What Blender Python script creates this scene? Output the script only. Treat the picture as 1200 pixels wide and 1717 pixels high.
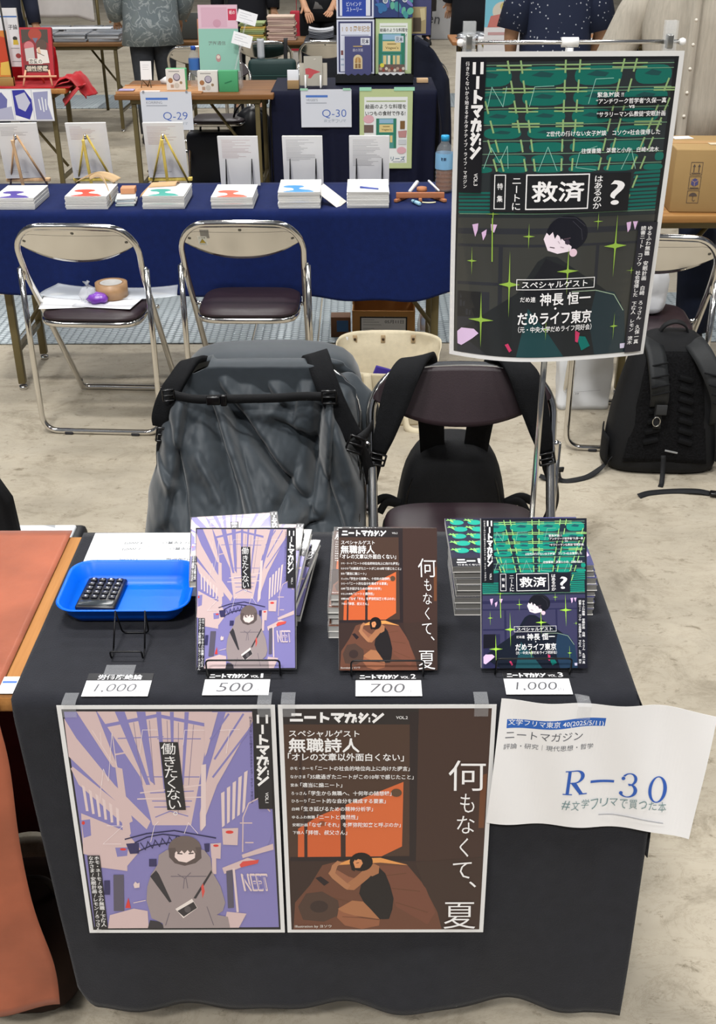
import bpy, bmesh, math, random
from math import sin, cos, pi, radians, sqrt
from mathutils import Vector, Matrix, noise
from mathutils.geometry import tessellate_polygon

for _o in list(bpy.data.objects):
    bpy.data.objects.remove(_o)
SC = bpy.context.scene
COL = SC.collection

# ---------------------------------------------------------------- camera
FPX, PITCH, YAW, ROLL = 1859.1, 0.4991, -0.0044, -0.0052
CAM = Vector((0.479, -1.2082, 1.6496))
_cd = bpy.data.cameras.new('camera')
_co = bpy.data.objects.new('camera', _cd)
COL.objects.link(_co)
_fw = Vector((sin(YAW) * cos(PITCH), cos(YAW) * cos(PITCH), -sin(PITCH)))
_r0 = Vector((cos(YAW), -sin(YAW), 0))
_u0 = _r0.cross(_fw)
_rt = _r0 * cos(ROLL) + _u0 * sin(ROLL)
_up = _u0 * cos(ROLL) - _r0 * sin(ROLL)
_co.matrix_world = Matrix(((_rt.x, _up.x, -_fw.x, CAM.x), (_rt.y, _up.y, -_fw.y, CAM.y),
                           (_rt.z, _up.z, -_fw.z, CAM.z), (0, 0, 0, 1)))
_cd.sensor_fit = 'VERTICAL'
_cd.sensor_height = 24.0
_cd.lens = FPX / 1717.0 * 24.0
_cd.clip_end = 120
SC.camera = _co

# ---------------------------------------------------------------- world, lights, exposure
SC.view_settings.view_transform = 'Standard'
SC.view_settings.look = 'None'
SC.view_settings.gamma = 1.0
SC.view_settings.use_curve_mapping = False
SC.view_settings.exposure = 0.0
SC.cycles.use_denoising = True
SC.cycles.max_bounces = 8
SC.cycles.transparent_max_bounces = 16
_w = bpy.data.worlds.new('hall_world')
SC.world = _w
_w.use_nodes = True
# unseen dark and bright patches, made up for contrast in the chrome and fill
_nt = _w.node_tree
_bg = _nt.nodes['Background']
_bg.inputs[1].default_value = 0.26
_tc = _nt.nodes.new('ShaderNodeTexCoord')
_mp = _nt.nodes.new('ShaderNodeMapping')
_mp.inputs['Scale'].default_value = (2.2, 2.2, 5.0)
_nt.links.new(_tc.outputs['Generated'], _mp.inputs['Vector'])
_nz = _nt.nodes.new('ShaderNodeTexNoise')
_nz.inputs['Scale'].default_value = 2.0
_nz.inputs['Detail'].default_value = 3
_nt.links.new(_mp.outputs['Vector'], _nz.inputs['Vector'])
_rp = _nt.nodes.new('ShaderNodeValToRGB')
_rp.color_ramp.elements[0].position = 0.42
_rp.color_ramp.elements[0].color = (0.05, 0.055, 0.07, 1)
_rp.color_ramp.elements[1].position = 0.62
_rp.color_ramp.elements[1].color = (0.92, 0.98, 1.12, 1)
_nt.links.new(_nz.outputs['Fac'], _rp.inputs['Fac'])
_nt.links.new(_rp.outputs['Color'], _bg.inputs[0])


def hall_light(x, y, z, sx, sy, power, col=(1, 0.985, 0.955)):
    ld = bpy.data.lights.new('hall_ceiling_light', 'AREA')
    ld.shape = 'RECTANGLE'
    ld.size, ld.size_y = sx, sy
    ld.energy = power
    ld.color = col
    o = bpy.data.objects.new('hall_ceiling_light', ld)
    COL.objects.link(o)
    o.location = (x, y, z)
    return o


# rows of luminaires high under the hall roof
for _ly, _p in ((-5.0, 590), (-0.6, 450), (3.4, 190), (7.8, 230), (12.0, 230), (17.0, 230)):
    for _lx, _k in ((-5.5, 0.55), (-0.7, 1.75), (4.6, 0.75)):
        hall_light(_lx, _ly, 7.5, 1.3, 0.5, _p * _k * 0.46)


# ---------------------------------------------------------------- materials
def lin(h):
    if isinstance(h, (tuple, list)):
        return tuple(h)[:3]
    h = h.lstrip('#')
    out = []
    for i in (0, 2, 4):
        c = int(h[i:i + 2], 16) / 255
        out.append(c / 12.92 if c <= 0.04045 else ((c + 0.055) / 1.055) ** 2.4)
    return tuple(out)


_MATS = {}


def mat(col, rough=0.6, metal=0.0, spec=0.5, noise_amt=0.0, nscale=30.0, bump=0.0, bscale=200.0,
        trans=0.0, ior=1.45, alpha=1.0, sheen=0.0, coat=0.0, emit=None, stretch=None, key=None):
    k = (str(col), rough, metal, spec, noise_amt, nscale, bump, bscale, trans, ior, alpha, sheen, coat, str(emit), str(stretch), key)
    if k in _MATS:
        return _MATS[k]
    m = bpy.data.materials.new('surface_%03d' % len(_MATS))
    m.use_nodes = True
    nt = m.node_tree
    b = nt.nodes['Principled BSDF']
    c = lin(col)
    b.inputs['Base Color'].default_value = (*c, 1)
    b.inputs['Roughness'].default_value = rough
    b.inputs['Metallic'].default_value = metal
    b.inputs['Specular IOR Level'].default_value = spec
    b.inputs['IOR'].default_value = ior
    b.inputs['Transmission Weight'].default_value = trans
    b.inputs['Alpha'].default_value = alpha
    b.inputs['Sheen Weight'].default_value = sheen
    b.inputs['Coat Weight'].default_value = coat
    if emit:
        b.inputs['Emission Color'].default_value = (*lin(emit), 1)
        b.inputs['Emission Strength'].default_value = 1.0
    src = None
    if noise_amt or bump:
        tc = nt.nodes.new('ShaderNodeTexCoord')
        src = tc.outputs['Object']
        if stretch:
            mp = nt.nodes.new('ShaderNodeMapping')
            mp.inputs['Scale'].default_value = stretch
            nt.links.new(src, mp.inputs['Vector'])
            src = mp.outputs['Vector']
    if noise_amt:
        n = nt.nodes.new('ShaderNodeTexNoise')
        n.inputs['Scale'].default_value = nscale
        n.inputs['Detail'].default_value = 5
        nt.links.new(src, n.inputs['Vector'])
        r = nt.nodes.new('ShaderNodeValToRGB')
        r.color_ramp.elements[0].position = 0.3
        r.color_ramp.elements[1].position = 0.7
        r.color_ramp.elements[0].color = (*[x * (1 - noise_amt) for x in c], 1)
        r.color_ramp.elements[1].color = (*[min(1, x * (1 + noise_amt)) for x in c], 1)
        nt.links.new(n.outputs['Fac'], r.inputs['Fac'])
        nt.links.new(r.outputs['Color'], b.inputs['Base Color'])
    if bump:
        n2 = nt.nodes.new('ShaderNodeTexNoise')
        n2.inputs['Scale'].default_value = bscale
        n2.inputs['Detail'].default_value = 4
        nt.links.new(src, n2.inputs['Vector'])
        bp = nt.nodes.new('ShaderNodeBump')
        bp.inputs['Strength'].default_value = bump
        bp.inputs['Distance'].default_value = 0.004
        nt.links.new(n2.outputs['Fac'], bp.inputs['Height'])
        nt.links.new(bp.outputs['Normal'], b.inputs['Normal'])
    _MATS[k] = m
    return m


def wood(c1, c2, scale=3.0, axis='X', rough=0.45):
    k = ('wood', c1, c2, scale, axis, rough)
    if k in _MATS:
        return _MATS[k]
    m = bpy.data.materials.new('wood_%03d' % len(_MATS))
    m.use_nodes = True
    nt = m.node_tree
    b = nt.nodes['Principled BSDF']
    b.inputs['Roughness'].default_value = rough + 0.12
    b.inputs['Specular IOR Level'].default_value = 0.25
    tc = nt.nodes.new('ShaderNodeTexCoord')
    mp = nt.nodes.new('ShaderNodeMapping')
    mp.inputs['Scale'].default_value = {'X': (0.6, 12, 12), 'Y': (12, 0.6, 12), 'Z': (12, 12, 0.6)}[axis]
    nt.links.new(tc.outputs['Object'], mp.inputs['Vector'])
    n = nt.nodes.new('ShaderNodeTexNoise')
    n.inputs['Scale'].default_value = scale
    n.inputs['Detail'].default_value = 8
    n.inputs['Roughness'].default_value = 0.65
    nt.links.new(mp.outputs['Vector'], n.inputs['Vector'])
    r = nt.nodes.new('ShaderNodeValToRGB')
    r.color_ramp.elements[0].position = 0.35
    r.color_ramp.elements[1].position = 0.62
    r.color_ramp.elements[0].color = (*lin(c1), 1)
    r.color_ramp.elements[1].color = (*lin(c2), 1)
    nt.links.new(n.outputs['Fac'], r.inputs['Fac'])
    nt.links.new(r.outputs['Color'], b.inputs['Base Color'])
    _MATS[k] = m
    return m


# ---------------------------------------------------------------- objects
def tag(o, label=None, cat=None, group=None, kind=None):
    if label:
        o['label'] = label
    if cat:
        o['category'] = cat
    if group:
        o['group'] = group
    if kind:
        o['kind'] = kind
    return o


def thing(name, label, cat, loc=(0, 0, 0), rz=0.0, group=None):
    o = bpy.data.objects.new(name, None)
    o.empty_display_size = 0.05
    COL.objects.link(o)
    o.location = loc
    o.rotation_euler = (0, 0, rz)
    return tag(o, label, cat, group)


def dup(src, loc=None, rz=None, label=None, group=None):
    def cp(o, par):
        c = o.copy()
        COL.objects.link(c)
        if par is not None:
            c.parent = par
        for ch in [q for q in bpy.data.objects if q.parent == o]:
            cp(ch, c)
        return c
    r = cp(src, None)
    if loc is not None:
        r.location = loc
    if rz is not None:
        r.rotation_euler = (0, 0, rz)
    if label:
        r['label'] = label
    if group:
        r['group'] = group
    return r


def smooth_path(pts, n=6, closed=False):
    P = [Vector(p) for p in pts]
    if len(P) < 3:
        return P
    out = []
    m = len(P)
    rng = range(m) if closed else range(m - 1)
    for i in rng:
        p0 = P[(i - 1) % m] if (closed or i > 0) else P[0] * 2 - P[1]
        p1, p2 = P[i], P[(i + 1) % m]
        p3 = P[(i + 2) % m] if (closed or i + 2 < m) else P[-1] * 2 - P[-2]
        for k in range(n):
            t = k / n
            out.append(0.5 * ((2 * p1) + (p2 - p0) * t + (2 * p0 - 5 * p1 + 4 * p2 - p3) * t * t
                              + (3 * p1 - p0 - 3 * p2 + p3) * t ** 3))
    if not closed:
        out.append(P[-1])
    return out


def fillet(pts, r=0.05, n=6):
    """polyline with rounded corners"""
    P = [Vector(p) for p in pts]
    out = [P[0]]
    for i in range(1, len(P) - 1):
        a, b, c = P[i - 1], P[i], P[i + 1]
        d1, d2 = (a - b), (c - b)
        rr = min(r, d1.length * 0.49, d2.length * 0.49)
        s, e = b + d1.normalized() * rr, b + d2.normalized() * rr
        for k in range(n + 1):
            t = k / n
            out.append(s * (1 - t) ** 2 + b * 2 * t * (1 - t) + e * t * t)
    out.append(P[-1])
    return out


class MB:
    """collects shapes into one mesh"""

    def __init__(self):
        self.bm = bmesh.new()
        self.mats = []

    def mi(self, m):
        if m is None:
            return 0
        if m not in self.mats:
            self.mats.append(m)
        return self.mats.index(m)

    def _face(self, vs, i, sm=False):
        try:
            f = self.bm.faces.new(vs)
            f.material_index = i
            f.smooth = sm
            return f
        except ValueError:
            return None

    def box(self, c, s, m=None, rot=None, bevel=0.0, seg=2):
        i = self.mi(m)
        t = bmesh.new()
        bmesh.ops.create_cube(t, size=1.0)
        bmesh.ops.scale(t, vec=s, verts=t.verts)
        if bevel:
            bmesh.ops.bevel(t, geom=t.edges[:], offset=bevel, segments=seg, affect='EDGES', profile=0.5)
        M = Matrix.Translation(c)
        if rot is not None:
            M = M @ (rot if isinstance(rot, Matrix) else
                     (Matrix.Rotation(rot[2], 4, 'Z') @ Matrix.Rotation(rot[1], 4, 'Y') @ Matrix.Rotation(rot[0], 4, 'X')))
        self.merge(t, M, i, bool(bevel))
        return self

    def merge(self, t, M, i, sm=False):
        mp = {}
        for v in t.verts:
            mp[v] = self.bm.verts.new(M @ v.co)
        for f in t.faces:
            self._face([mp[v] for v in f.verts], i, sm)
        t.free()

    def tube(self, pts, r, m=None, seg=10, caps=True, closed=False):
        i = self.mi(m)
        P = [Vector(p) for p in pts]
        n = len(P)
        rad = r if isinstance(r, (list, tuple)) else [r] * n
        rings = []
        prev = None
        for k in range(n):
            if closed:
                d = P[(k + 1) % n] - P[k - 1]
            else:
                d = P[min(k + 1, n - 1)] - P[max(k - 1, 0)]
            d = d.normalized() if d.length > 1e-9 else Vector((0, 0, 1))
            if prev is None:
                a = Vector((0, 0, 1)) if abs(d.z) < 0.9 else Vector((1, 0, 0))
                x = d.cross(a).normalized()
            else:
                x = (prev - d * prev.dot(d))
                x = x.normalized() if x.length > 1e-6 else d.orthogonal().normalized()
            prev = x
            y = d.cross(x)
            rings.append([self.bm.verts.new(P[k] + (x * cos(2 * pi * j / seg) + y * sin(2 * pi * j / seg)) * rad[k]) for j in range(seg)])
        for k in range(n if closed else n - 1):
            A, B = rings[k], rings[(k + 1) % n]
            for j in range(seg):
                self._face([A[j], A[(j + 1) % seg], B[(j + 1) % seg], B[j]], i, True)
        if caps and not closed:
            self._face(rings[0][::-1], i)
            self._face(rings[-1], i)
        return self

    def cyl(self, a, b, r, m=None, seg=16):
        return self.tube([a, b], r, m, seg)

    def lathe(self, prof, c=(0, 0, 0), m=None, seg=24, sx=1.0, sy=1.0):
        i = self.mi(m)
        c = Vector(c)
        rings = []
        for (r, z) in prof:
            if r < 1e-6:
                rings.append([self.bm.verts.new(c + Vector((0, 0, z)))])
            else:
                rings.append([self.bm.verts.new(c + Vector((r * sx * cos(2 * pi * j / seg), r * sy * sin(2 * pi * j / seg), z))) for j in range(seg)])
        for k in range(len(prof) - 1):
            A, B = rings[k], rings[k + 1]
            for j in range(seg):
                a, b = A[j % len(A)], A[(j + 1) % len(A)]
                d, e = B[j % len(B)], B[(j + 1) % len(B)]
                vs = []
                for v in (a, b, e, d):
                    if v not in vs:
                        vs.append(v)
                if len(vs) > 2:
                    self._face(vs, i, True)
        return self

    def grid(self, fn, nu, nv, m=None, thick=0.0, closed_u=False, sm=True):
        """fn(u,v)->xyz with u,v in 0..1; thick extrudes along the normal"""
        i = self.mi(m)
        V = [[Vector(fn(a / nu, b / nv)) for b in range(nv + 1)] for a in range(nu + (0 if closed_u else 1))]
        na = len(V)

        def nrm(a, b):
            pu = V[(a + 1) % na if closed_u else min(a + 1, na - 1)][b] - V[(a - 1) if (closed_u or a) else 0][b]
            pv = V[a][min(b + 1, nv)] - V[a][max(b - 1, 0)]
            q = pu.cross(pv)
            return q.normalized() if q.length > 1e-12 else Vector((0, 0, 1))
        top = [[self.bm.verts.new(p) for p in row] for row in V]
        sheets = [top]
        if thick:
            sheets.append([[self.bm.verts.new(V[a][b] - nrm(a, b) * thick) for b in range(nv + 1)] for a in range(na)])
        ua = range(na) if closed_u else range(na - 1)
        for s, S in enumerate(sheets):
            for a in ua:
                for b in range(nv):
                    q = [S[a][b], S[(a + 1) % na][b], S[(a + 1) % na][b + 1], S[a][b + 1]]
                    self._face(q if s == 0 else q[::-1], i, sm)
        if thick:
            T, B = sheets
            for a in ua:
                a2 = (a + 1) % na
                self._face([T[a][0], B[a][0], B[a2][0], T[a2][0]], i, sm)
                self._face([T[a][nv], T[a2][nv], B[a2][nv], B[a][nv]], i, sm)
            if not closed_u:
                for b in range(nv):
                    self._face([T[0][b], T[0][b + 1], B[0][b + 1], B[0][b]], i, sm)
                    self._face([T[-1][b], B[-1][b], B[-1][b + 1], T[-1][b + 1]], i, sm)
        return self

    def prism(self, poly, d, m=None, M=None, bevel=0.0):
        """polygon (x,z) extruded from y=0 to y=d"""
        i = self.mi(m)
        t = bmesh.new()
        A = [t.verts.new((x, 0, z)) for x, z in poly]
        B = [t.verts.new((x, d, z)) for x, z in poly]
        t.faces.new(A)
        t.faces.new(B[::-1])
        n = len(poly)
        for k in range(n):
            t.faces.new([A[k], B[k], B[(k + 1) % n], A[(k + 1) % n]])
        bmesh.ops.recalc_face_normals(t, faces=t.faces[:])
        if bevel:
            bmesh.ops.bevel(t, geom=t.edges[:], offset=bevel, segments=2, affect='EDGES')
        self.merge(t, M or Matrix.Identity(4), i, False)
        return self

    def ribbon(self, pts, w, th, m=None, side=None, n=6):
        """flat strap along a path; side = width direction (vector, or function of t)"""
        P = smooth_path(pts, n) if n else [Vector(p) for p in pts]
        L = len(P) - 1

        def f(u, v):
            k = min(int(round(u * L)), L)
            d = (P[min(k + 1, L)] - P[max(k - 1, 0)]).normalized()
            s = side(u) if callable(side) else side
            s = Vector(s) if s is not None else d.cross(Vector((0, 0, 1)))
            s = (s - d * s.dot(d)).normalized()
            ww = w(u) if callable(w) else w
            return P[k] + s * (v - 0.5) * ww
        return self.grid(f, L, 2 if th < 0.006 else 4, m, th)

    def skinblob(self, rings, m=None, seg=16, caps=True):
        """rings = list of (center, rx, ry, matrix or None) stacked in order"""
        i = self.mi(m)
        R = []
        for (c, rx, ry, ax) in rings:
            X, Y = ax if ax else (Vector((1, 0, 0)), Vector((0, 1, 0)))
            R.append([self.bm.verts.new(Vector(c) + Vector(X) * rx * cos(2 * pi * j / seg) + Vector(Y) * ry * sin(2 * pi * j / seg)) for j in range(seg)])
        for k in range(len(R) - 1):
            for j in range(seg):
                self._face([R[k][j], R[k][(j + 1) % seg], R[k + 1][(j + 1) % seg], R[k + 1][j]], i, True)
        if caps:
            self._face(R[0][::-1], i, True)
            self._face(R[-1], i, True)
        return self

    def build(self, name, m=None, parent=None, loc=None, rot=None, subsurf=0, solid=0.0, recalc=True):
        if m is not None:
            if not self.mats:
                self.mats = [m]
        if recalc and not getattr(self, 'flat', False):
            bmesh.ops.recalc_face_normals(self.bm, faces=self.bm.faces[:])
        me = bpy.data.meshes.new(name)
        self.bm.to_mesh(me)
        self.bm.free()
        for q in self.mats:
            me.materials.append(q)
        o = bpy.data.objects.new(name, me)
        COL.objects.link(o)
        if parent is not None:
            o.parent = parent
        if loc is not None:
            o.location = loc
        if rot is not None:
            o.rotation_euler = rot
        if solid:
            md = o.modifiers.new('thickness', 'SOLIDIFY')
            md.thickness = solid
            md.offset = -1
        if subsurf:
            md = o.modifiers.new('smooth', 'SUBSURF')
            md.levels = md.render_levels = subsurf
        return o


def fbm(x, y, z=0.0, s=1.0):
    return noise.fractal(Vector((x * s, y * s, z * s)), 1.0, 2.0, 4)


def sq_ring(cx, cy, z, rx, ry, n=28, p=0.5, tilt=0.0):
    out = []
    for j in range(n):
        a = 2 * pi * j / n
        out.append(Vector((cx + rx * math.copysign(abs(cos(a)) ** p, cos(a)), cy + ry * math.copysign(abs(sin(a)) ** p, sin(a)), z + tilt * sin(a) * ry)))
    return out


def loft_rings(mb, R, m=None, cap=True):
    i = mb.mi(m)
    V = [[mb.bm.verts.new(p) for p in r] for r in R]
    n = len(V[0])
    for a, b in zip(V, V[1:]):
        for j in range(n):
            mb._face([a[j], a[(j + 1) % n], b[(j + 1) % n], b[j]], i, True)
    if cap:
        mb._face(V[0][::-1], i, True)
        mb._face(V[-1], i, True)


# ---------------------------------------------------------------- printed artwork (flat inks on real sheets)
_GLY = {}
_TXT = None


def glyphs(s, bold=0.0):
    """mesh data (verts, faces, bbox) of a run of type"""
    k = (s, bold)
    if k not in _GLY:
        cu = bpy.data.curves.new('t', 'FONT')
        cu.body = s
        cu.size = 1.0
        cu.offset = bold
        cu.resolution_u = 5 if s.isascii() and len(s) < 7 else 2
        ob = bpy.data.objects.new('t', cu)
        me = bpy.data.meshes.new_from_object(ob)
        vs = [(v.co.x, v.co.y) for v in me.vertices]
        fs = [tuple(p.vertices) for p in me.polygons]
        bpy.data.objects.remove(ob)
        bpy.data.curves.remove(cu)
        bpy.data.meshes.remove(me)
        if vs:
            xs, ys = [v[0] for v in vs], [v[1] for v in vs]
            bb = (min(xs), min(ys), max(xs), max(ys))
        else:
            bb = (0, 0, 0, 0)
        _GLY[k] = (vs, fs, bb)
    return _GLY[k]


TALL = 'ーｰ〜—…―－-'
ROTP = '「」（）()『』'


class Art:
    """2D artwork: u to the right, v UP, in metres, origin bottom left; later shapes lie on top"""

    def __init__(self, w, h, rough=0.4, sx=None, sy=None, eps=0.000016, coat=0.0):
        self.w, self.h = w, h
        self.U, self.V = sx or w, sy or h      # drawing units: (0..U, 0..V) with v DOWN from the top
        self.H = None
        self.L = []
        self.rough = rough
        self.eps = eps
        self.n = 0
        self.coat = coat

    def quad(self, q, inset=0.0):
        """draw in the units of a skewed sketch whose corners TL,TR,BR,BL are q (plane homography)"""
        (x0, y0), (x1, y1), (x2, y2), (x3, y3) = q
        dx1, dx2, sx = x1 - x2, x3 - x2, x0 - x1 + x2 - x3
        dy1, dy2, sy = y1 - y2, y3 - y2, y0 - y1 + y2 - y3
        d = dx1 * dy2 - dx2 * dy1
        g, h = (sx * dy2 - dx2 * sy) / d, (dx1 * sy - sx * dy1) / d
        M = Matrix(((x1 - x0 + g * x1, x3 - x0 + h * x3, x0), (y1 - y0 + g * y1, y3 - y0 + h * y3, y0), (g, h, 1)))
        self.H = M.inverted()
        self.inset = inset
        self.U, self.V = max(x1, x2) - min(x0, x3), (y3 - y0 + y2 - y1) / 2
        return self

    def pt(self, x, y):
        if self.H:
            p = self.H @ Vector((x, y, 1))
            i = self.inset
            u, v = p.x / p.z, p.y / p.z
            u, v = max(-0.0, min(1.0, u)), max(-0.0, min(1.0, v))
            return (i + u * (self.w - 2 * i), i + (1 - v) * (self.h - 2 * i))
        return (x / self.U * self.w, (1 - y / self.V) * self.h)

    def poly(self, pts, col):
        P = [self.pt(*p) for p in pts]
        tris = tessellate_polygon([[Vector((a, b, 0)) for a, b in P]])
        self.L.append((P, [tuple(t) for t in tris], col, self.n))
        self.n += 1
        return self

    def multi(self, polys, col):
        V, F = [], []
        for pts in polys:
            P = [self.pt(*p) for p in pts]
            b = len(V)
            for t in tessellate_polygon([[Vector((a, c, 0)) for a, c in P]]):
                F.append(tuple(b + q for q in t))
            V += P
        self.L.append((V, F, col, self.n, [len(p) for p in polys]))
        self.n += 1
        return self

    def rect(self, x0, y0, x1, y1, col):
        return self.poly([(x0, y0), (x1, y0), (x1, y1), (x0, y1)], col)

    def frame(self, x0, y0, x1, y1, t, col):
        return self.multi([[(x0, y0), (x1, y0), (x1, y0 + t), (x0, y0 + t)], [(x0, y1 - t), (x1, y1 - t), (x1, y1), (x0, y1)],
                           [(x0, y0), (x0 + t, y0), (x0 + t, y1), (x0, y1)], [(x1 - t, y0), (x1, y0), (x1, y1), (x1 - t, y1)]], col)

    def ell(self, cx, cy, rx, ry, col, n=24, a0=0, a1=360, rot=0):
        R = radians(rot)
        pts = []
        for k in range(n + (0 if a1 - a0 >= 360 else 1)):
            t = radians(a0 + (a1 - a0) * k / n)
            x, y = rx * cos(t), ry * sin(t)
            pts.append((cx + x * cos(R) - y * sin(R), cy + x * sin(R) + y * cos(R)))
        return self.poly(pts, col)

    def stroke_polys(self, pts, w):
        out = []
        for (x0, y0), (x1, y1) in zip(pts, pts[1:]):
            dx, dy = x1 - x0, y1 - y0
            l = sqrt(dx * dx + dy * dy) or 1
            nx, ny = -dy / l * w / 2, dx / l * w / 2
            ex, ey = dx / l * w * 0.25, dy / l * w * 0.25
            out.append([(x0 + nx - ex, y0 + ny - ey), (x1 + nx + ex, y1 + ny + ey), (x1 - nx + ex, y1 - ny + ey), (x0 - nx - ex, y0 - ny - ey)])
        return out

    def line(self, pts, w, col):
        return self.multi(self.stroke_polys(pts, w), col)

    def lines(self, lst, w, col):
        ps = []
        for l in lst:
            ps += self.stroke_polys(l, w)
        return self.multi(ps, col)

    def star(self, cx, cy, rx, ry, col, k=0.12):
        pts = []
        for i in range(16):
            t = pi / 8 * i
            q = abs(cos(t)) ** 2
            r = 1.0 if i % 4 == 0 else (k if i % 4 == 2 else k * 1.35)
            pts.append((cx + rx * r * cos(t), cy + ry * r * sin(t)))
        return self.poly(pts, col)

    def text(self, s, x, y, w=None, h=None, col='#ffffff', bold=0.0, al='l', rot=0, sl=0.0):
        """text whose ink box starts at (x,y) top-left; w and/or h = ink size in drawing units"""
        if bold > 0.013:
            for a, b in ((-1, 0), (1, 0), (0, -1), (0, 1)):
                hh = h or 30
                self.text(s, x + a * bold * hh, y + b * bold * hh, w, h, col, 0.004, al, rot, sl)
            return self
        vs, fs, bb = glyphs(s, bold)
        if not fs:
            return self
        bw, bh = bb[2] - bb[0], bb[3] - bb[1]
        if w is None and h is None:
            h = 10
        if w is None:
            w = bw / bh * h * (self.U / self.w) / (self.V / self.h)
        if h is None:
            h = bh / bw * w * (self.V / self.h) / (self.U / self.w)
        kx, ky = w / bw, h / bh
        if al == 'c':
            x -= w / 2
        elif al == 'r':
            x -= w
        P = []
        R = radians(rot)
        for a, b in vs:
            px, py = (a - bb[0]) * kx, (bb[3] - b) * ky
            px += sl * (h - py)
            if rot:
                cx, cy = w / 2, h / 2
                px, py = cx + (px - cx) * cos(R) - (py - cy) * sin(R), cy + (px - cx) * sin(R) + (py - cy) * cos(R)
            P.append(self.pt(x + px, y + py))
        self.L.append((P, fs, col, self.n))
        self.n += 1
        return self

    def row(self, s, x, y, cw, h, col='#ffffff', bold=0.0):
        """full-width characters in cells cw wide, h high (em size), one layer"""
        V, F = [], []
        for i, ch in enumerate(s):
            self._cell(V, F, ch, x + i * cw, y, cw, h, bold, False)
        if F:
            self.L.append((V, F, col, self.n))
            self.n += 1
        return self

    def _cell(self, V, F, ch, x, y, cw, h, bold, vert):
        vs, fs, bb = glyphs(ch, bold)
        if not fs:
            return
        # em box of the CJK face: about 0.95 wide at size 1
        e = 1.0
        b = len(V)
        half = ch.isascii()
        for a, c in vs:
            if half:
                ww = bb[2] - bb[0]
                px, py = (a - bb[0] + (e - ww) / 2) / e, 1 - (c + 0.12) / e
            else:
                px, py = a / e, 1 - (c + 0.12) / e
            if vert and ch in TALL:
                px, py = 1 - py, px
            if vert and ch in ROTP:
                px, py = 1 - py, px
            if vert and ch in '、。':
                px, py = px + 0.55, py - 0.55
            V.append(self.pt(x + px * cw, y + py * h))
        F += [tuple(b + q for q in f) for f in fs]

    def col(self, s, x, y, cw, ch, col='#ffffff', bold=0.0, step=None):
        """vertical writing downwards from (x,y)"""
        V, F = [], []
        st = step or ch
        for i, c in enumerate(s):
            self._cell(V, F, c, x, y + i * st, cw, ch, bold, True)
        if F:
            self.L.append((V, F, col, self.n))
            self.n += 1
        return self

    def build(self, name, parent=None, loc=None, rot=None, warp=None, cuts=(0, 0), back=None, thick=0.0):
        bm = bmesh.new()
        mats = []
        for (V, F, col, k, *sub) in self.L:
            m = mat(col, self.rough, coat=self.coat)
            if m not in mats:
                mats.append(m)
            i = mats.index(m)
            off = [0.0] * len(V)
            if sub:
                off = [j / (len(sub[0]) + 1.0) for j, c in enumerate(sub[0]) for _ in range(c)]
            bv = [bm.verts.new((u, -(k + 1 + 0.9 * d) * self.eps, v)) for (u, v), d in zip(V, off)]
            for f in F:
                try:
                    q = bm.faces.new([bv[j] for j in f])
                    q.material_index = i
                except ValueError:
                    pass
        for f in bm.faces:
            f.normal_update()
            if f.normal.y > 0:
                f.normal_flip()
        if thick:
            mi = len(mats)
            mats.append(back or mat('#e4e3e0', 0.6))
            t = bmesh.new()
            bmesh.ops.create_cube(t, size=1.0)
            vs = [bm.verts.new(Vector((v.co.x * self.w + self.w / 2, (v.co.y + 0.5) * thick, v.co.z * self.h + self.h / 2))) for v in t.verts]
            t.verts.ensure_lookup_table()
            for f in t.faces:
                q = bm.faces.new([vs[v.index] for v in f.verts])
                q.material_index = mi
            t.free()
        if warp:
            for ax, n, L in ((0, cuts[0], self.w), (2, cuts[1], self.h)):
                for c in range(1, n):
                    no = [0, 0, 0]
                    no[ax] = 1
                    co = [0, 0, 0]
                    co[ax] = L * c / n
                    bmesh.ops.bisect_plane(bm, geom=bm.verts[:] + bm.edges[:] + bm.faces[:], plane_co=co, plane_no=no)
            for v in bm.verts:
                v.co = warp(v.co)
            if thick:
                bmesh.ops.remove_doubles(bm, verts=bm.verts, dist=1e-7)
        me = bpy.data.meshes.new(name)
        bm.to_mesh(me)
        bm.free()
        for q in mats:
            me.materials.append(q)
        o = bpy.data.objects.new(name, me)
        COL.objects.link(o)
        if parent is not None:
            o.parent = parent
        if loc is not None:
            o.location = loc
        if rot is not None:
            o.rotation_euler = rot
        return o


# ---------------------------------------------------------------- the printed covers
WHITE = '#f0eff0'
LOGO = {
    'ニ': [[(0.12, 0.2), (0.88, 0.2)], [(0, 0.82), (1, 0.82)]],
    'ニv': [[(0.12, 0.08), (0.12, 0.92)], [(0.88, 0.08), (0.88, 0.92)]],
    'ー': [[(0.05, 0.5), (0.95, 0.5)]],
    'ーv': [[(0.5, 0.05), (0.5, 0.95)]],
    'ト': [[(0.3, 0), (0.3, 1)], [(0.3, 0.4), (0.9, 0.66)]],
    'マ': [[(0, 0.15), (1, 0.15)], [(0.95, 0.15), (0.5, 0.68)], [(0.3, 0.5), (0.66, 0.95)]],
    'ガ': [[(0, 0.25), (0.85, 0.25)], [(0.82, 0.25), (0.62, 1)], [(0.42, 0), (0.08, 1)], [(0.92, 0.5), (0.92, 0.66)], [(0.92, 0.8), (0.92, 0.96)]],
    'ジ': [[(0.12, 0.05), (0.3, 0.25)], [(0.02, 0.38), (0.2, 0.58)], [(0.1, 1), (0.75, 0.1)], [(0.9, 0.5), (0.9, 0.66)], [(0.9, 0.8), (0.9, 0.96)]],
    'ン': [[(0.02, 0.12), (0.3, 0.34)], [(0.08, 0.96), (0.9, 0.08)]],
}


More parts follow.
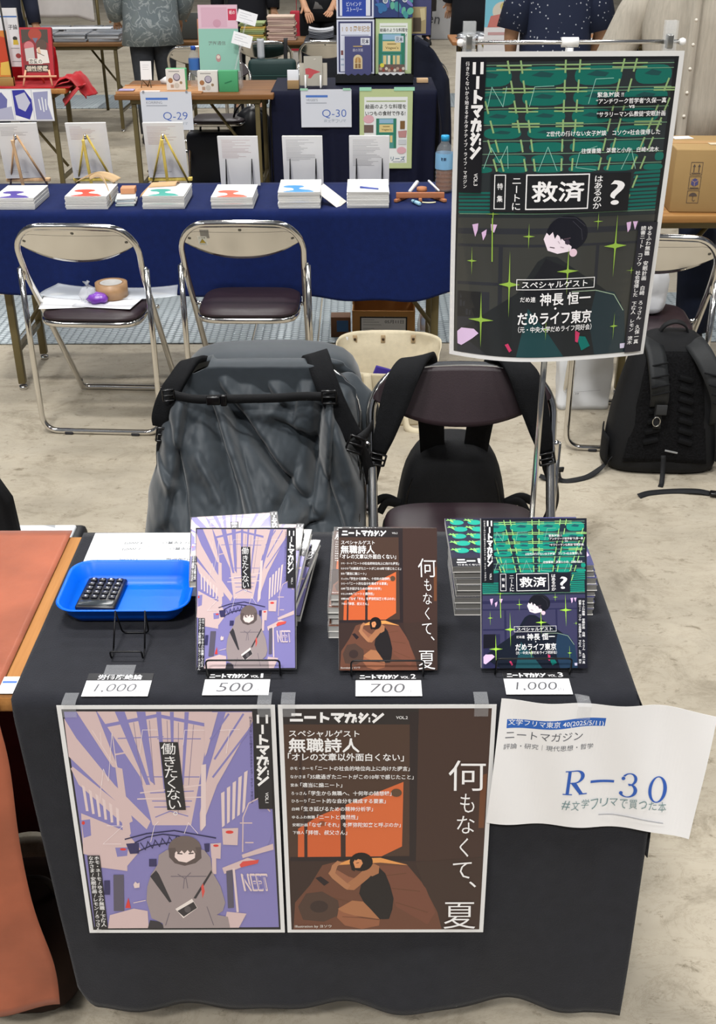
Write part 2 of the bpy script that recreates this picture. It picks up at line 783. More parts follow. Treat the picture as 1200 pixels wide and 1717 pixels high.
def logo(A, x0, y0, x1, y1, vert=False, col=WHITE, tk=0.24):
    ps = []
    n = 7
    for i, ch in enumerate('ニートマガジン'):
        if vert:
            ex, ey, gx, gy = x0, y0 + (y1 - y0) * i / n, x1 - x0, (y1 - y0) / n * 0.86
        else:
            ex, ey, gx, gy = x0 + (x1 - x0) * i / n, y0, (x1 - x0) / n * 0.86, y1 - y0
        key = ch + 'v' if vert and ch + 'v' in LOGO else ch
        for st in LOGO[key]:
            P = [(ex + a * gx, ey + b * gy) for a, b in st]
            short = len(st) == 2 and abs(st[0][0] - st[1][0]) + abs(st[0][1] - st[1][1]) < 0.2
            ps += A.stroke_polys(P, (tk * 0.6 if short else tk) * min(gx, gy) * (1.15 if vert else 1.0))
    A.multi(ps, col)


SUBT = '働きたくないから始まるオルタナティブ・ライフ・マガジン'


def draw_vol1(A):
    BE, PU, DK, PK = '#d2b9b9', '#857fb8', '#29282c', '#dec9c8'
    A.quad([(75, 186), (1140, 178), (1172, 1276), (226, 1273)], A.inset0)
    A.rect(0, 0, 1300, 1400, DK)
    A.poly([(88, 198), (1048, 192), (1050, 676), (1141, 676), (1163, 1264), (300, 1264), (232, 1258)], PU)
    # glass roof
    A.poly([(255, 196), (840, 194), (775, 520), (725, 760), (530, 760), (470, 520)], BE)
    A.lines([[(290, 268), (560, 215), (812, 262)]], 17, PU)
    A.lines([[(345, 410), (480, 385), (800, 395)]], 8, BE)
    A.multi([[(345, 196), (395, 196), (520, 560), (500, 560)], [(455, 196), (500, 196), (545, 560), (520, 540)],
             [(555, 196), (580, 196), (600, 600), (590, 600)], [(625, 196), (645, 196), (640, 420), (630, 420)],
             [(700, 196), (722, 196), (690, 560), (680, 560)]], PU)
    A.lines([[(360, 330), (590, 320)], [(560, 330), (780, 330)], [(490, 520), (770, 520)], [(520, 600), (740, 590)], [(530, 640), (730, 640)],
             [(540, 670), (720, 668)], [(545, 720), (620, 690), (710, 715)]], 5, PU)
    A.lines([[(440, 250), (480, 560)], [(520, 240), (540, 560)], [(610, 240), (616, 660)], [(668, 250), (660, 700)], [(745, 260), (715, 560)]], 3, '#8b7b96')
    A.lines([[(470, 600), (780, 560)], [(455, 630), (790, 620)]], 6, PK)
    # left arcade wall
    A.poly([(88, 230), (150, 330), (340, 560), (520, 740), (500, 780), (300, 600), (110, 420)], BE)
    A.poly([(120, 480), (130, 470), (420, 700), (430, 740), (390, 760), (160, 560)], BE)
    A.poly([(345, 470), (380, 480), (420, 800), (385, 860), (372, 700)], BE)
    A.poly([(150, 196), (250, 196), (360, 480), (330, 470)], BE)
    A.multi([[(175 + 34 * i, 560 + 22 * i), (190 + 34 * i, 570 + 22 * i), (208 + 31 * i, 690 + 14 * i), (195 + 31 * i, 690 + 14 * i)] for i in range(6)], PK)
    A.lines([[(230, 290), (330, 450)], [(270, 300), (275, 360)], [(330, 300), (352, 470)], [(265, 640), (275, 540)]], 4, PK)
    A.poly([(170, 700), (395, 790), (470, 880), (400, 960), (180, 900)], BE)
    A.poly([(172, 735), (215, 730), (220, 810), (182, 822)], PU)
    A.ell(181, 748, 8, 9, '#d6413c')
    A.poly([(200, 900), (400, 930), (400, 985), (215, 960)], BE)
    A.poly([(340, 870), (405, 868), (400, 910), (350, 915)], PU)
    A.ell(380, 878, 16, 6, '#d6413c')
    # right arcade wall
    A.poly([(910, 196), (1048, 194), (1048, 240), (860, 560), (770, 790), (770, 700), (820, 480)], BE)
    A.poly([(800, 196), (870, 196), (810, 400), (800, 420)], BE)
    A.lines([[(830, 330), (925, 205)], [(850, 430), (1000, 205)], [(840, 520), (1040, 270)]], 10, PU)
    A.multi([[(880 + 30 * i, 600 - 26 * i), (898 + 30 * i, 590 - 26 * i), (896 + 26 * i, 760 - 18 * i), (882 + 26 * i, 770 - 18 * i)] for i in range(5)], PK)
    A.poly([(780, 460), (806, 455), (800, 760), (775, 790)], PK)
    A.ell(1060, 760, 80, 130, PU)
    A.lines([[(985, 890), (990, 720), (1020, 650), (1070, 625), (1128, 690)], [(985, 915), (1140, 860)], [(975, 748), (1035, 748)], [(1000, 845), (1040, 845)]], 6, BE)
    A.poly([(980, 905), (1141, 850), (1143, 880), (985, 922)], BE)
    A.poly([(880, 970), (1010, 920), (1065, 935), (890, 1000)], BE)
    A.poly([(968, 955), (985, 938), (1068, 930), (1060, 948), (975, 968)], '#d6534c')
    A.poly([(882, 775), (965, 772), (960, 858), (886, 855)], BE)
    A.ell(920, 793, 20, 8, '#d6413c')
    A.poly([(822, 850), (876, 846), (872, 925), (826, 920)], BE)
    A.ell(850, 860, 14, 6, '#d6413c')
    A.rect(828, 905, 850, 1000, BE)
    # footbridge
    A.poly([(395, 850), (460, 845), (460, 898), (415, 900)], '#39365f')
    A.rect(510, 925, 548, 962, '#39365f')
    A.poly([(790, 850), (818, 848), (815, 890), (795, 892)], '#39365f')
    br = [(440, 845), (500, 818), (580, 803), (660, 812), (760, 842)]
    A.lines([br, [(450, 890), (520, 860), (610, 845), (700, 850)], [(390, 828), (500, 800), (640, 785), (850, 822)]], 6, '#2c2a4d')
    A.lines([[(468 + 36 * i, 846 - 8 * i), (492 + 36 * i, 880 - 8 * i), (506 + 36 * i, 838 - 6 * i)] for i in range(5)], 4, '#2c2a4d')
    # street
    A.poly([(300, 1264), (310, 1200), (430, 1168), (500, 1180), (505, 1264)], BE)
    A.poly([(880, 1264), (900, 1185), (1000, 1195), (960, 1264)], BE)
    A.rect(330, 1002, 382, 1180, '#5d5868')
    A.rect(283, 1030, 312, 1100, '#39365f')
    A.poly([(900, 985), (932, 978), (936, 1166), (906, 1168)], '#5d5868')
    A.lines([[(938, 975), (955, 1185)]], 12, PK)
    A.poly([(388, 1165), (404, 1115), (416, 1166)], '#d6413c')
    A.poly([(430, 1050), (440, 1035), (450, 1045), (462, 1040), (460, 1065), (435, 1068)], PK)
    A.lines([[(430, 1140), (490, 1128)]], 4, PK)
    A.text('NEET', 992, 1000, 130, 82, PK, 0.03, sl=-0.2)
    A.text('NEET', 998, 1008, 120, 68, PU, -0.004, sl=-0.2)
    # lettering drawn as thin lines in the air
    A.lines([[(275, 560), (285, 480), (310, 540), (330, 300)], [(560, 285), (485, 285), (470, 400)], [(800, 285), (700, 285), (690, 360)],
             [(980, 280), (880, 285)], [(930, 282), (910, 400)], [(300, 760), (380, 762), (280, 850), (370, 850)], [(520, 840), (540, 760), (560, 740)],
             [(690, 800), (712, 745), (760, 800)]], 2.5, '#eee0e2')
    # person with hooded coat
    A.poly([(500, 1264), (512, 1225), (560, 1232), (590, 1264)], '#3a373d')
    A.poly([(495, 1130), (500, 1060), (520, 1000), (555, 950), (560, 905), (600, 880), (700, 870), (790, 880), (822, 920), (828, 985), (870, 1060), (893, 1140),
            (880, 1180), (850, 1200), (905, 1210), (915, 1264), (580, 1264), (575, 1240), (520, 1215)], '#9b8e8f')
    A.poly([(515, 1010), (545, 980), (560, 1000), (622, 1135), (610, 1138)], '#38353a')
    A.poly([(825, 978), (828, 992), (745, 1120), (732, 1118)], '#38353a')
    A.poly([(772, 1060), (782, 1045), (790, 1085), (778, 1118)], '#d6534c')
    A.lines([[(655, 1000), (690, 1020), (720, 992)], [(688, 1020), (682, 1070)], [(696, 1020), (704, 1068)], [(620, 1010), (800, 1010)], [(590, 1250), (610, 1190)],
             [(800, 1160), (832, 1250)]], 4, '#6f6570')
    A.ell(692, 875, 84, 65, '#6f625f')
    A.poly([(610, 870), (774, 866), (776, 920), (745, 945), (690, 958), (640, 945), (612, 915)], '#5d5150')
    A.poly([(642, 895), (660, 870), (720, 868), (745, 895), (742, 920), (700, 942), (660, 935), (640, 915)], '#ecd8d4')
    A.poly([(640, 850), (740, 848), (752, 890), (742, 898), (735, 878), (720, 896), (706, 880), (690, 897), (676, 882), (660, 898), (648, 885)], '#6f625f')
    A.lines([[(655, 897), (678, 899)], [(712, 898), (735, 896)]], 6, '#4a4142')
    A.poly([(640, 1170), (725, 1120), (752, 1165), (680, 1215)], '#e6dcd8')
    A.poly([(650, 1180), (732, 1135), (750, 1165), (682, 1208)], '#383438')
    A.ell(702, 1172, 16, 16, '#5a5558')
    # lettering
    A.poly([(570, 345), (664, 345), (700, 682), (606, 682)], DK)
    for i, (ch, yy) in enumerate(zip('働きたくない。', (347, 410, 465, 518, 572, 622, 650))):
        A._cell_ink(ch, 577 + i * 5.5 + (22 if ch == '。' else 0), yy, 78, 62, WHITE, 0.0)
    A.poly([(1045, 180), (1142, 178), (1142, 676), (1072, 676)], DK)
    logo(A, 1068, 205, 1128, 566, True)
    A.text('VOL.1', 1088, 612, 52, 16, WHITE, 0.01, rot=90)
    A.col(SUBT, 1030, 214, 15, 15.8, '#3b3560', 0.01, step=16.2)
    A.poly([(200, 906), (262, 906), (300, 1262), (236, 1262)], DK)
    for i, s in enumerate(('ホモ・ネーモ/ゆるふわ無職/下宿人', 'なかさま/安眠計画/レモン/ろっさん')):
        V, F = [], []
        for k, ch in enumerate(s):
            A._cell(V, F, ch, 234 - 29 * i + k * 2.05, 908 + k * 20.4, 27, 21, 0.01, True)
        A.L.append((V, F, WHITE, A.n))
        A.n += 1


V2LINES = [(107, 455, 115, 'ホモ・ネーモ', 233, 702, '「ニートの社会的地位向上に向けた提言」'),
           (108, 496, 76, 'なかさま', 195, 722, '「35歳過ぎたニートがこの10年で感じたこと」'),
           (110, 537, 38, '宮永', 158, 366, '「適当に煽ニート」'),
           (113, 577, 77, 'ろっさん', 200, 612, '「学生から無職へ、十何年の随想録」'),
           (115, 615, 74, 'ひろーり', 200, 584, '「ニート的な自分を構成する要素」'),
           (117, 654, 38, '白崎', 164, 520, '「生き延びるための精神分析学」'),
           (118, 694, 114, 'ゆるふわ無職', 242, 446, '「ニートと偶然性」'),
           (120, 732, 76, '安眠計画', 205, 660, '「なぜ「それ」を阿弥陀如来と呼ぶのか」'),
           (122, 770, 57, '下宿人', 188, 392, '「拝啓、叔父さん」')]


def draw_vol2(A):
    A.quad([(68, 178), (1112, 168), (1063, 1266), (118, 1264)], A.inset0)
    A.rect(0, 0, 1300, 1400, '#3d302c')
    A.poly([(60, 250), (720, 245), (712, 910), (100, 912)], '#4b372e')
    A.poly([(742, 160), (1125, 160), (1095, 900), (735, 960)], '#43302b')
    A.poly([(1060, 500), (1092, 490), (1080, 760), (1052, 760)], '#6d442d')
    A.poly([(60, 160), (745, 160), (745, 250), (60, 254)], '#2c2728')
    A.poly([(148, 905), (148, 765), (250, 702), (672, 533), (668, 852), (555, 906)], '#cc6136')
    A.poly([(365, 905), (365, 655), (672, 533), (668, 852), (555, 906)], '#d3693b')
    A.multi([[(176, 560), (192, 556), (196, 905), (180, 905)], [(357, 640), (384, 628), (386, 905), (362, 905)], [(150, 300), (162, 300), (165, 560), (153, 560)]], '#3b2a27')
    A.multi([[(700, 190), (744, 190), (738, 955), (706, 950)], [(110, 905), (735, 900), (735, 925), (110, 925)]], '#2c2325')
    A.poly([(100, 925), (1090, 925), (1070, 1280), (100, 1280)], '#3a2b28')
    A.poly([(735, 930), (1090, 905), (1080, 1280), (870, 1280)], '#3f2f2a')
    A.poly([(128, 1268), (135, 1130), (212, 1040), (270, 945), (330, 930), (420, 915), (560, 912), (690, 938), (770, 1030), (850, 1180), (872, 1268)], '#6b4536')
    A.poly([(330, 945), (420, 912), (560, 908), (700, 945), (560, 932), (420, 940)], '#e29a58')
    A.poly([(530, 945), (700, 950), (790, 1060), (840, 1180), (800, 1240), (640, 1150), (610, 1040)], '#75493a')
    A.lines([[(560, 1000), (690, 985)], [(620, 1060), (760, 1075)], [(640, 1130), (800, 1180)], [(300, 1100), (420, 1130)]], 4, '#65412f')
    A.poly([(150, 1150), (190, 1085), (270, 1075), (350, 1120), (360, 1190), (280, 1225), (175, 1215)], '#4f3b33')
    A.ell(255, 1150, 45, 30, '#3b2d2b')
    A.poly([(235, 1008), (262, 1000), (305, 1030), (280, 1047)], '#2a2024')
    A.poly([(350, 1160), (420, 1120), (500, 1128), (560, 1180), (570, 1215), (500, 1205), (430, 1195), (372, 1206)], '#a8714f')
    A.poly([(352, 1165), (380, 1180), (470, 1205), (560, 1215), (556, 1245), (470, 1262), (385, 1244), (345, 1205)], '#935e45')
    A.lines([[(372, 1200), (470, 1206), (556, 1216)]], 3, '#6b4231')
    A.poly([(455, 1085), (470, 1015), (500, 975), (545, 948), (585, 985), (608, 1040), (628, 1110), (622, 1165), (606, 1212), (560, 1214), (510, 1160), (478, 1128)], '#231f21')
    A.poly([(500, 960), (525, 935), (555, 950), (552, 985), (520, 1000), (498, 990)], '#a8714f')
    A.poly([(318, 985), (345, 968), (400, 1000), (440, 1012), (432, 1038), (380, 1030), (335, 1012)], '#96624a')
    A.poly([(520, 945), (545, 965), (500, 1010), (430, 1068), (395, 1066), (388, 1040), (440, 1000), (490, 955)], '#a8714f')
    A.poly([(395, 1066), (380, 1058), (320, 1010), (300, 985), (312, 968), (336, 985), (390, 1030), (412, 1045)], '#b07a58')
    A.poly([(310, 975), (318, 945), (345, 922), (368, 930), (345, 950), (334, 985)], '#b07a58')
    A.ell(464, 928, 58, 46, '#1d1819')
    A.poly([(408, 925), (414, 905), (440, 895), (432, 975), (416, 968)], '#1d1819')
    A.poly([(424, 930), (440, 905), (462, 912), (472, 935), (458, 958), (434, 958)], '#d99262')
    A.poly([(428, 905), (470, 896), (480, 930), (466, 918), (448, 914), (436, 922)], '#1d1819')
    A.lines([[(440, 934), (452, 932)]], 3, '#3a2420')
    A.ell(637, 586, 27, 20, '#5d4736')
    A.ell(268, 738, 18, 12, '#8d4d33')
    logo(A, 108, 196, 582, 240, False, tk=0.3)
    A.text('VOL.2', 632, 209, 58, 14, WHITE, 0.008)
    A.text('スペシャルゲスト', 100, 280, 350, 34, WHITE, 0.012)
    A.text('無職詩人', 100, 320, 350, 68, WHITE, 0.022)
    A.text('「オレの文章以外面白くない」', 96, 392, 576, 38, WHITE, 0.014)
    for (x, y, w, nm, qx0, qx1, q) in V2LINES:
        A.text(nm, x, y + 4, w, 16, WHITE, 0.008)
        A.text(q, qx0, y, qx1 - qx0, 23, WHITE, 0.012)
    for ch, x0, y0, x1, y1 in (('何', 898, 424, 1085, 574), ('も', 958, 588, 1030, 682), ('な', 943, 698, 1032, 786), ('く', 957, 808, 1003, 902),
                               ('て', 925, 928, 1020, 1010), ('、', 1008, 1024, 1044, 1054), ('夏', 882, 1128, 1042, 1260)):
        A.text(ch, x0, y0, x1 - x0, y1 - y0, WHITE, -0.004)
    A.text('Illustration by ヨソウ', 135, 1238, 183, 17, '#d8d2cc', 0.01)


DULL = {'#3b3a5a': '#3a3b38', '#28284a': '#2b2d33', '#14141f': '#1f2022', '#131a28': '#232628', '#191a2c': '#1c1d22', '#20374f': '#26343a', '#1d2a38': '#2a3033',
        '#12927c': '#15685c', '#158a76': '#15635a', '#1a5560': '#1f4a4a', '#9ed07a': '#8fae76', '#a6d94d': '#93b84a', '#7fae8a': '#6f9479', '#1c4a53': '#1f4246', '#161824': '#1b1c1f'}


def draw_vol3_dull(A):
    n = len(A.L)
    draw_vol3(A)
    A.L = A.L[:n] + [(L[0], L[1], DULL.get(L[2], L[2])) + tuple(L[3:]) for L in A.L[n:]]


def draw_vol3(A):
    A.quad([(283, 52), (1015, 62), (984, 1088), (272, 1076)], A.inset0)
    NV, TE, GR, BL = '#2c2b49', '#12927c', '#9ed07a', '#161824'
    A.rect(200, 0, 1100, 1200, BL)
    A.poly([(288, 70), (1000, 72), (985, 590), (285, 590)], '#1d2a38')
    # coffered ceiling: rows of teal panels
    rows = [(118, 27, 1.0), (188, 22, 0.93), (250, 20, 0.86), (303, 16, 0.80), (350, 14, 0.75), (390, 12, 0.70), (425, 9, 0.66)]
    ps, dk = [], []
    for r, (y, h, s) in enumerate(rows):
        for k in range(-4, 5):
            cx = 655 + (k * 186 + 93) * s
            w = 80 * s
            h_ = h * 1.18
            if cx < 300 or cx > 985:
                continue
            w = min(w, cx - 296, 996 - cx)
            pts = []
            for i in range(20):
                t = 2 * pi * i / 20
                q = 0.55
                pts.append((cx + w * math.copysign(abs(cos(t)) ** q, cos(t)), y + h_ * math.copysign(abs(sin(t)) ** 0.8, sin(t))))
            ps.append(pts)
            if r < 4:
                dk.append([(cx - w * 0.5, y - h * 0.1), (cx - w * 0.1, y - h * 0.6), (cx + w * 0.45, y - h * 0.3), (cx + w * 0.3, y + h * 0.15), (cx - w * 0.1, y + h * 0.1)])
    A.multi(ps, TE)
    A.multi(dk, '#1a5560')
    A.multi([[(286, 500 + 13 * i), (500, 500 + 13 * i), (480, 507 + 13 * i), (286, 508 + 13 * i)] for i in range(6)] +
            [[(800, 500 + 13 * i), (985, 496 + 13 * i), (984, 505 + 13 * i), (815, 508 + 13 * i)] for i in range(6)] +
            [[(900, 440 + 14 * i), (990, 436 + 14 * i), (990, 446 + 14 * i), (895, 448 + 14 * i)] for i in range(4)], '#158a76')
    A.lines([[(365, 80), (1000, 82)], [(365, 98), (1000, 98)], [(365, 158), (998, 158)], [(365, 168), (998, 168)], [(365, 222), (995, 222)], [(365, 275), (995, 276)],
             [(300, 328), (992, 330)], [(290, 372), (992, 372)], [(290, 408), (990, 410)], [(290, 575), (985, 575)]], 2.5, '#7fae8a')
    bars, cr = [], []
    for x0, x1 in ((440, 560), (484, 585), (635, 642), (684, 672), (832, 735), (874, 760), (1010, 820), (1040, 850), (300, 480), (330, 500)):
        for k in range(9):
            t0, t1 = k * 0.115, k * 0.115 + 0.07
            xa, xb = x0 + (x1 - x0) * t0, x0 + (x1 - x0) * t1
            ya, yb = 68 + 560 * t0, 68 + 560 * t1
            if min(xa, xb) < 368 or max(xa, xb) > 1000 or (yb > 430 and 395 < xa < 885):
                continue
            bars.append([(xa, ya), (xb, yb)])
    A.lines(bars, 6, GR)
    for cx, cy, s in ((462, 88, 1), (660, 88, 1), (852, 86, 1), (480, 162, .9), (660, 162, .9), (975, 165, .6), (500, 226, .85), (655, 226, .85), (930, 276, .8), (510, 276, .8), (660, 276, .8)):
        cr += [[(cx - 58 * s, cy - 6 * s), (cx + 58 * s, cy - 5 * s)], [(cx - 58 * s, cy + 7 * s), (cx + 58 * s, cy + 8 * s)]]
    A.lines(cr, 4.5, GR)
    A.lines([[(378, 215), (390, 150), (430, 215), (440, 150)], [(600, 150), (535, 152), (520, 215)], [(800, 128), (740, 130), (720, 210)],
             [(370, 420), (395, 350), (425, 400), (450, 345), (455, 420)], [(560, 430), (590, 350), (625, 430)], [(760, 350), (700, 370), (690, 420), (760, 430)], [(850, 430), (880, 360), (900, 430)]], 2, '#8fc3b4')
    # hall below
    A.poly([(285, 588), (986, 590), (984, 1090), (272, 1080)], '#3b3a5a')
    A.multi([[(285, 625), (985, 625), (985, 645), (285, 645)], [(285, 680), (985, 682), (985, 690), (285, 690)], [(430, 690), (445, 690), (445, 900), (430, 900)],
             [(285, 815), (440, 815), (440, 826), (285, 826)], [(780, 690), (792, 690), (792, 880), (780, 880)], [(285, 850), (400, 850), (400, 1080), (285, 1080)]], '#28284a')
    A.poly([(288, 850), (370, 850), (375, 940), (285, 945)], '#14141f')
    # figure in a dark coat
    A.poly([(570, 740), (600, 722), (640, 725), (720, 780), (810, 840), (890, 900), (925, 1090), (395, 1086), (340, 1040), (285, 1000), (400, 915), (500, 850)], '#131a28')
    A.poly([(600, 730), (680, 765), (700, 860), (560, 870), (520, 860)], '#191a2c')
    A.poly([(790, 850), (860, 860), (905, 930), (922, 1085), (800, 1085), (770, 960)], '#20374f')
    A.poly([(540, 905), (620, 1000), (680, 1086), (500, 1086)], '#1c4a53')
    A.lines([[(700, 850), (790, 850), (860, 870), (900, 930)]], 2.5, '#9fb59a')
    A.ell(672, 645, 74, 62, '#14151f')
    A.poly([(588, 662), (598, 640), (612, 632), (640, 650), (660, 668), (690, 690), (688, 706), (640, 714), (604, 702)], '#ebdde8')
    A.poly([(598, 640), (625, 605), (700, 610), (735, 660), (700, 700), (676, 672), (662, 640), (650, 668), (640, 640), (628, 662), (620, 638), (608, 650)], '#14151f')
    A.ell(697, 712, 14, 14, '#e3c6d6')
    A.poly([(664, 668), (676, 664), (684, 676), (676, 684), (666, 680)], '#3a3040')
    A.lines([[(660, 664), (684, 660)], [(612, 690), (628, 693)]], 3, '#5b4a55')
    A.lines([[(650, 690), (662, 693)], [(640, 670), (646, 678)]], 2.5, '#b9a5b5')
    A.lines([[(610, 600), (640, 588), (700, 592), (735, 620)], [(690, 602), (722, 632), (728, 668)]], 2, '#3a3a44')
    A.multi([[(335, 612), (356, 608), (354, 632), (346, 655), (340, 634)], [(368, 640), (386, 628), (384, 648), (374, 668)], [(400, 610), (422, 612), (412, 640), (402, 632)], [(885, 615), (902, 612), (900, 638), (892, 650)], [(908, 612), (926, 612), (918, 642)]], '#d9b6dc')
    A.poly([(285, 1000), (300, 985), (345, 985), (362, 1000), (340, 1020), (300, 1050), (286, 1045)], '#dcc0e4')
    A.poly([(725, 1010), (760, 1015), (780, 1050), (748, 1065)], '#0f6a63')
    A.poly([(720, 990), (738, 1000), (732, 1035), (722, 1030)], '#c23a63')
    A.poly([(458, 1035), (470, 1030), (484, 1055), (475, 1062)], '#c23a63')
    A.poly([(898, 1052), (918, 1052), (916, 1070), (900, 1070)], '#cfc8e0')
    for x, y, rx, ry in ((407, 575, 26, 26), (535, 652, 22, 45), (470, 820, 38, 118), (370, 950, 46, 100), (680, 776, 40, 85), (850, 695, 42, 112), (781, 606, 18, 32),
                         (335, 740, 18, 52), (868, 985, 16, 52), (608, 980, 18, 40), (918, 786, 22, 14)):
        A.star(x, y, rx, ry, '#a6d94d')
    A.line([(405, 590), (407, 740)], 4, '#a6d94d')
    # lettering
    A.poly([(284, 60), (368, 62), (362, 502), (285, 500)], '#14151c')
    A.col(SUBT, 299, 66, 14, 15, WHITE, 0.01, step=15.6)
    logo(A, 324, 68, 358, 392, True, tk=0.27)
    A.text('VOL.3', 322, 450, 42, 13, WHITE, 0.01, rot=90)
    A.poly([(752, 190), (990, 190), (988, 216), (750, 216)], BL)
    A.poly([(752, 234), (950, 234), (950, 256), (752, 256)], BL)
    A.text('緊急対談 !!', 748, 172, 90, 17, WHITE, 0.012)
    A.text('“アンチワーク哲学者”久保一真', 745, 193, 240, 18, WHITE, 0.012)
    A.text('vs', 858, 216, 20, 10, WHITE, 0.012)
    A.text('“サラリーマン仏教徒”安眠計画', 750, 236, 236, 18, WHITE, 0.012)
    A.text('Z世代の働けない女子対談　コソウ×社会復帰した', 582, 297, 392, 18, WHITE, 0.012)
    A.text('往復書簡　浮雲と小舟　白崎×流木', 705, 356, 270, 17, WHITE, 0.012)
    A.poly([(395, 438), (886, 442), (884, 572), (395, 568)], BL)
    A.frame(408, 440, 448, 558, 3, WHITE)
    A.row('特', 418, 468, 21, 24, WHITE, 0.01)
    A.row('集', 418, 510, 21, 24, WHITE, 0.01)
    A.col('ニートに', 468, 446, 36, 30, WHITE, 0.006, step=29)
    A.frame(518, 440, 740, 560, 4, WHITE)
    A.text('救済', 540, 465, 182, 68, WHITE, 0.022)
    A.col('はあるのか', 755, 446, 33, 25, WHITE, 0.01, step=23)
    A.text('?', 816, 466, 50, 84, WHITE, 0.008)
    A.frame(495, 800, 782, 838, 2.5, WHITE)
    A.row('スペシャルゲスト', 512, 806, 31, 27, WHITE, 0.012)
    A.text('だめ連', 510, 862, 56, 19, WHITE, 0.008)
    A.text('神長 恒一', 582, 850, 188, 44, WHITE, 0.014)
    A.ell(640, 905, 4, 4, WHITE)
    A.text('だめライフ東京', 503, 916, 274, 46, WHITE, 0.018)
    A.text('（元・中央大学だめライフ同好会）', 505, 967, 276, 22, WHITE, 0.008)
    A.poly([(930, 614), (1000, 616), (988, 1092), (918, 1090)], '#1b1c28')
    for i, s in enumerate(('ゆるふわ無職　安眠計画　白崎　ろっさん　久保一真', '読書ニート　コソウ　社会復帰した　下宿人　レモン　流木')):
        V, F = [], []
        n = len(s)
        for k, ch in enumerate(s):
            A._cell(V, F, ch, 962 - 24 * i - k * 0.5, 628 + k * 430 / n, 20, 430 / n, 0.01, True)
        A.L.append((V, F, WHITE, A.n))
        A.n += 1


def _cell_ink(self, ch, x, y, w, h, col, bold):
    V, F = [], []
    self._cell(V, F, ch, x, y, w, h, bold, False)
    self.L.append((V, F, col, self.n))
    self.n += 1


Art._cell_ink = _cell_ink


def cover_art(draw, w, h, inset=0.0, border=None, rough=0.32, coat=0.0, eps=0.000016):
    A = Art(w, h, rough, coat=coat, eps=eps)
    A.inset0 = inset
    if border:
        A.rect(0, 0, w, h, border)
    draw(A)
    return A


# ================================================================ SETTING
def floor_material():
    m = bpy.data.materials.new('stained_concrete')
    m.use_nodes = True
    nt = m.node_tree
    b = nt.nodes['Principled BSDF']
    tc = nt.nodes.new('ShaderNodeTexCoord')

    def nz(scale, detail, stretch=(1, 1, 1), dist=0.0, rough=0.6):
        mp = nt.nodes.new('ShaderNodeMapping')
        mp.inputs['Scale'].default_value = stretch
        nt.links.new(tc.outputs['Object'], mp.inputs['Vector'])
        n = nt.nodes.new('ShaderNodeTexNoise')
        n.inputs['Scale'].default_value = scale
        n.inputs['Detail'].default_value = detail
        n.inputs['Distortion'].default_value = dist
        n.inputs['Roughness'].default_value = rough
        nt.links.new(mp.outputs['Vector'], n.inputs['Vector'])
        return n.outputs['Fac']

    def ramp(src, stops):
        r = nt.nodes.new('ShaderNodeValToRGB')
        e = r.color_ramp.elements
        while len(e) < len(stops):
            e.new(0.5)
        for k, (p, c) in enumerate(stops):
            e[k].position = p
            e[k].color = (*lin(c), 1)
        nt.links.new(src, r.inputs['Fac'])
        return r.outputs['Color']

    def mul(a, c, f=1.0):
        x = nt.nodes.new('ShaderNodeMix')
        x.data_type = 'RGBA'
        x.blend_type = 'MULTIPLY'
        x.inputs[0].default_value = f
        nt.links.new(a, x.inputs[6])
        nt.links.new(c, x.inputs[7])
        return x.outputs[2]
    c0 = ramp(nz(1.1, 8, rough=0.65), [(0.3, '#968f82'), (0.5, '#b0a899'), (0.7, '#beb7a9')])
    c1 = ramp(nz(4.5, 11, (0.8, 1.1, 1), 0.5, 0.74), [(0.34, '#b5afa3'), (0.47, '#f1eee8'), (1.0, '#ffffff')])
    c2 = ramp(nz(34, 7, (0.6, 1, 1), 0.4, 0.75), [(0.33, '#a9a396'), (0.42, '#ffffff'), (1.0, '#ffffff')])
    c3 = ramp(nz(7, 12, (0.6, 1.5, 1), 1.2, 0.8), [(0.492, '#ffffff'), (0.5, '#bdb7aa'), (0.508, '#ffffff')])
    col = mul(mul(mul(c0, c1, 0.8), c2, 0.75), c3, 0.7)
    nt.links.new(col, b.inputs['Base Color'])
    rr = nt.nodes.new('ShaderNodeMapRange')
    rr.inputs[3].default_value = 0.48
    rr.inputs[4].default_value = 0.78
    nt.links.new(nz(4, 6), rr.inputs[0])
    nt.links.new(rr.outputs[0], b.inputs['Roughness'])
    b.inputs['Specular IOR Level'].default_value = 0.28
    return m


f = MB()
f.grid(lambda u, v: (-14 + 30 * u, -5 + 35 * v, 0), 4, 4)
fo = f.build('floor', floor_material())
tag(fo, kind='structure')

WALLM = mat('#8d9094', 0.8, noise_amt=0.05, nscale=2)
for nm, c_, s_ in (('wall_back', (1, 29.6, 4.5), (30, 0.2, 9)), ('wall_left', (-14.1, 12.5, 4.5), (0.2, 35, 9)), ('wall_right', (16.1, 12.5, 4.5), (0.2, 35, 9))):
    tag(MB().box(c_, s_).build(nm, WALLM), kind='structure')


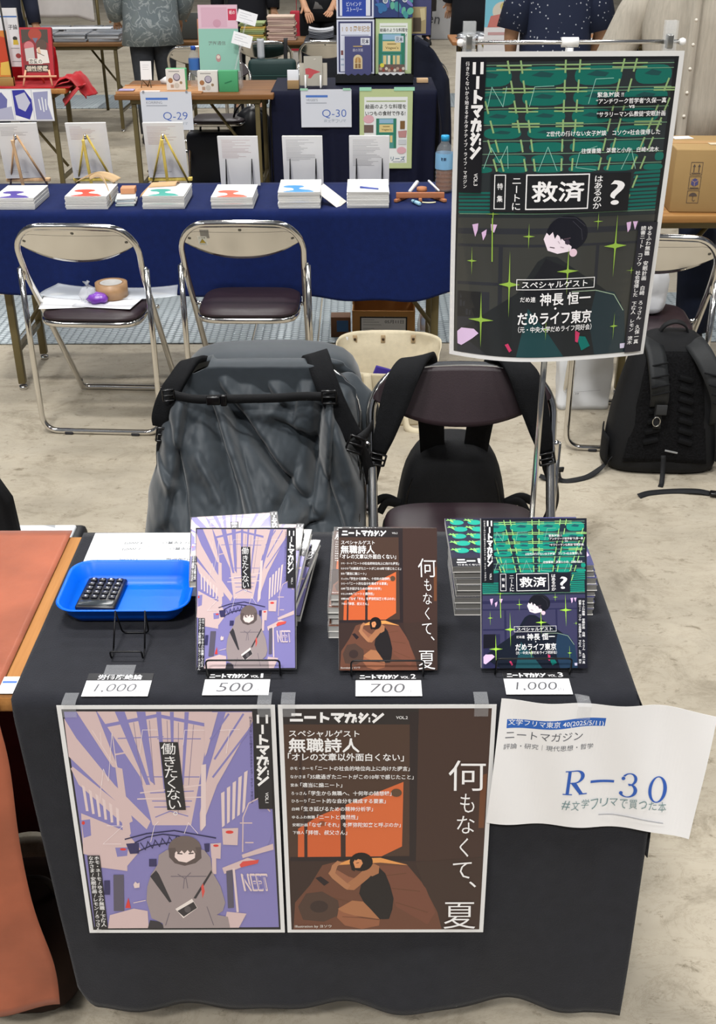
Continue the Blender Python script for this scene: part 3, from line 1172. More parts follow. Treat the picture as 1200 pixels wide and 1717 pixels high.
def tread_material():
    m = bpy.data.materials.new('checker_plate')
    m.use_nodes = True
    nt = m.node_tree
    b = nt.nodes['Principled BSDF']
    b.inputs['Metallic'].default_value = 0.35
    b.inputs['Roughness'].default_value = 0.45
    tc = nt.nodes.new('ShaderNodeTexCoord')
    hs = []
    for ang, off in ((0.785, 0.0), (-0.785, 0.5)):
        mp = nt.nodes.new('ShaderNodeMapping')
        mp.inputs['Rotation'].default_value = (0, 0, ang)
        mp.inputs['Scale'].default_value = (22, 52, 1)
        mp.inputs['Location'].default_value = (off, off * 0.5, 0)
        nt.links.new(tc.outputs['Object'], mp.inputs['Vector'])
        v = nt.nodes.new('ShaderNodeTexVoronoi')
        v.voronoi_dimensions = '2D'
        v.inputs['Scale'].default_value = 1.0
        v.inputs['Randomness'].default_value = 0.0
        nt.links.new(mp.outputs['Vector'], v.inputs['Vector'])
        r = nt.nodes.new('ShaderNodeMapRange')
        r.inputs[1].default_value = 0.42
        r.inputs[2].default_value = 0.25
        nt.links.new(v.outputs['Distance'], r.inputs[0])
        hs.append(r.outputs[0])
    mx = nt.nodes.new('ShaderNodeMath')
    mx.operation = 'MAXIMUM'
    nt.links.new(hs[0], mx.inputs[0])
    nt.links.new(hs[1], mx.inputs[1])
    bp = nt.nodes.new('ShaderNodeBump')
    bp.inputs['Strength'].default_value = 0.9
    bp.inputs['Distance'].default_value = 0.003
    nt.links.new(mx.outputs[0], bp.inputs['Height'])
    nt.links.new(bp.outputs['Normal'], b.inputs['Normal'])
    r = nt.nodes.new('ShaderNodeValToRGB')
    r.color_ramp.elements[0].color = (*lin('#768085'), 1)
    r.color_ramp.elements[1].color = (*lin('#a3acb0'), 1)
    nt.links.new(mx.outputs[0], r.inputs['Fac'])
    nt.links.new(r.outputs['Color'], b.inputs['Base Color'])
    return m


TREAD = tread_material()
for i, (y0, y1, seams) in enumerate(((3.335, 4.02, (-3.0, -2.0, -1.02, 0.005, 0.29, 0.92, 1.9, 2.9, 3.9)), (9.75, 10.6, (-6, -4, -2, 0, 2, 4, 6, 8)))):
    t = MB()
    for a, b_ in zip(seams, seams[1:]):
        t.box(((a + b_) / 2, (y0 + y1) / 2, 0.0035), (b_ - a - 0.006, y1 - y0, 0.007), None, bevel=0.002, seg=1)
    o = t.build('trim_%d' % (i + 1), TREAD)
    tag(o, 'steel tread plate covers over a trench in the floor', kind='structure')

# ================================================================ OUR STALL TABLE
WOODT = wood('#9a6634', '#b9834a', 2.6, 'Y')
OLIVE = mat('#6b6040', 0.4, 0.3)
CHROME = mat('#dcdad6', 0.13, 1.0)
STEEL = mat('#c9c8c4', 0.22, 1.0)
BLACKP = mat('#17171a', 0.45)
PAPER = mat('#e8e8ea', 0.75)
PAGES = mat('#dcdad6', 0.8)


def folding_table(label, x0, x1, y0, y1, top=None, legs=True, h=0.7, leg_in=0.1, legcol=None, leg_y=0.06):
    t = thing('folding_table', label, 'table', ((x0 + x1) / 2, (y0 + y1) / 2, 0))
    W, D = x1 - x0, y1 - y0
    MB().box((0, 0, h - 0.0145), (W, D, 0.029), None, bevel=0.005).build('tabletop', top or WOODT, t)
    MB().box((0, 0, h - 0.045), (W - 0.16, D - 0.1, 0.03), None, bevel=0.004).build('apron', legcol or OLIVE, t)
    lm = legcol or OLIVE
    for sx in (-1, 1):
        for sy in (-1, 1):
            x, y = sx * (W / 2 - leg_in), sy * (D / 2 - leg_y)
            l = MB().box((x, y, (h - 0.06) / 2 + 0.012), (0.028, 0.028, h - 0.085), None, bevel=0.003).build('leg', lm, t)
            MB().lathe([(0, 0), (0.016, 0), (0.016, 0.014), (0, 0.014)], (x, y, 0), None, 12).build('foot_cap', CHROME, l)
        MB().box((sx * (W / 2 - leg_in), 0, 0.16), (0.02, D - 0.14, 0.02), None).build('crossbar', lm, t)
        MB().cyl((sx * (W / 2 - leg_in), 0, 0.20), (sx * (W / 2 - leg_in - 0.33), 0, h - 0.06), 0.009, None).build('brace', lm, t)
    return t


folding_table('wood-topped folding table under the black tablecloth and the copper cloth', -0.945, 0.852, 0.008, 0.45, leg_y=0.14)


# black tablecloth: top and hanging front in one sheet, side drop at the right
def cloth_mat(col, bump=0.35, rough=0.9, sheen=0.15, bscale=500):
    return mat(col, rough, 0, 0.25, 0.10, 45, bump, bscale, sheen=sheen)


BLACKCLOTH = cloth_mat('#212228', 0.3, 0.9, 0.10)


def black_cloth(u, v):
    zt = 0.7035
    if v < 0.34:                               # top
        q = v / 0.34
        y = 0.456 - q * 0.456
        x = 0.857 * u - 0.002
        if q < 0.08:
            pass
        return (x, y, zt + 0.0008 * fbm(x * 6, y * 6, 3))
    q = (v - 0.34) / 0.66                       # hanging front
    hem = 0.110 + 0.007 * sin(u * 17 + 0.6) + 0.005 * sin(u * 41) - 0.007 * cos(u * 6.0)
    hem += 0.05 * max(0, 1 - u / 0.035) ** 2
    z = zt - q * (zt - hem)
    s = sin(min(1, q * 14) * pi / 2)
    wv = max(0.0, (q - 0.72) / 0.28)
    y = -0.006 * s - 0.030 * q + wv * 0.008 * sin(u * 23 + 1.2 + 1.5 * q) + wv * wv * 0.006 * sin(u * 9)
    xl = -0.002 + 0.030 * q
    xr = 0.855 + 0.036 * min(1, q / 0.33) - 0.006 * max(0, q - 0.33)
    y -= 0.01 * max(0, (u - 0.93) / 0.07) * q
    return (xl + (xr - xl) * u, y, z)


c = MB()
c.grid(black_cloth, 150, 70)


def black_side(u, v):
    y = 0.456 - u * 0.458
    q = v
    fl = 0.030 * math.exp(-((y - 0.335) / 0.03) ** 2)
    x = 0.855 + 0.004 * sin(min(1, q * 10) * pi / 2) + fl * min(1, q * 3) + 0.036 * min(1, q / 0.5) * max(0, (u - 0.86) / 0.14) + 0.012 * q * sin(u * 15)
    return (x, y, 0.7035 - 0.30 * q)


c.grid(black_side, 50, 18)
o = c.build('tablecloth', BLACKCLOTH, solid=0.0012)
tag(o, 'black tablecloth covering the stall table and hanging to its front', 'tablecloth')

# copper cloth over the neighbouring half
COPPER = mat('#9c553b', 0.5, 0.1, 0.4, 0.22, 9, 0.25, 30, sheen=0.1)


def copper(u, v):
    zt = 0.704
    if v < 0.4:
        q = v / 0.4
        y = 0.462 - q * 0.468
        return (-0.98 + 0.957 * u, y, zt + 0.001 * fbm(u * 5, y * 7, 9))
    q = (v - 0.4) / 0.6
    x0, x1 = -0.99, -0.024 + 0.012 * q + 0.006 * sin(9 * q)
    z = 0.700 - q * 0.596
    y = -0.014 * sin(min(1, q * 12) * pi / 2) - 0.02 * q + 0.012 * q * sin(u * 31 + 2 * q) + 0.003 * sin(q * 16)
    return (x0 + (x1 - x0) * u, y, z)


c = MB()
c.grid(copper, 90, 60)
o = c.build('tablecloth', COPPER, solid=0.001)
tag(o, 'copper coloured satin cloth on the neighbouring half of the table', 'tablecloth')
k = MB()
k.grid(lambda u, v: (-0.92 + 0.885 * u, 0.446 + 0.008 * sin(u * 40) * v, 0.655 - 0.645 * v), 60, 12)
o = k.build('shade_sheet', mat('#4a1216', 0.85, 0, 0.2, 0.1, 20), solid=0.0015)  # shade under the table, put in as an added dark red sheet
tag(o, 'added dark red sheet standing in for shade below the copper covered table', 'cloth')
t = thing('bag', 'added dark brown bag shape darkening the gap between the copper and black cloths', 'bag', (-0.10, 0.15, 0))  # bag shape added to darken the gap under the table
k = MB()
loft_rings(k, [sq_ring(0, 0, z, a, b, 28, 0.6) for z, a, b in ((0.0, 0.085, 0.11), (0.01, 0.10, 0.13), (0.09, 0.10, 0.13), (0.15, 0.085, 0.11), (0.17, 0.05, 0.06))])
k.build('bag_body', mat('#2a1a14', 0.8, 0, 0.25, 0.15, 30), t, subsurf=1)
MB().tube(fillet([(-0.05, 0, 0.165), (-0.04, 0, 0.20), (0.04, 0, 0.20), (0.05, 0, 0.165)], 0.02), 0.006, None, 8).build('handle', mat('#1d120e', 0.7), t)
A = Art(0.022, 0.038, 0.7)
A.rect(0, 0, 0.022, 0.038, '#e9e9ec')
A.rect(0.001, 0.010, 0.021, 0.015, '#4a6fb8')
A.lines([[(0.003, 0.019 + i * 0.004), (0.019, 0.019 + i * 0.004)] for i in range(4)], 0.0006, '#9a9aa0')
o = A.build('paper_slip', None, (-0.0235, 0.008, 0.7045), (radians(-90), 0, 0), thick=0.0003)
tag(o, 'white paper slip with a blue bar on the wooden edge between the two cloths', 'paper')


# ---------------------------------------------------------------- posters on the front
TAPE = mat('#d6d8dc', 0.18, 0, 0.6, alpha=0.20)


def bent_tape(parent, x, ztop, up=0.02, down=0.022, w=0.019, yf=-0.002, zoff=0.0):
    """short strip of clear tape running from the table edge over the sheet"""
    def fn(u, v):
        s = v * (up + down)
        if s < up:
            return (x + (u - 0.5) * w, up - s + 0.0, ztop + 0.0068)
        return (x + (u - 0.5) * w, yf - 0.0012, ztop + 0.006 - (s - up))
    t = MB()
    t.grid(fn, 3, 12, sm=False)
    return t.build('tape', TAPE, parent)


def wavy(amp, k, ph, w):
    return lambda co: Vector((co.x, co.y - amp * sin(co.x / w * k + ph) * (0.3 + 0.7 * (1 - co.z / 0.42)), co.z))


def front_poster(draw, x, rot_y, label, tapes):
    t = thing('poster', label, 'poster', (x, -0.0345, 0.282))
    t.rotation_euler = (radians(-3.1), 0, 0)
    A = cover_art(draw, 0.297, 0.418, 0.0062, '#dfdfe0', rough=0.45)
    A.build('sheet', t, (0, 0, 0), (0, rot_y, 0), thick=0.0004)
    for tx in tapes:
        bent_tape(t, tx, 0.418, yf=-0.004)
    return t


front_poster(draw_vol1, 0.0625, 0.0, 'large purple poster of a person in a grey hood on the black cloth', (0.018, 0.283))
front_poster(draw_vol2, 0.3635, 0.0, 'large dark brown poster of a person curled up by an orange window', (0.014, 0.276))


# booth sign
def serif_digits(A, x, y):
    B = '#2f5cb4'
    # R
    A.multi([[(x + 3, y), (x + 16, y), (x + 16, y + 118), (x + 3, y + 118)] if 0 else [(x + 12, y), (x + 28, y), (x + 26, y + 116), (x + 10, y + 116)],
             [(x - 2, y), (x + 30, y), (x + 30, y + 5), (x - 2, y + 5)], [(x - 4, y + 111), (x + 42, y + 113), (x + 42, y + 118), (x - 4, y + 116)],
             [(x + 28, y + 58), (x + 55, y + 58), (x + 96, y + 114), (x + 76, y + 114)], [(x + 76, y + 112), (x + 116, y + 114), (x + 116, y + 119), (x + 76, y + 118)]], B)
    pts_o, pts_i = [], []
    for k in range(17):
        t = -pi / 2 + pi * k / 16
        pts_o.append((x + 52 + 44 * cos(t), y + 31 + 31 * sin(t)))
        pts_i.append((x + 50 + 27 * cos(t), y + 31 + 26 * sin(t)))
    A.poly([(x + 26, y)] + pts_o + [(x + 26, y + 62), (x + 26, y + 57)] + pts_i[::-1] + [(x + 26, y + 5)], B)


def handwriting(A, s, x, y, w, h, col, jit=3, n=5):
    rnd = random.Random(n)
    cw = w / len(s)
    for i, ch in enumerate(s):
        A.text(ch, x + i * cw, y + rnd.uniform(-jit, jit) + i * 0.6, cw * 0.82, h * rnd.uniform(0.8, 1.05), col, -0.004, rot=rnd.uniform(-6, 6))


A = Art(0.288, 0.212, 0.7, eps=0.00008)
A.quad([(60, 150), (1097, 192), (1035, 795), (50, 738)])
A.rect(0, 0, 1200, 900, '#e9e8e9')
A.poly([(97, 247), (570, 234), (568, 274), (98, 289)], '#2b62b8')
A.text('文学フリマ東京 40(2025/5/11)', 104, 245, 458, 34, '#f2f3f6', 0.004)
A.text('ニートマガジン', 97, 300, 370, 40, '#53555c', 0.0)
A.text('評論・研究｜現代思想・哲学', 93, 360, 432, 28, '#62646b', 0.0)
serif_digits(A, 403, 484)
A.rect(532, 541, 648, 553, '#2f5cb4')


def ring_part(cx, cy, ro, ri, a0, a1, n=20):
    o = [(cx + ro[0] * cos(radians(a0 + (a1 - a0) * i / n)), cy + ro[1] * sin(radians(a0 + (a1 - a0) * i / n))) for i in range(n + 1)]
    q = [(cx - 1 + ri[0] * cos(radians(a0 + (a1 - a0) * i / n)), cy + ri[1] * sin(radians(a0 + (a1 - a0) * i / n))) for i in range(n + 1)]
    return o + q[::-1]


A.multi([ring_part(720, 532, (38, 32), (24, 27), -150, 92), ring_part(718, 588, (46, 35), (29, 30), -92, 150)], '#2f5cb4')
A.ell(690, 528, 9, 9, '#2f5cb4')
A.ell(687, 602, 9, 9, '#2f5cb4')
A.multi([ring_part(864, 580, (46, 62), (29, 57), 0, 180), ring_part(864, 580, (46, 62), (29, 57), 180, 360)], '#2f5cb4')
handwriting(A, '#文学フリマで買った本', 402, 628, 520, 46, '#6d8a8d')
A.lines([[(590, 706), (660, 709), (905, 734)]], 5, '#b3b5bd')
sg = thing('booth_sign', 'white booth sign lettered in blue, taped to the right end of the black cloth', 'sign', (0.655, -0.0255, 0.497))
sg.rotation_euler = (radians(-3.4), radians(3.2), 0)
A.build('sheet', sg, (0, 0, 0), (0, 0, 0), thick=0.0003, cuts=(60, 30),
        warp=lambda co: Vector((co.x, co.y - 0.010 * sin(co.x * 16) * (co.z / 0.2) * 0.3 - 0.022 * max(0, (co.x - 0.2) / 0.09) ** 2 - 0.003 * sin(co.x * 60 + co.z * 20), co.z)))
bent_tape(sg, 0.112, 0.206, yf=-0.006)


# price cards lying along the table edge
def price_card(x, y, rz, head, price, label, italic=True):
    A = Art(0.091, 0.052, 0.5, 182, 104)
    A.rect(0, 0, 182, 104, '#1d1d20')
    A.rect(0, 34, 182, 104, '#f1f1f3')
    if head[0] == '労':
        A.row(head, 28, 6, 25, 24, WHITE, 0.012)
    else:
        logo(A, 12, 9, 122, 27, False, tk=0.3)
        A.text('VOL.', 126, 15, 24, 11, WHITE, 0.012)
        A.text(head, 154, 6, 14 if head != '1' else 7, 21, WHITE, 0.012)
    w = 112 if len(price) > 4 else 96
    A.text(price, 84 - w / 2, 49, w, 40, '#5c5c60', -0.004, sl=0.18)
    A.text('円', 84 + w / 2 + 5, 76, 15, 13, '#77777b', 0)
    A.frame(0, 34, 182, 104, 0.8, '#cfcfd2')
    t = A.build('price_card', None, (x - 0.0455, y, 0.7048), (radians(-90), 0, rz), thick=0.0004)
    return tag(t, label, 'card', 'price cards along the table edge')


price_card(0.1395, 0.001, 0.0, '労働廃絶論', '1,000', 'price card reading 1,000 in front of the empty wire stand')
price_card(0.3045, 0.003, 0.0, '1', '500', 'price card reading 500 in front of the purple magazine')
price_card(0.5145, 0.000, 0.0, '2', '700', 'price card reading 700 in front of the brown magazine')
price_card(0.7205, 0.003, 0.0, '3', '1,000', 'price card reading 1,000 in front of the green and navy magazine')
t = MB()
t.grid(lambda u, v: (0.115 + 0.042 * u, 0.0475 + 0.024 * v, 0.7056), 1, 1)
o = t.build('tape', TAPE, bpy.data.objects['price_card'])
o.matrix_parent_inverse = Matrix.Translation((0.1395 - 0.0455, 0.001, 0.7048)).__matmul__(Matrix.Rotation(radians(-90), 4, 'X')).inverted()


# ---------------------------------------------------------------- magazines
def closed_book(parent, w, h, th, spine='#f1efee', cover_back='#d8d6d2', pages=None):
    """page block and cover, front face in the plane y=0 looking to -y, lower left corner at the origin"""
    MB().box((w / 2 + 0.0005, th / 2, h / 2), (w - 0.002, th - 0.0012, h - 0.002), None).build('pages', pages or PAGES, parent)
    k = MB()
    k.box((w / 2, th - 0.0003, h / 2), (w, 0.0006, h))
    k.box((0.0002, th / 2, h / 2), (0.0006, th, h))
    k.build('back_cover', mat(cover_back, 0.4), parent)


def magazine(draw, w, h, th, loc, rx, rz, label, group=None, spine='#e8e6e4', cb='#d8d6d2'):
    t = thing('magazine', label, 'magazine', loc)
    t.rotation_euler = (rx, 0, rz)
    if group:
        t['group'] = group
    closed_book(t, w, h, th, spine, cb)
    cover_art(draw, w, h, 0.0, rough=0.3, coat=0.15).build('front_cover', t, thick=0.0005)
    if group:
        t['group'] = group
    return t


LEAN = radians(-29)
magazine(draw_vol1, 0.140, 0.199, 0.010, (0.2455, 0.050, 0.7125), LEAN, 0, 'purple magazine with a hooded person on its cover, propped on a wire stand')
magazine(draw_vol2, 0.138, 0.199, 0.011, (0.4455, 0.048, 0.7125), LEAN, 0, 'dark brown magazine with an orange window on its cover, propped on a wire stand')
magazine(draw_vol3, 0.148, 0.210, 0.011, (0.6455, 0.052, 0.7125), LEAN, 0, 'green and navy magazine with lime stars on its cover, propped on a wire stand')

WIRE = mat('#101012', 0.4, 0.4)


def wire_stand(x, y, hw, label, tall=0.085, rz=0.0):
    t = thing('book_stand', label, 'book stand', (x, y, 0.704), rz, 'wire book stands on the black cloth')
    r = 0.0013
    lip = 0.034 if hw > 0.03 else 0.018
    p = [(-hw, 0.004, 0.008), (-hw, -0.012, r), (-hw, -0.0165, lip * 0.6), (-hw, -0.0175, lip), (hw, -0.0175, lip), (hw, -0.0165, lip * 0.6), (hw, -0.012, r), (hw, 0.004, 0.008)]
    MB().tube(fillet(p, 0.006, 4), r, None, 8).build('lip', WIRE, t)
    for s in (-1, 1):
        MB().tube(fillet([(s * hw, 0.004, 0.008), (s * (hw - 0.001), 0.004 + tall * 0.53, tall * 0.86)], 0.01), r, None, 8).build('upright', WIRE, t)
    ye = 0.004 + tall * 0.53
    MB().tube(fillet([(-hw + 0.001, ye, tall * 0.86), (-hw + 0.003, ye + 0.018, r), (hw - 0.003, ye + 0.018, r), (hw - 0.001, ye, tall * 0.86)], 0.008, 4), r, None, 8).build('back_leg', WIRE, t)
    return t


wire_stand(0.142, 0.098, 0.0225, 'empty black wire book stand in front of the blue tray', 0.060)
wire_stand(0.313, 0.055, 0.051, 'black wire book stand under the purple magazine')
wire_stand(0.513, 0.053, 0.050, 'black wire book stand under the dark brown magazine')
wire_stand(0.716, 0.057, 0.052, 'black wire book stand under the green and navy magazine')


# stacks behind the displays
def flat_copy(draw, w, h, th, label, group, cb='#d8d6d2', pages=None):
    """magazine lying face up; lower left corner at the origin, top of the page towards +y"""
    t = thing('magazine', label, 'magazine', (0, 0, 0), 0, group)
    MB().box((w / 2, h / 2, th / 2), (w - 0.002, h - 0.002, th - 0.0012)).build('pages', pages or PAGES, t)
    k = MB()
    k.box((w / 2, h / 2, 0.0003), (w, h, 0.0006))
    k.box((0.0002, h / 2, th / 2), (0.0006, h, th))
    k.build('back_cover', mat(cb, 0.4), t)
    A = cover_art(draw, w, h, 0.0, rough=0.3, coat=0.15)
    A.build('front_cover', t, (0, 0, th), (radians(-90), 0, 0), thick=0.0005)
    return t


rnd = random.Random(4)


def pile(src, n, th, x, y, rz, labels, jit=0.004, ang=0.03, z0=0.7045, offs=None):
    z = z0
    for k in range(n):
        o = src if k == 0 else dup(src)
        dx, dy, da = offs[k] if offs else (rnd.uniform(-jit, jit), rnd.uniform(-jit, jit), rnd.uniform(-ang, ang))
        o.location = (x + dx, y + dy, z)
        o.rotation_euler = (0, 0, rz + da)
        o['label'] = labels(k, n)
        z += th + 0.0004


ORD = ('lowest', 'second', 'third', 'fourth', 'fifth', 'sixth', 'seventh', 'eighth', 'ninth', 'tenth')


def from_bottom(what, where):
    def f(k, n):
        if k == n - 1:
            return '%s on top of %s' % (what, where)
        if k == 0:
            return '%s at the bottom of %s' % (what, where)
        return '%s, %s from the bottom of %s' % (what, ORD[k], where)
    return f


s1 = flat_copy(draw_vol1, 0.140, 0.199, 0.0095, 'x', 'purple magazines in the fanned stack')
pile(s1, 8, 0.0095, 0.241, 0.158, 0, from_bottom('purple magazine', 'the fanned stack behind the hooded-person display'),
     offs=[(0.000, 0.015, -0.03), (0.006, 0.022, -0.10), (-0.004, 0.004, 0.03), (0.000, 0.024, -0.16), (-0.008, 0.008, -0.02), (0.001, 0.012, -0.08), (-0.002, 0.006, -0.03), (-0.016, 0.010, 0.12)])
s2 = flat_copy(draw_vol2, 0.138, 0.199, 0.0105, 'x', 'dark brown magazines in the stack')
pile(s2, 7, 0.0105, 0.4305, 0.140, 0, from_bottom('dark brown magazine', 'the stack behind the orange-window display'), jit=0.0035, ang=0.02)


def draw_vol3_spread(A):
    """the lying copies show green ruled art with the title along the near edge"""
    A.U, A.V = 210.0, 148.0
    A.rect(0, 0, 210, 148, '#22203a')
    for r in range(5):
        for c_ in range(7):
            A.ell(18 + 28 * c_ + (r % 2) * 4, 14 + 22 * r, 11, 8, '#12a08c', 14)
    A.lines([[(4 + 28 * i, 4 + 23 * j), (4 + 28 * i + 8, 14 + 23 * j)] for i in range(8) for j in range(5)] +
            [[(9 + 28 * i, 4 + 23 * j), (12 + 28 * i, 14 + 23 * j)] for i in range(8) for j in range(5)] +
            [[(2 + 28 * i, 8 + 23 * j), (16 + 28 * i, 6 + 23 * j)] for i in range(8) for j in range(5)], 1.8, '#93d66f')
    A.poly([(140, 0), (210, 0), (210, 148), (150, 148)], '#37386a')
    A.poly([(188, 110), (205, 96), (208, 120), (196, 130)], '#d9b6dc')
    A.poly([(192, 70), (206, 66), (205, 70), (193, 74)], '#e0507a')
    A.rect(0, 124, 140, 148, '#17171f')
    logo(A, 8, 127, 110, 139, False, tk=0.3)
    A.row(SUBT[:22], 8, 141, 5.2, 5.6, WHITE, 0.01)


s3 = flat_copy(draw_vol3_spread, 0.210, 0.148, 0.0105, 'x', 'green and navy magazines in the stack', pages=mat('#8d8b87', 0.85))
pile(s3, 8, 0.0105, 0.6185, 0.196, 0, from_bottom('green and navy magazine', 'the stack behind the lime-star display'),
     offs=[(0, 0, 0), (0.001, 0.001, 0.004), (-0.001, 0, -0.004), (0.001, 0.002, 0.004), (0.002, 0, 0), (0.0, 0.001, 0), (-0.003, 0.002, 0.01), (-0.006, 0.0, 0.012)])

# ---------------------------------------------------------------- tray, calculator, price list
BLUEP = mat('#0064e2', 0.35, 0, 0.3)
t = thing('tray', 'shallow blue plastic tray holding a calculator', 'tray', (0.120, 0.231, 0.7065))


def rrect(w, d, r, n=8):
    pts = []
    for cx, cy, a0 in ((w / 2 - r, d / 2 - r, 0), (-w / 2 + r, d / 2 - r, 90), (-w / 2 + r, -d / 2 + r, 180), (w / 2 - r, -d / 2 + r, 270)):
        for k in range(n + 1):
            a = radians(a0 + 90 * k / n)
            pts.append((cx + r * cos(a), cy + r * sin(a)))
    return pts


tb = MB()
prof = [(0.150, 0.096, 0.012, 0.0), (0.158, 0.104, 0.018, 0.001), (0.176, 0.122, 0.024, 0.012), (0.190, 0.137, 0.030, 0.030), (0.198, 0.143, 0.032, 0.0325), (0.202, 0.147, 0.033, 0.031),
        (0.2015, 0.1465, 0.033, 0.030), (0.197, 0.142, 0.032, 0.0312), (0.188, 0.135, 0.030, 0.0285), (0.174, 0.120, 0.024, 0.0105), (0.156, 0.102, 0.018, -0.0008), (0.148, 0.094, 0.012, -0.0018)]
rings = []
for (w, d, r, z) in prof:
    rings.append([tb.bm.verts.new((x, y, z + 0.0018)) for x, y in rrect(w, d, r)])
for a, b in zip(rings, rings[1:]):
    for j in range(len(a)):
        tb._face([a[j], a[(j + 1) % len(a)], b[(j + 1) % len(a)], b[j]], 0, True)
tb._face(rings[0], 0)
tb._face(rings[-1], 0)
tb.build('dish', BLUEP, t)

t = thing('calculator', 'small black pocket calculator lying in the blue tray', 'calculator', (0.0740, 0.2420, 0.7095), radians(-3))
MB().box((0, 0, 0.005), (0.062, 0.084, 0.009), None, bevel=0.003).build('case', mat('#131316', 0.3), t)
MB().box((0, -0.031, 0.0098), (0.052, 0.013, 0.001), None, bevel=0.0004).build('display', mat('#33383b', 0.15), t)
KEYM = mat('#1d1d22', 0.35)
kb = MB().box((0, 0, 0.0), (0.0105, 0.0082, 0.003), None, bevel=0.0014)
k0 = kb.build('key', KEYM, t)
first = True
syms = 'AC789÷456×123-0.+=%√MC'
for r in range(5):
    for cc in range(4):
        k = k0 if first else k0.copy()
        if not first:
            COL.objects.link(k)
            k.parent = t
        first = False
        k.location = (-0.0205 + cc * 0.0137, 0.034 - r * 0.0122, 0.0108)
        A = Art(0.006, 0.005, 0.4, eps=0.00005)
        A.text('=+-×÷0.123%456√789M'[(r * 4 + cc) % 18], 0.0015, 0.0008, 0.003, 0.0034, '#e8e8ea', 0.02, rot=180)
        A.build('legend', k, (-0.003, -0.0025, 0.0016), (radians(-90), 0, 0))

A = Art(0.210, 0.200, 0.75, 210, 200)
A.rect(0, 0, 210, 200, '#eef0f2')
rows = [(150, 'ニートマガジン VOL.1', '500円'), (164, 'ニートマガジン VOL.2', '700円'), (178, 'ニートマガジン VOL.3', '1,000円'), (204, '労働廃絶論', '1,000円'),
        (238, 'マガ全買い', '2,200円'), (258, 'マガ+ス全買い', '3,200円')]
A.lines([[(22, q - 97), (188, q - 97)] for q in (196, 216, 230, 250, 270)] + [[(x, a - 97), (x, b - 97)] for x in (22, 110, 188) for a, b in ((196, 216), (230, 270))], 0.7, '#8d9094')
for y, a, b in rows:
    y -= 97
    A.text(a, 28, y, None, 9, '#3c3f44', 0.006)
    A.text(b, 122, y, None, 9, '#3c3f44' if y != 81 else '#3f6fd0', 0.006)
o = A.build('price_list', None, (0.229, 0.452, 0.7048), (radians(-90), 0, pi), thick=0.0003)
tag(o, 'white printed price list lying upside down behind the blue tray', 'paper')

# ---------------------------------------------------------------- tabletop poster stand with hanging poster
t = thing('poster_stand', 'slim metal poster stand on the stall table with a crossbar', 'stand', (0.7545, 0.372, 0.704))
MB().box((0, 0.0, 0.003), (0.13, 0.075, 0.006), None, bevel=0.003).build('base_plate', STEEL, t)
MB().cyl((0, 0, 0.004), (0, 0, 0.42), 0.0046, None, 16).build('pole', STEEL, t)
MB().cyl((0, 0, 0.41), (0, 0, 0.775), 0.0034, None, 16).build('inner_pole', STEEL, t)
WHITEP = mat('#f2f2f2', 0.35)
k = MB()
k.cyl((0, 0, 0.752), (0, 0, 0.782), 0.0055)
k.cyl((-0.011, 0, 0.7885), (0.011, 0, 0.7885), 0.0062)
k.build('joint', WHITEP, t)
MB().cyl((-0.142, 0, 0.7885), (0.146, 0, 0.7885), 0.0027).build('crossbar', mat('#e4e2de', 0.2, 1.0), t)
for x in (-0.144, 0.148):
    MB().lathe([(0, -0.005), (0.004, -0.0035), (0.005, 0), (0.004, 0.0035), (0, 0.005)], (x, 0, 0.7885), None, 14).build('end_cap', WHITEP, t)
CLEAR = mat('#e9edf0', 0.06, 0, 0.6, alpha=0.16)
for x in (-0.133, 0.131):
    c = MB()
    c.box((x, -0.005, 0.7935), (0.017, 0.0016, 0.042), None, bevel=0.0007)
    c.box((x, 0.005, 0.7935), (0.017, 0.0016, 0.042), None, bevel=0.0007)
    c.box((x, -0.004, 0.768), (0.016, 0.006, 0.012), None, bevel=0.002)
    cl = c.build('clip', CLEAR, t)
    MB().box((x, 0.0, 0.789), (0.0085, 0.0125, 0.018), None, bevel=0.002).build('spring', mat('#8f8f8c', 0.3, 0.8), cl)

t = thing('poster', 'white-bordered green and black poster hanging from the metal poster stand', 'poster', (0.6045, 0.362, 1.0625))


def hang(co):
    u = co.x / 0.300
    d = 1 - co.z / 0.420
    return Vector((0.150 + (co.x - 0.150) * (1 - 0.035 * d * d), co.y - 0.034 * d * d * (1 - (2 * u - 1) ** 2) + 0.004 * sin(u * 7 + 3 * d) * d, co.z))


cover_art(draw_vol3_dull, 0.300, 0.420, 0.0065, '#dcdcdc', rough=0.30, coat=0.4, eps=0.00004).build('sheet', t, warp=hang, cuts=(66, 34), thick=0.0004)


# ================================================================ CHAIRS
VINYL = mat('#2a1e23', 0.42, 0, 0.45, 0.06, 20, 0.06, 300)
RUBBER = mat('#26262a', 0.7)


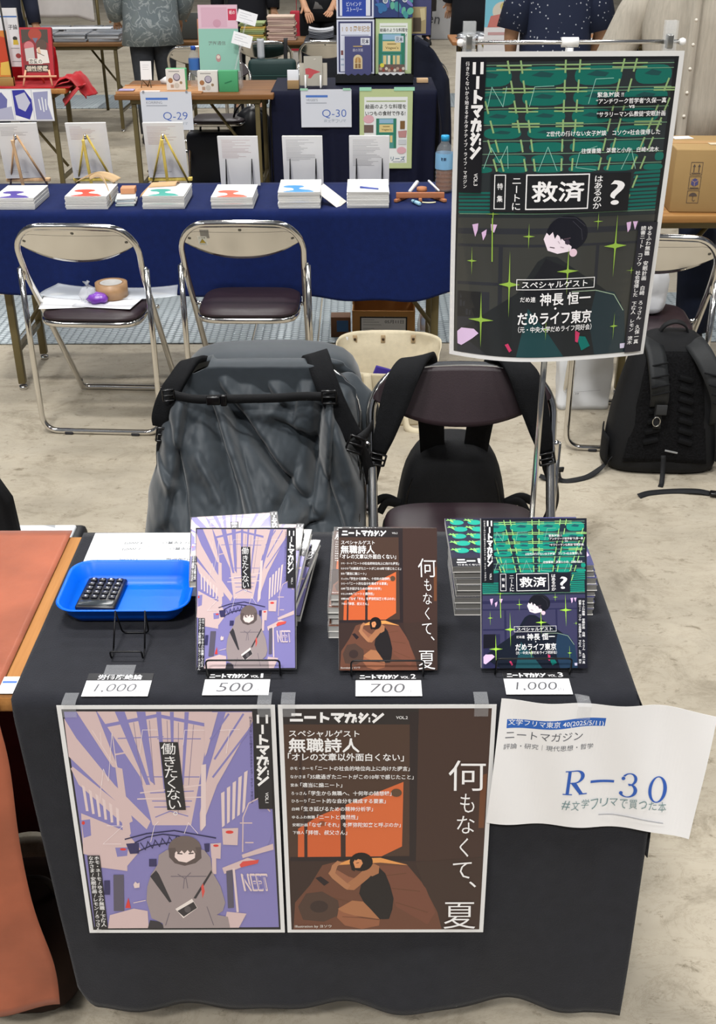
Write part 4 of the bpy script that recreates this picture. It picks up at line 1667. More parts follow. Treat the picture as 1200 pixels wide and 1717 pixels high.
def make_chair(label, x, y, rz, group='chrome folding chairs', sticker=False):
    """origin on the floor under the middle of the rear foot bar, facing +y"""
    t = thing('folding_chair', label, 'chair', (x, y, 0), rz, group)
    r = 0.0108

    def ytop(z):
        return 0.02 - 0.40 * (z - 0.575)
    hb = 0.206
    back = fillet([(-0.188, 0.41, r), (-0.199, 0.02, 0.575), (-0.203, -0.026, 0.69), (-0.150, -0.050, 0.752), (0, -0.062, 0.758), (0.150, -0.050, 0.752),
                   (0.203, -0.026, 0.69), (0.199, 0.02, 0.575), (0.188, 0.41, r)], 0.055, 6)
    k = MB()
    k.tube(back, r, None, 12, caps=False)
    k.tube(fillet([(-0.188, 0.41 - 0.03, r + 0.045), (-0.188, 0.412, r), (-0.13, 0.416, r), (0.13, 0.416, r), (0.188, 0.412, r), (0.188, 0.41 - 0.03, r + 0.045)], 0.06, 6), r * 0.99, None, 12)
    k.build('back_frame', CHROME, t)
    k = MB()
    k.tube(fillet([(-0.2135, 0.008, 0.60), (-0.2145, 0.004, 0.30), (-0.2125, 0, r), (0.2125, 0, r), (0.2145, 0.004, 0.30), (0.2135, 0.008, 0.60)], 0.06, 8), r * 0.92, None, 12)
    k.build('rear_frame', CHROME, t)
    for s in (-1, 1):
        MB().box((s * 0.2065, 0.012, 0.583), (0.022, 0.018, 0.05), None, bevel=0.006).build('hinge', CHROME, t)
        MB().cyl((s * 0.17, 0.16, 0.415), (s * 0.205, 0.16, 0.425), 0.007, None, 10).build('pivot_bolt', CHROME, t)
        MB().box((s * 0.12, 0.0, 0.006), (0.03, 0.026, 0.012), None, bevel=0.004).build('foot_pad', RUBBER, t)
    # seat
    k = MB()
    N = 28

    def seat_outline(w, d, cy, z):
        pts = []
        for j in range(40):
            a = 2 * pi * j / 40
            q = 0.42
            pts.append(Vector((w * math.copysign(abs(cos(a)) ** q, cos(a)), cy + d * math.copysign(abs(sin(a)) ** q, sin(a)), z)))
        return pts
    cy = 0.135

    def loft(mb, layers):
        R = [[mb.bm.verts.new(p) for p in seat_outline(*l)] for l in layers]
        for a, b in zip(R, R[1:]):
            for j in range(40):
                mb._face([a[j], a[(j + 1) % 40], b[(j + 1) % 40], b[j]], 0, True)
        mb._face(R[0][::-1], 0, True)
        mb._face(R[-1], 0, True)
    loft(k, [(0.155, 0.135, cy, 0.402), (0.172, 0.152, cy, 0.403), (0.1765, 0.157, cy, 0.410), (0.1765, 0.157, cy, 0.421), (0.170, 0.150, cy, 0.423)])
    k.build('seat_pan', CHROME, t)
    k = MB()
    loft(k, [(0.166, 0.147, cy, 0.423), (0.172, 0.153, cy, 0.426), (0.172, 0.153, cy, 0.434), (0.162, 0.143, cy, 0.441), (0.12, 0.10, cy, 0.446), (0.05, 0.04, cy, 0.447)])
    k.build('seat', VINYL, t)

    # curved back panel: steel shell behind, vinyl pad in front
    def panel(dz_top, zc, ze, hw, off, bow):
        def fn(u, v):
            xx = (u * 2 - 1)
            x = xx * hw
            edge = abs(xx) ** 2.2
            zt = 0.753 + dz_top - 0.012 * xx * xx - 0.045 * max(0, abs(xx) - 0.72) / 0.28 * max(0, abs(xx) - 0.72) / 0.28
            zb = zc + (ze - zc) * edge
            z = zt + (zb - zt) * v
            return Vector((x, ytop(z) + off - bow * (1 - xx * xx) + 0.002, z))
        return fn
    k = MB()
    k.grid(panel(0.000, 0.630, 0.694, 0.197, -0.004, 0.012), 28, 10, None, 0.002)
    sh = k.build('back_shell', CHROME, t)
    k = MB()
    for px, pz in ((0, 0.738), (-0.168, 0.706), (0.168, 0.706)):
        bw = 0.012 * (1 - (px / 0.196) ** 2)
        yy = ytop(pz) - 0.002 - bw
        k.lathe([(0, -0.0025), (0.004, -0.0025), (0.0078, 0), (0.0078, 0.001)], (0, 0, 0), None, 14)
        vs = [v for v in k.bm.verts if not v.tag]
        for v in vs:
            v.co = Vector((px + v.co.x, yy + v.co.z, pz + v.co.y))
            v.tag = True
    k.build('rivet', mat('#6d6c68', 0.35, 0.9), sh)
    # raised rim line pressed into the shell
    k = MB()
    fn = panel(0.000, 0.630, 0.694, 0.196, -0.0048, 0.012)
    k.tube([fn(0.06 + 0.88 * i / 24, 0.22) - Vector((0, 0.0006, 0)) for i in range(25)], 0.0011, None, 6)
    k.build('bead', mat('#8d8b86', 0.3, 1.0), sh)
    k = MB()
    k.grid(panel(0.008, 0.636, 0.698, 0.196, 0.014, 0.010), 30, 12, None, 0.012)
    k.build('backrest', VINYL, t)
    if sticker:
        A = Art(0.030, 0.034, 0.5, 30, 34)
        A.rect(0, 0, 30, 34, '#d9d8cc')
        A.text('ご注意', 4, 2, 22, 6, '#4d4b43', 0.01)
        A.poly([(15, 9), (26, 26), (4, 26)], '#2f2c22')
        A.poly([(15, 12), (23.5, 25), (6.5, 25)], '#d8b93a')
        A.lines([[(11, 23), (15, 17)], [(15, 17), (19, 23)]], 1.6, '#2f2c22')
        A.lines([[(4, 29), (26, 29)], [(4, 32), (22, 32)]], 0.8, '#77756b')
        bw = 0.012 * (1 - (0.122 / 0.196) ** 2)
        A.build('sticker', sh, (-0.137, ytop(0.71) - 0.0105 - bw - 0.0015, 0.684), (radians(21), 0, radians(-6)), thick=0.0002)
    return t


CH_A = make_chair('chrome folding chair with a tape roll and papers on its seat, back turned', -0.447, 2.405, radians(-3.5))
CH_B = make_chair('empty chrome folding chair with a warning sticker on its steel back', 0.086, 2.440, radians(-1), sticker=True)
CH_C = make_chair('chrome folding chair behind the black backpack, white bag on its seat', 1.392, 2.245, radians(-5))
CH_D = make_chair('folding chair with burgundy vinyl pads and a small black backpack slung on it', 0.700, 1.045, pi)
CH_E = make_chair('folding chair hidden under the draped grey jacket', 0.267, 1.045, pi)

# ---------------------------------------------------------------- small black backpack slung over the burgundy chair
NYLON = mat('#0e0f12', 0.72, 0, 0.35, 0.2, 120, 0.3, 700)
NYLON2 = mat('#0c0d10', 0.85, 0, 0.25, 0.2, 120, 0.4, 500)
WEB = mat('#141518', 0.65, 0, 0.4, 0.15, 300, 0.4, 900)
BUCK = mat('#0b0b0d', 0.3, 0, 0.5)


def buckle(parent, c, w, h, rot=(0, 0, 0), name='buckle'):
    k = MB()
    M = Matrix.Translation(c) @ Matrix.Rotation(rot[2], 4, 'Z') @ Matrix.Rotation(rot[1], 4, 'Y') @ Matrix.Rotation(rot[0], 4, 'X')
    for p, s in (((0, 0, h / 2), (w, 0.007, h * 0.16)), ((0, 0, -h / 2), (w, 0.007, h * 0.16)), ((0, 0.0, 0), (w, 0.006, h * 0.14)),
                 ((w / 2, 0, 0), (w * 0.12, 0.007, h * 1.1)), ((-w / 2, 0, 0), (w * 0.12, 0.007, h * 1.1))):
        k.box(M @ Vector(p), s, None, M.to_3x3().to_4x4(), bevel=0.0015, seg=1)
    return k.build(name, BUCK, parent)


bp = thing('backpack', 'small black backpack slung by its straps over the burgundy chair back', 'backpack', (0.700, 1.245, 0))
DB = -0.035
k = MB()
R = []
for z, hw, hd in ((0.205, 0.105, 0.05), (0.215, 0.13, 0.075), (0.25, 0.142, 0.085), (0.33, 0.143, 0.088), (0.42, 0.130, 0.085), (0.48, 0.116, 0.078), (0.525, 0.095, 0.065), (0.555, 0.065, 0.048), (0.566, 0.03, 0.022)):
    R.append([p + Vector((0.006 * fbm(p.x * 9, p.y * 9, z * 9), 0.006 * fbm(p.x * 9, p.y * 9, z * 9 + 7), 0)) for p in sq_ring(0.0, 0.0, z + DB, hw, hd, p=0.62)])
loft_rings(k, R)
k.build('bag_body', NYLON, bp, subsurf=1)
k = MB()
k.grid(lambda u, v: (-0.095 + 0.19 * u, -0.086 - 0.012 * sin(pi * u) ** 0.5 * sin(pi * v) ** 0.5, 0.22 + 0.15 * v), 12, 10, None, 0.004)
k.build('front_pocket', NYLON2, bp)
k = MB()
for s in (-1, 1):
    k.tube(smooth_path([(s * 0.118, -0.05, 0.23), (s * 0.118, -0.062, 0.33), (s * 0.104, -0.060, 0.42), (s * 0.07, -0.052, 0.475), (0, -0.047, 0.505)], 5), 0.0028, None, 6)
k.build('zip', BUCK, bp)
MB().cyl((-0.122, -0.062, 0.322), (-0.122, -0.062, 0.308), 0.003, None, 8).build('zip_pull', CHROME, bp)
for s in (-1, 1):
    st = MB()
    # from the bag top up behind the pad, over the chair rail and down the front
    st.ribbon([(s * 0.052, -0.03, 0.50), (s * 0.060, -0.055, 0.60), (s * 0.075, -0.100, 0.70), (s * 0.088, -0.124, 0.770), (s * 0.108, -0.160, 0.782), (s * 0.130, -0.203, 0.760),
               (s * 0.152, -0.226, 0.70), (s * 0.172, -0.240, 0.635), (s * 0.184, -0.242, 0.592)],
              lambda u: 0.058 + 0.008 * sin(pi * u) - 0.026 * max(0, (u - 0.72) / 0.28), 0.009, None, side=(1, 0, -0.22 * s), n=6)
    so = st.build('shoulder_strap', NYLON2, bp)
    st = MB()
    st.ribbon([(s * 0.186, -0.236, 0.60), (s * 0.19, -0.236, 0.56), (s * (0.214 if s > 0 else 0.20), -0.20, 0.49), (s * (0.228 if s > 0 else 0.2), -0.15, 0.41), (s * 0.215, -0.10, 0.33), (s * 0.16, -0.03, 0.27), (s * 0.125, 0, 0.25)],
              0.024, 0.0018, None, side=(1, 0, 0), n=5)
    st.build('webbing', WEB, so)
    buckle(so, (s * 0.187, -0.244, 0.578), 0.034, 0.026, (0, -s * 0.25, 0))
    st = MB()
    for dz, dx in ((0.0, 0.048), (-0.03, 0.035)):
        st.ribbon([(s * 0.125, -0.04, 0.355), (s * (0.150 + dx * 0.3), -0.06, 0.385 + dz * 0.4), (s * (0.145 + dx), -0.07, 0.378 + dz)], 0.022, 0.003, None, side=(0.1, 0, 1), n=5)
    st.build('side_strap', WEB, bp)

# ---------------------------------------------------------------- grey jacket draped over the left chair, grey pack behind it
JACK = mat('#30373d', 0.55, 0, 0.35, 0.08, 60, 0.12, 900, sheen=0.25)


def pl(t, pts):
    for (a, va), (b, vb) in zip(pts, pts[1:]):
        if t <= b:
            q = (t - a) / (b - a)
            q = q * q * (3 - 2 * q)
            return va + (vb - va) * q
    return pts[-1][1]


def crease(x, z, x0, z0, x1, z1, w, depth):
    """soft fold along a segment"""
    dx, dz = x1 - x0, z1 - z0
    L = dx * dx + dz * dz
    t = max(0, min(1, ((x - x0) * dx + (z - z0) * dz) / L))
    d = (x - x0 - t * dx) * (-dz) + (z - z0 - t * dz) * dx
    d /= sqrt(L)
    e = sqrt((x - x0 - t * dx) ** 2 + (z - z0 - t * dz) ** 2)
    fall = math.exp(-(max(0, e - abs(d)) / (w * 1.5)) ** 2)
    ww = w * (0.45 if d > 0 else 1.5)
    return depth * math.exp(-(d / ww) ** 2) * fall * (0.35 + 0.65 * sin(pi * min(1, t * 0.8 + 0.15)))


FOLDS = [(0.12, 0.76, 0.23, 0.50, 0.016, -0.030), (0.15, 0.75, 0.36, 0.50, 0.022, -0.034), (0.17, 0.70, 0.27, 0.46, 0.014, 0.020), (0.235, 0.62, 0.34, 0.50, 0.014, 0.022),
         (0.40, 0.75, 0.37, 0.50, 0.010, -0.024), (0.415, 0.74, 0.40, 0.50, 0.010, 0.018), (0.42, 0.66, 0.49, 0.46, 0.016, 0.022), (0.38, 0.60, 0.45, 0.42, 0.016, -0.020),
         (0.09, 0.70, 0.05, 0.48, 0.015, 0.020), (0.065, 0.66, 0.11, 0.46, 0.012, -0.014), (0.03, 0.58, 0.08, 0.53, 0.010, 0.016), (0.30, 0.66, 0.38, 0.62, 0.016, -0.018),
         (0.20, 0.48, 0.36, 0.50, 0.016, 0.030), (0.24, 0.44, 0.38, 0.47, 0.010, -0.018), (0.13, 0.60, 0.18, 0.52, 0.010, 0.012), (0.33, 0.56, 0.28, 0.47, 0.012, -0.016),
         (0.25, 0.75, 0.30, 0.70, 0.016, -0.014), (0.34, 0.75, 0.33, 0.68, 0.014, -0.014)]


def jacket(u, v):
    # v: 0 behind the chair rail, 0.22 over the rail, 1 hem near the seat front
    if v < 0.22:
        q = v / 0.22
        z = 0.70 + 0.078 * sin(q * pi / 2)
        y = 1.165 - 0.062 * q
    else:
        q = (v - 0.22) / 0.78
        z = 0.778 - 0.012 * sin(min(1, q * 6) * pi / 2) - q * (0.275 + 0.16 * abs(2 * u - 1) ** 1.3 + 0.012 * sin(u * 19))
        y = 1.103 - 0.05 * sin(min(1, q * 5) * pi / 2) - 0.045 * q - 0.15 * q * q
    xl = pl(0.78 - z, [(0.0, 0.150), (0.03, 0.085), (0.06, 0.058), (0.15, 0.024), (0.22, 0.018), (0.30, -0.004), (0.50, -0.02)])
    xr = pl(0.78 - z, [(0.0, 0.372), (0.03, 0.440), (0.06, 0.466), (0.15, 0.474), (0.22, 0.478), (0.30, 0.484), (0.50, 0.49)])
    x = xl + (xr - xl) * u
    d = 0.0
    for f_ in FOLDS:
        d += crease(x, z, *f_)
    amp = max(0, min(1, (v - 0.15) / 0.2))
    d = d * amp + 0.006 * fbm(x * 14, z * 9, 2.0) * (0.3 + amp) + 0.010 * fbm(x * 5 + z * 3, z * 4, 5) * amp
    edge = max(0, abs(2 * u - 1) - 0.86) / 0.14
    y += 0.075 * edge ** 2 * min(1, v * 2)           # sides wrap backwards round the chair
    yy = y - d * 1.7 - 0.022 - 0.006 * amp
    if v > 0.22:
        yy = min(yy, 1.046 if z > 0.60 else 1.03)
    return (x, yy, z + 0.25 * d + 0.004)


k = MB()
k.grid(jacket, 150, 130)
o = k.build('jacket', JACK, solid=0.002)
tag(o, 'dark grey rain jacket draped over the chair left of the burgundy one', 'jacket')
k = MB()
k.tube(smooth_path([(0.145 + 0.075 * i / 8, 0.875 - 0.002 * i, 0.447 + 0.002 * sin(i)) for i in range(9)], 2), 0.0016, None, 6)

gp = thing('backpack', 'dark grey backpack strapped to the chair over the draped jacket', 'backpack', (0.267, 1.27, 0))
k = MB()
R = []
for z, hw, hd in ((0.215, 0.16, 0.07), (0.225, 0.19, 0.10), (0.28, 0.205, 0.115), (0.42, 0.21, 0.115), (0.56, 0.215, 0.11), (0.66, 0.215, 0.10), (0.715, 0.20, 0.085), (0.74, 0.16, 0.06), (0.748, 0.08, 0.03)):
    R.append([p + Vector((0.012 * fbm(p.x * 8, p.y * 8, z * 8), 0.012 * fbm(p.x * 8, p.y * 8, z * 8 + 7), 0)) for p in sq_ring(0, 0, z, hw, hd, p=0.6)])
loft_rings(k, R)
k.build('bag_body', JACK, gp, subsurf=1)
k = MB()                                          # puffed side pocket at the right
R = []
for i in range(9):
    t_ = i / 8
    w = sin(pi * (0.12 + 0.80 * t_)) ** 0.7
    c_ = Vector((0.155 + 0.075 * t_, -0.165 - 0.02 * t_, 0.735 - 0.16 * t_))
    R.append([c_ + Vector((cos(a) * 0.052 * w, sin(a) * 0.035 * w, cos(a) * 0.026 * w)) * (1 + 0.16 * fbm(cos(a) * 2, sin(a) * 2, t_ * 5)) for a in [2 * pi * j / 20 for j in range(20)]])
loft_rings(k, R)
k.build('side_pocket', JACK, gp, subsurf=1)
# shoulder straps over the front, in the pack's own space (chair front = -y)
sl = MB()
sl.ribbon([(-0.150, -0.105, 0.752), (-0.165, -0.165, 0.775), (-0.188, -0.215, 0.752), (-0.210, -0.235, 0.715), (-0.226, -0.240, 0.672), (-0.228, -0.238, 0.645)],
          lambda u: 0.052 - 0.012 * u, 0.011, None, side=(1, -0.3, 0.35), n=6)
so = sl.build('shoulder_strap', NYLON2, gp, (0, -0.020, 0.008))
buckle(so, (-0.222, -0.250, 0.632), 0.030, 0.030, (0, 0.2, 0.3))
k = MB()
k.ribbon([(-0.222, -0.246, 0.64), (-0.230, -0.240, 0.60), (-0.236, -0.21, 0.55), (-0.225, -0.15, 0.50)], 0.022, 0.002, None, side=(1, 0, 0), n=5)
k.build('webbing', WEB, so)
sl = MB()
sl.ribbon([(0.100, -0.100, 0.755), (0.112, -0.165, 0.788), (0.128, -0.225, 0.762), (0.150, -0.252, 0.712), (0.178, -0.266, 0.655), (0.192, -0.270, 0.632)],
          lambda u: 0.054 - 0.010 * u, 0.011, None, side=(1, 0, 0.30), n=6)
so = sl.build('shoulder_strap', NYLON2, gp, (0, -0.020, 0.008))
buckle(so, (0.198, -0.282, 0.622), 0.034, 0.036, (0, 0.35, 0))
k = MB()
k.ribbon([(0.196, -0.276, 0.63), (0.212, -0.268, 0.60), (0.226, -0.25, 0.55), (0.232, -0.21, 0.48), (0.22, -0.13, 0.40)], 0.024, 0.002, None, side=(1, 0, 0.2), n=5)
k.ribbon([(0.20, -0.278, 0.628), (0.225, -0.262, 0.642), (0.236, -0.235, 0.650)], 0.02, 0.002, None, side=(0, 0.2, 1), n=4)
k.build('webbing', WEB, so)
k = MB()
k.ribbon([(-0.205, -0.248, 0.734), (-0.15, -0.262, 0.727), (-0.09, -0.266, 0.728), (0.02, -0.267, 0.730), (0.09, -0.262, 0.732), (0.160, -0.268, 0.732)], 0.020, 0.002, None, side=(0, 0, 1), n=6)
ss = k.build('sternum_strap', WEB, gp, (0, -0.016, 0))
k = MB()
k.box((-0.105, -0.272, 0.7275), (0.030, 0.010, 0.020), None, bevel=0.003)
k.box((-0.083, -0.272, 0.7275), (0.014, 0.008, 0.026), None, bevel=0.003)
k.build('buckle', BUCK, ss)
buckle(ss, (0.142, -0.271, 0.734), 0.030, 0.028, (0, 0, 0))
buckle(ss, (-0.203, -0.255, 0.733), 0.024, 0.024, (0, 0, 0.3))

# ---------------------------------------------------------------- black backpack standing on the floor
fp = thing('backpack', 'large black backpack standing on the floor with loose straps', 'backpack', (1.472, 2.125, 0), radians(-4))
k = MB()
R = []
for z, hw, hd, cy in ((0.0, 0.16, 0.06, 0.02), (0.008, 0.178, 0.085, 0.02), (0.05, 0.186, 0.095, 0.025), (0.13, 0.184, 0.098, 0.03), (0.22, 0.168, 0.095, 0.04), (0.30, 0.150, 0.088, 0.05), (0.37, 0.130, 0.078, 0.06),
                      (0.42, 0.105, 0.062, 0.068), (0.448, 0.075, 0.045, 0.072), (0.455, 0.04, 0.025, 0.074)):
    R.append([p + Vector((0.007 * fbm(p.x * 9, p.y * 9, z * 9), 0.005 * fbm(p.x * 9, p.y * 9, z * 9 + 7), 0)) for p in sq_ring(0, cy, z, hw, hd, p=0.6, n=36)])
loft_rings(k, R)
k.build('bag_body', NYLON, fp, subsurf=1)
MESH = mat('#0d0d0f', 0.95, 0, 0.2, 0.6, 160, 1.0, 160)
k = MB()


def yfront(z):
    return 0.02 - 0.095 + 0.14 * z + 0.02 * max(0, z - 0.3) / 0.15


k.grid(lambda u, v: ((-0.135 + 0.27 * u) * (1 - 0.38 * v), yfront(0.06 + 0.36 * v) - 0.014 * (sin(pi * u) ** 0.6) * (sin(pi * v) ** 0.5) - 0.002, 0.05 + 0.36 * v), 20, 20, None, 0.006)
k.build('back_panel', MESH, fp)
k = MB()
for i in range(7):
    for s in (-1, 1):
        z = 0.13 + 0.034 * i
        k.box((s * (0.055 - 0.003 * i), yfront(z) - 0.018, z), (0.05, 0.006, 0.020), None, (0, s * 0.3, 0), bevel=0.004, seg=1)
k.build('foam_rib', NYLON2, fp)
PADG = mat('#1e2022', 0.6, 0, 0.4, 0.1, 200, 0.2, 800)
for s, path in ((-1, [(-0.055, 0.055, 0.432), (-0.066, 0.02, 0.435), (-0.060, -0.04, 0.405), (-0.052, -0.085, 0.34), (-0.045, -0.085, 0.285), (-0.042, -0.065, 0.245)]),
                (1, [(0.045, 0.055, 0.432), (0.058, 0.02, 0.436), (0.085, -0.035, 0.405), (0.118, -0.075, 0.345), (0.142, -0.085, 0.285), (0.150, -0.075, 0.235), (0.155, -0.05, 0.18)])):
    k = MB()
    k.ribbon(path, lambda u: 0.066 - 0.012 * u, 0.013, None, side=(1, -0.15 * s, 0.25 * s), n=7)
    so = k.build('shoulder_strap', PADG, fp)
    k = MB()
    e = Vector(path[-1])
    k.ribbon([e + Vector((0, -0.004, 0.02)), e + Vector((0, -0.012, -0.03)), e + Vector((0.0, -0.015, -0.07))] if s < 0 else [e + Vector((0, -0.004, 0.02)), e + Vector((0.012, -0.01, -0.06)), e + Vector((0.02, 0.0, -0.12))], 0.024, 0.002, None, side=(1, 0, 0), n=5)
    k.build('webbing', WEB, so)
    k = MB()
    for i in range(4):
        t_ = 0.46 + 0.09 * i
        P = smooth_path(path, 20)
        q = P[int(t_ * (len(P) - 1))]
        k.box(q + Vector((0, -0.008, 0)), (0.058, 0.006, 0.006), None, (0.3, s * 0.25, 0), bevel=0.002, seg=1)
    k.build('stitched_fold', NYLON2, so)
k = MB()
k.ribbon([(-0.048, 0.07, 0.442), (-0.03, 0.06, 0.478), (0.004, 0.055, 0.492), (0.038, 0.06, 0.476), (0.052, 0.07, 0.440)], 0.020, 0.006, None, side=(0, 1, 0.2), n=6)
k.build('grab_handle', WEB, fp)
k = MB()
k.tube([(-0.048 + 0.012 * cos(a), -0.092, 0.205 + 0.016 * sin(a)) for a in [2 * pi * j / 16 for j in range(16)]], 0.0016, None, 6, closed=True)
k.build('ring', mat('#b9b8b2', 0.25, 1.0), fp)
MB().box((-0.035, -0.085, 0.243), (0.034, 0.006, 0.034), None, bevel=0.002).build('patch', mat('#2c2d2f', 0.8), fp)
k = MB()
k.ribbon([(-0.165, -0.03, 0.05), (-0.195, -0.05, 0.020), (-0.245, -0.095, 0.004), (-0.30, -0.125, 0.003), (-0.335, -0.128, 0.004), (-0.345, -0.125, 0.03)], 0.022, 0.002, None, side=(0.3, 1, 0.2), n=6)
k.ribbon([(-0.335, -0.128, 0.008), (-0.360, -0.13, 0.003), (-0.405, -0.115, 0.012)], 0.02, 0.002, None, side=(0.2, 1, 0.3), n=6)
w = k.build('hip_strap', WEB, fp)
k = MB()
k.box((-0.345, -0.125, 0.042), (0.032, 0.008, 0.02), None, (0.3, 0, 0.2), bevel=0.003)
k.box((-0.362, -0.125, 0.05), (0.006, 0.007, 0.02), None, (0.3, 0.3, 0.2), bevel=0.002)
k.build('buckle', BUCK, w)
k = MB()
k.ribbon([(0.165, -0.02, 0.055), (0.195, -0.05, 0.035), (0.212, -0.11, 0.012), (0.18, -0.165, 0.004), (0.14, -0.19, 0.003), (0.09, -0.19, 0.010), (0.02, -0.182, 0.004), (-0.06, -0.20, 0.004), (-0.10, -0.225, 0.004)], 0.020, 0.002, None,
         side=lambda u: (0, 1, 0.4) if u < 0.99 else (0, 1, 0.4), n=7)
w = k.build('hip_strap', WEB, fp)
k = MB()
k.box((0.142, -0.205, 0.012), (0.036, 0.026, 0.012), None, (0, 0, -0.15), bevel=0.004)
k.build('buckle', BUCK, w)
k = MB()
k.ribbon([(-0.01, -0.088, 0.085), (-0.008, -0.10, 0.04), (-0.012, -0.125, 0.006), (-0.02, -0.15, 0.004)], 0.016, 0.002, None, side=(1, 0.1, 0), n=5)
k.build('loose_strap', WEB, fp)
k = MB()
k.ribbon([(0.185, -0.0, 0.07), (0.21, -0.02, 0.085), (0.235, -0.03, 0.09)], 0.03, 0.004, None, side=(0, 0.3, 1), n=5)
k.build('loose_strap', WEB, fp)
MB().box((0.012, -0.09, 0.10), (0.042, 0.003, 0.006), None, (0, 0.2, 0), bevel=0.001).build('trim_tab', mat('#8e8f90', 0.5), fp)
for s, z in ((-1, 0.10), (1, 0.09)):
    k = MB()
    k.grid(lambda u, v: (s * (0.183 + 0.010 * sin(pi * u)), -0.055 + 0.13 * u, 0.03 + 0.10 * v), 8, 6, None, 0.004)
    k.build('side_pocket', NYLON2, fp)

# ---------------------------------------------------------------- chair A: papers, tape roll, wrapped bag
def cw(x, y, z=0.448):
    return (x, y, z)


t = thing('tape_roll', 'roll of brown kraft packing tape lying on papers on the chair seat', 'tape', (-0.397, 2.578, 0.4535))
k = MB()
ro, ri, h = 0.056, 0.0385, 0.05
k.lathe([(ri, 0), (ro, 0), (ro, h), (ri, h), (ri, 0)], (0, 0, 0), None, 40)
k.build('tape_winding', mat('#a98561', 0.4, 0, 0.5, 0.04, 90), t)
k = MB()
k.lathe([(ri - 0.0035, 0.0005), (ri - 0.0002, 0.0005), (ri - 0.0002, h - 0.0005), (ri - 0.0035, h - 0.0005), (ri - 0.0035, 0.0005)], (0, 0, 0), None, 40)
k.build('core', mat('#c9c7c4', 0.7), t)


def sheet_of_paper(label, w, h, x, y, z, rz, m, bend=0.004, cat='paper', group=None, name='sheet_of_paper'):
    k = MB()
    k.grid(lambda u, v: ((u - 0.5) * w, (v - 0.5) * h, 0.0005 + bend * (abs(2 * u - 1) ** 2 + 0.4 * sin(5 * v))), 14, 14, None, 0.0003)
    o = k.build(name, m, None, (x, y, z), (0, 0, rz))
    return tag(o, label, cat, group)


sheet_of_paper('white paper sheet on the chair seat, nearest the seat edge', 0.21, 0.148, -0.53, 2.535, 0.4485, 0.12, PAPER, 0.001)
sheet_of_paper('white paper sheet slanting under the tape roll on the chair seat', 0.21, 0.148, -0.40, 2.53, 0.4500, -0.18, mat('#e3e4e8', 0.75), 0.001)
PLAS = mat('#dfe4ea', 0.18, 0, 0.6, alpha=0.45)
sheet_of_paper('clear plastic sleeve sticking out left of the chair seat', 0.20, 0.15, -0.545, 2.63, 0.4520, -0.25, PLAS, 0.006, 'plastic sleeve', name='plastic_sleeve')
sheet_of_paper('clear plastic sleeve sticking out right of the chair seat', 0.22, 0.14, -0.285, 2.62, 0.4520, 0.12, PLAS, 0.006, 'plastic sleeve', name='plastic_sleeve')
t = thing('snack_bag', 'crumpled clear bag with a purple wrapper beside the tape roll', 'bag', (-0.452, 2.525, 0.4525))
k = MB()
k.lathe([(0.002, 0), (0.03, 0.003), (0.036, 0.014), (0.026, 0.026), (0.010, 0.032), (0, 0.033)], (0.018, -0.01, 0), None, 16, 1.1, 0.8)
for v in k.bm.verts:
    v.co += v.normal * 0.0 + Vector((0.012 * fbm(v.co.x * 60, v.co.y * 60, 1), 0.01 * fbm(v.co.x * 60, v.co.y * 60, 4), 0.006 * fbm(v.co.x * 70, v.co.z * 60, 8)))
k.build('purple_wrapper', mat('#7b3fb0', 0.25, 0, 0.6), t)
k = MB()
k.lathe([(0.004, 0), (0.03, 0.004), (0.034, 0.025), (0.022, 0.045), (0.008, 0.055), (0.014, 0.066), (0.0, 0.066)], (-0.022, 0.01, 0), None, 18, 0.9, 0.8)
for v in k.bm.verts:
    v.co += Vector((0.016 * fbm(v.co.x * 50, v.co.z * 50, 1), 0.012 * fbm(v.co.y * 50, v.co.z * 50, 4), 0.006 * fbm(v.co.x * 60, v.co.y * 60, 8)))
k.build('clear_wrapper', mat('#e8ebf0', 0.12, 0, 0.7, alpha=0.35), t)

# ---------------------------------------------------------------- canvas tote, cardboard box, bags
CANV = mat('#cdc2a8', 0.9, 0, 0.2, 0.05, 60, 0.25, 500)
t = thing('tote_bag', 'open cream canvas tote bag standing on the floor', 'bag', (0.572, 2.54, 0))


def tote(u, v):
    a = 2 * pi * u
    q = v
    hw = 0.150 + 0.038 * q
    hd = 0.070 + 0.030 * q
    x = hw * math.copysign(abs(cos(a)) ** 0.45, cos(a))
    y = hd * math.copysign(abs(sin(a)) ** 0.6, sin(a))
    top = 0.272 + 0.02 * max(0, sin(a)) - 0.075 * max(0, -sin(a)) ** 0.8 * (1 - 0.5 * abs(cos(a) - 0.35))
    z = top * q
    w = 0.012 * fbm(x * 8, y * 8, z * 8) * q
    return (x + w, y - 0.035 * q * max(0, -sin(a)) * (0.5 + 0.5 * cos(a * 2)) + w + 0.03 * q * max(0, sin(a)), z)


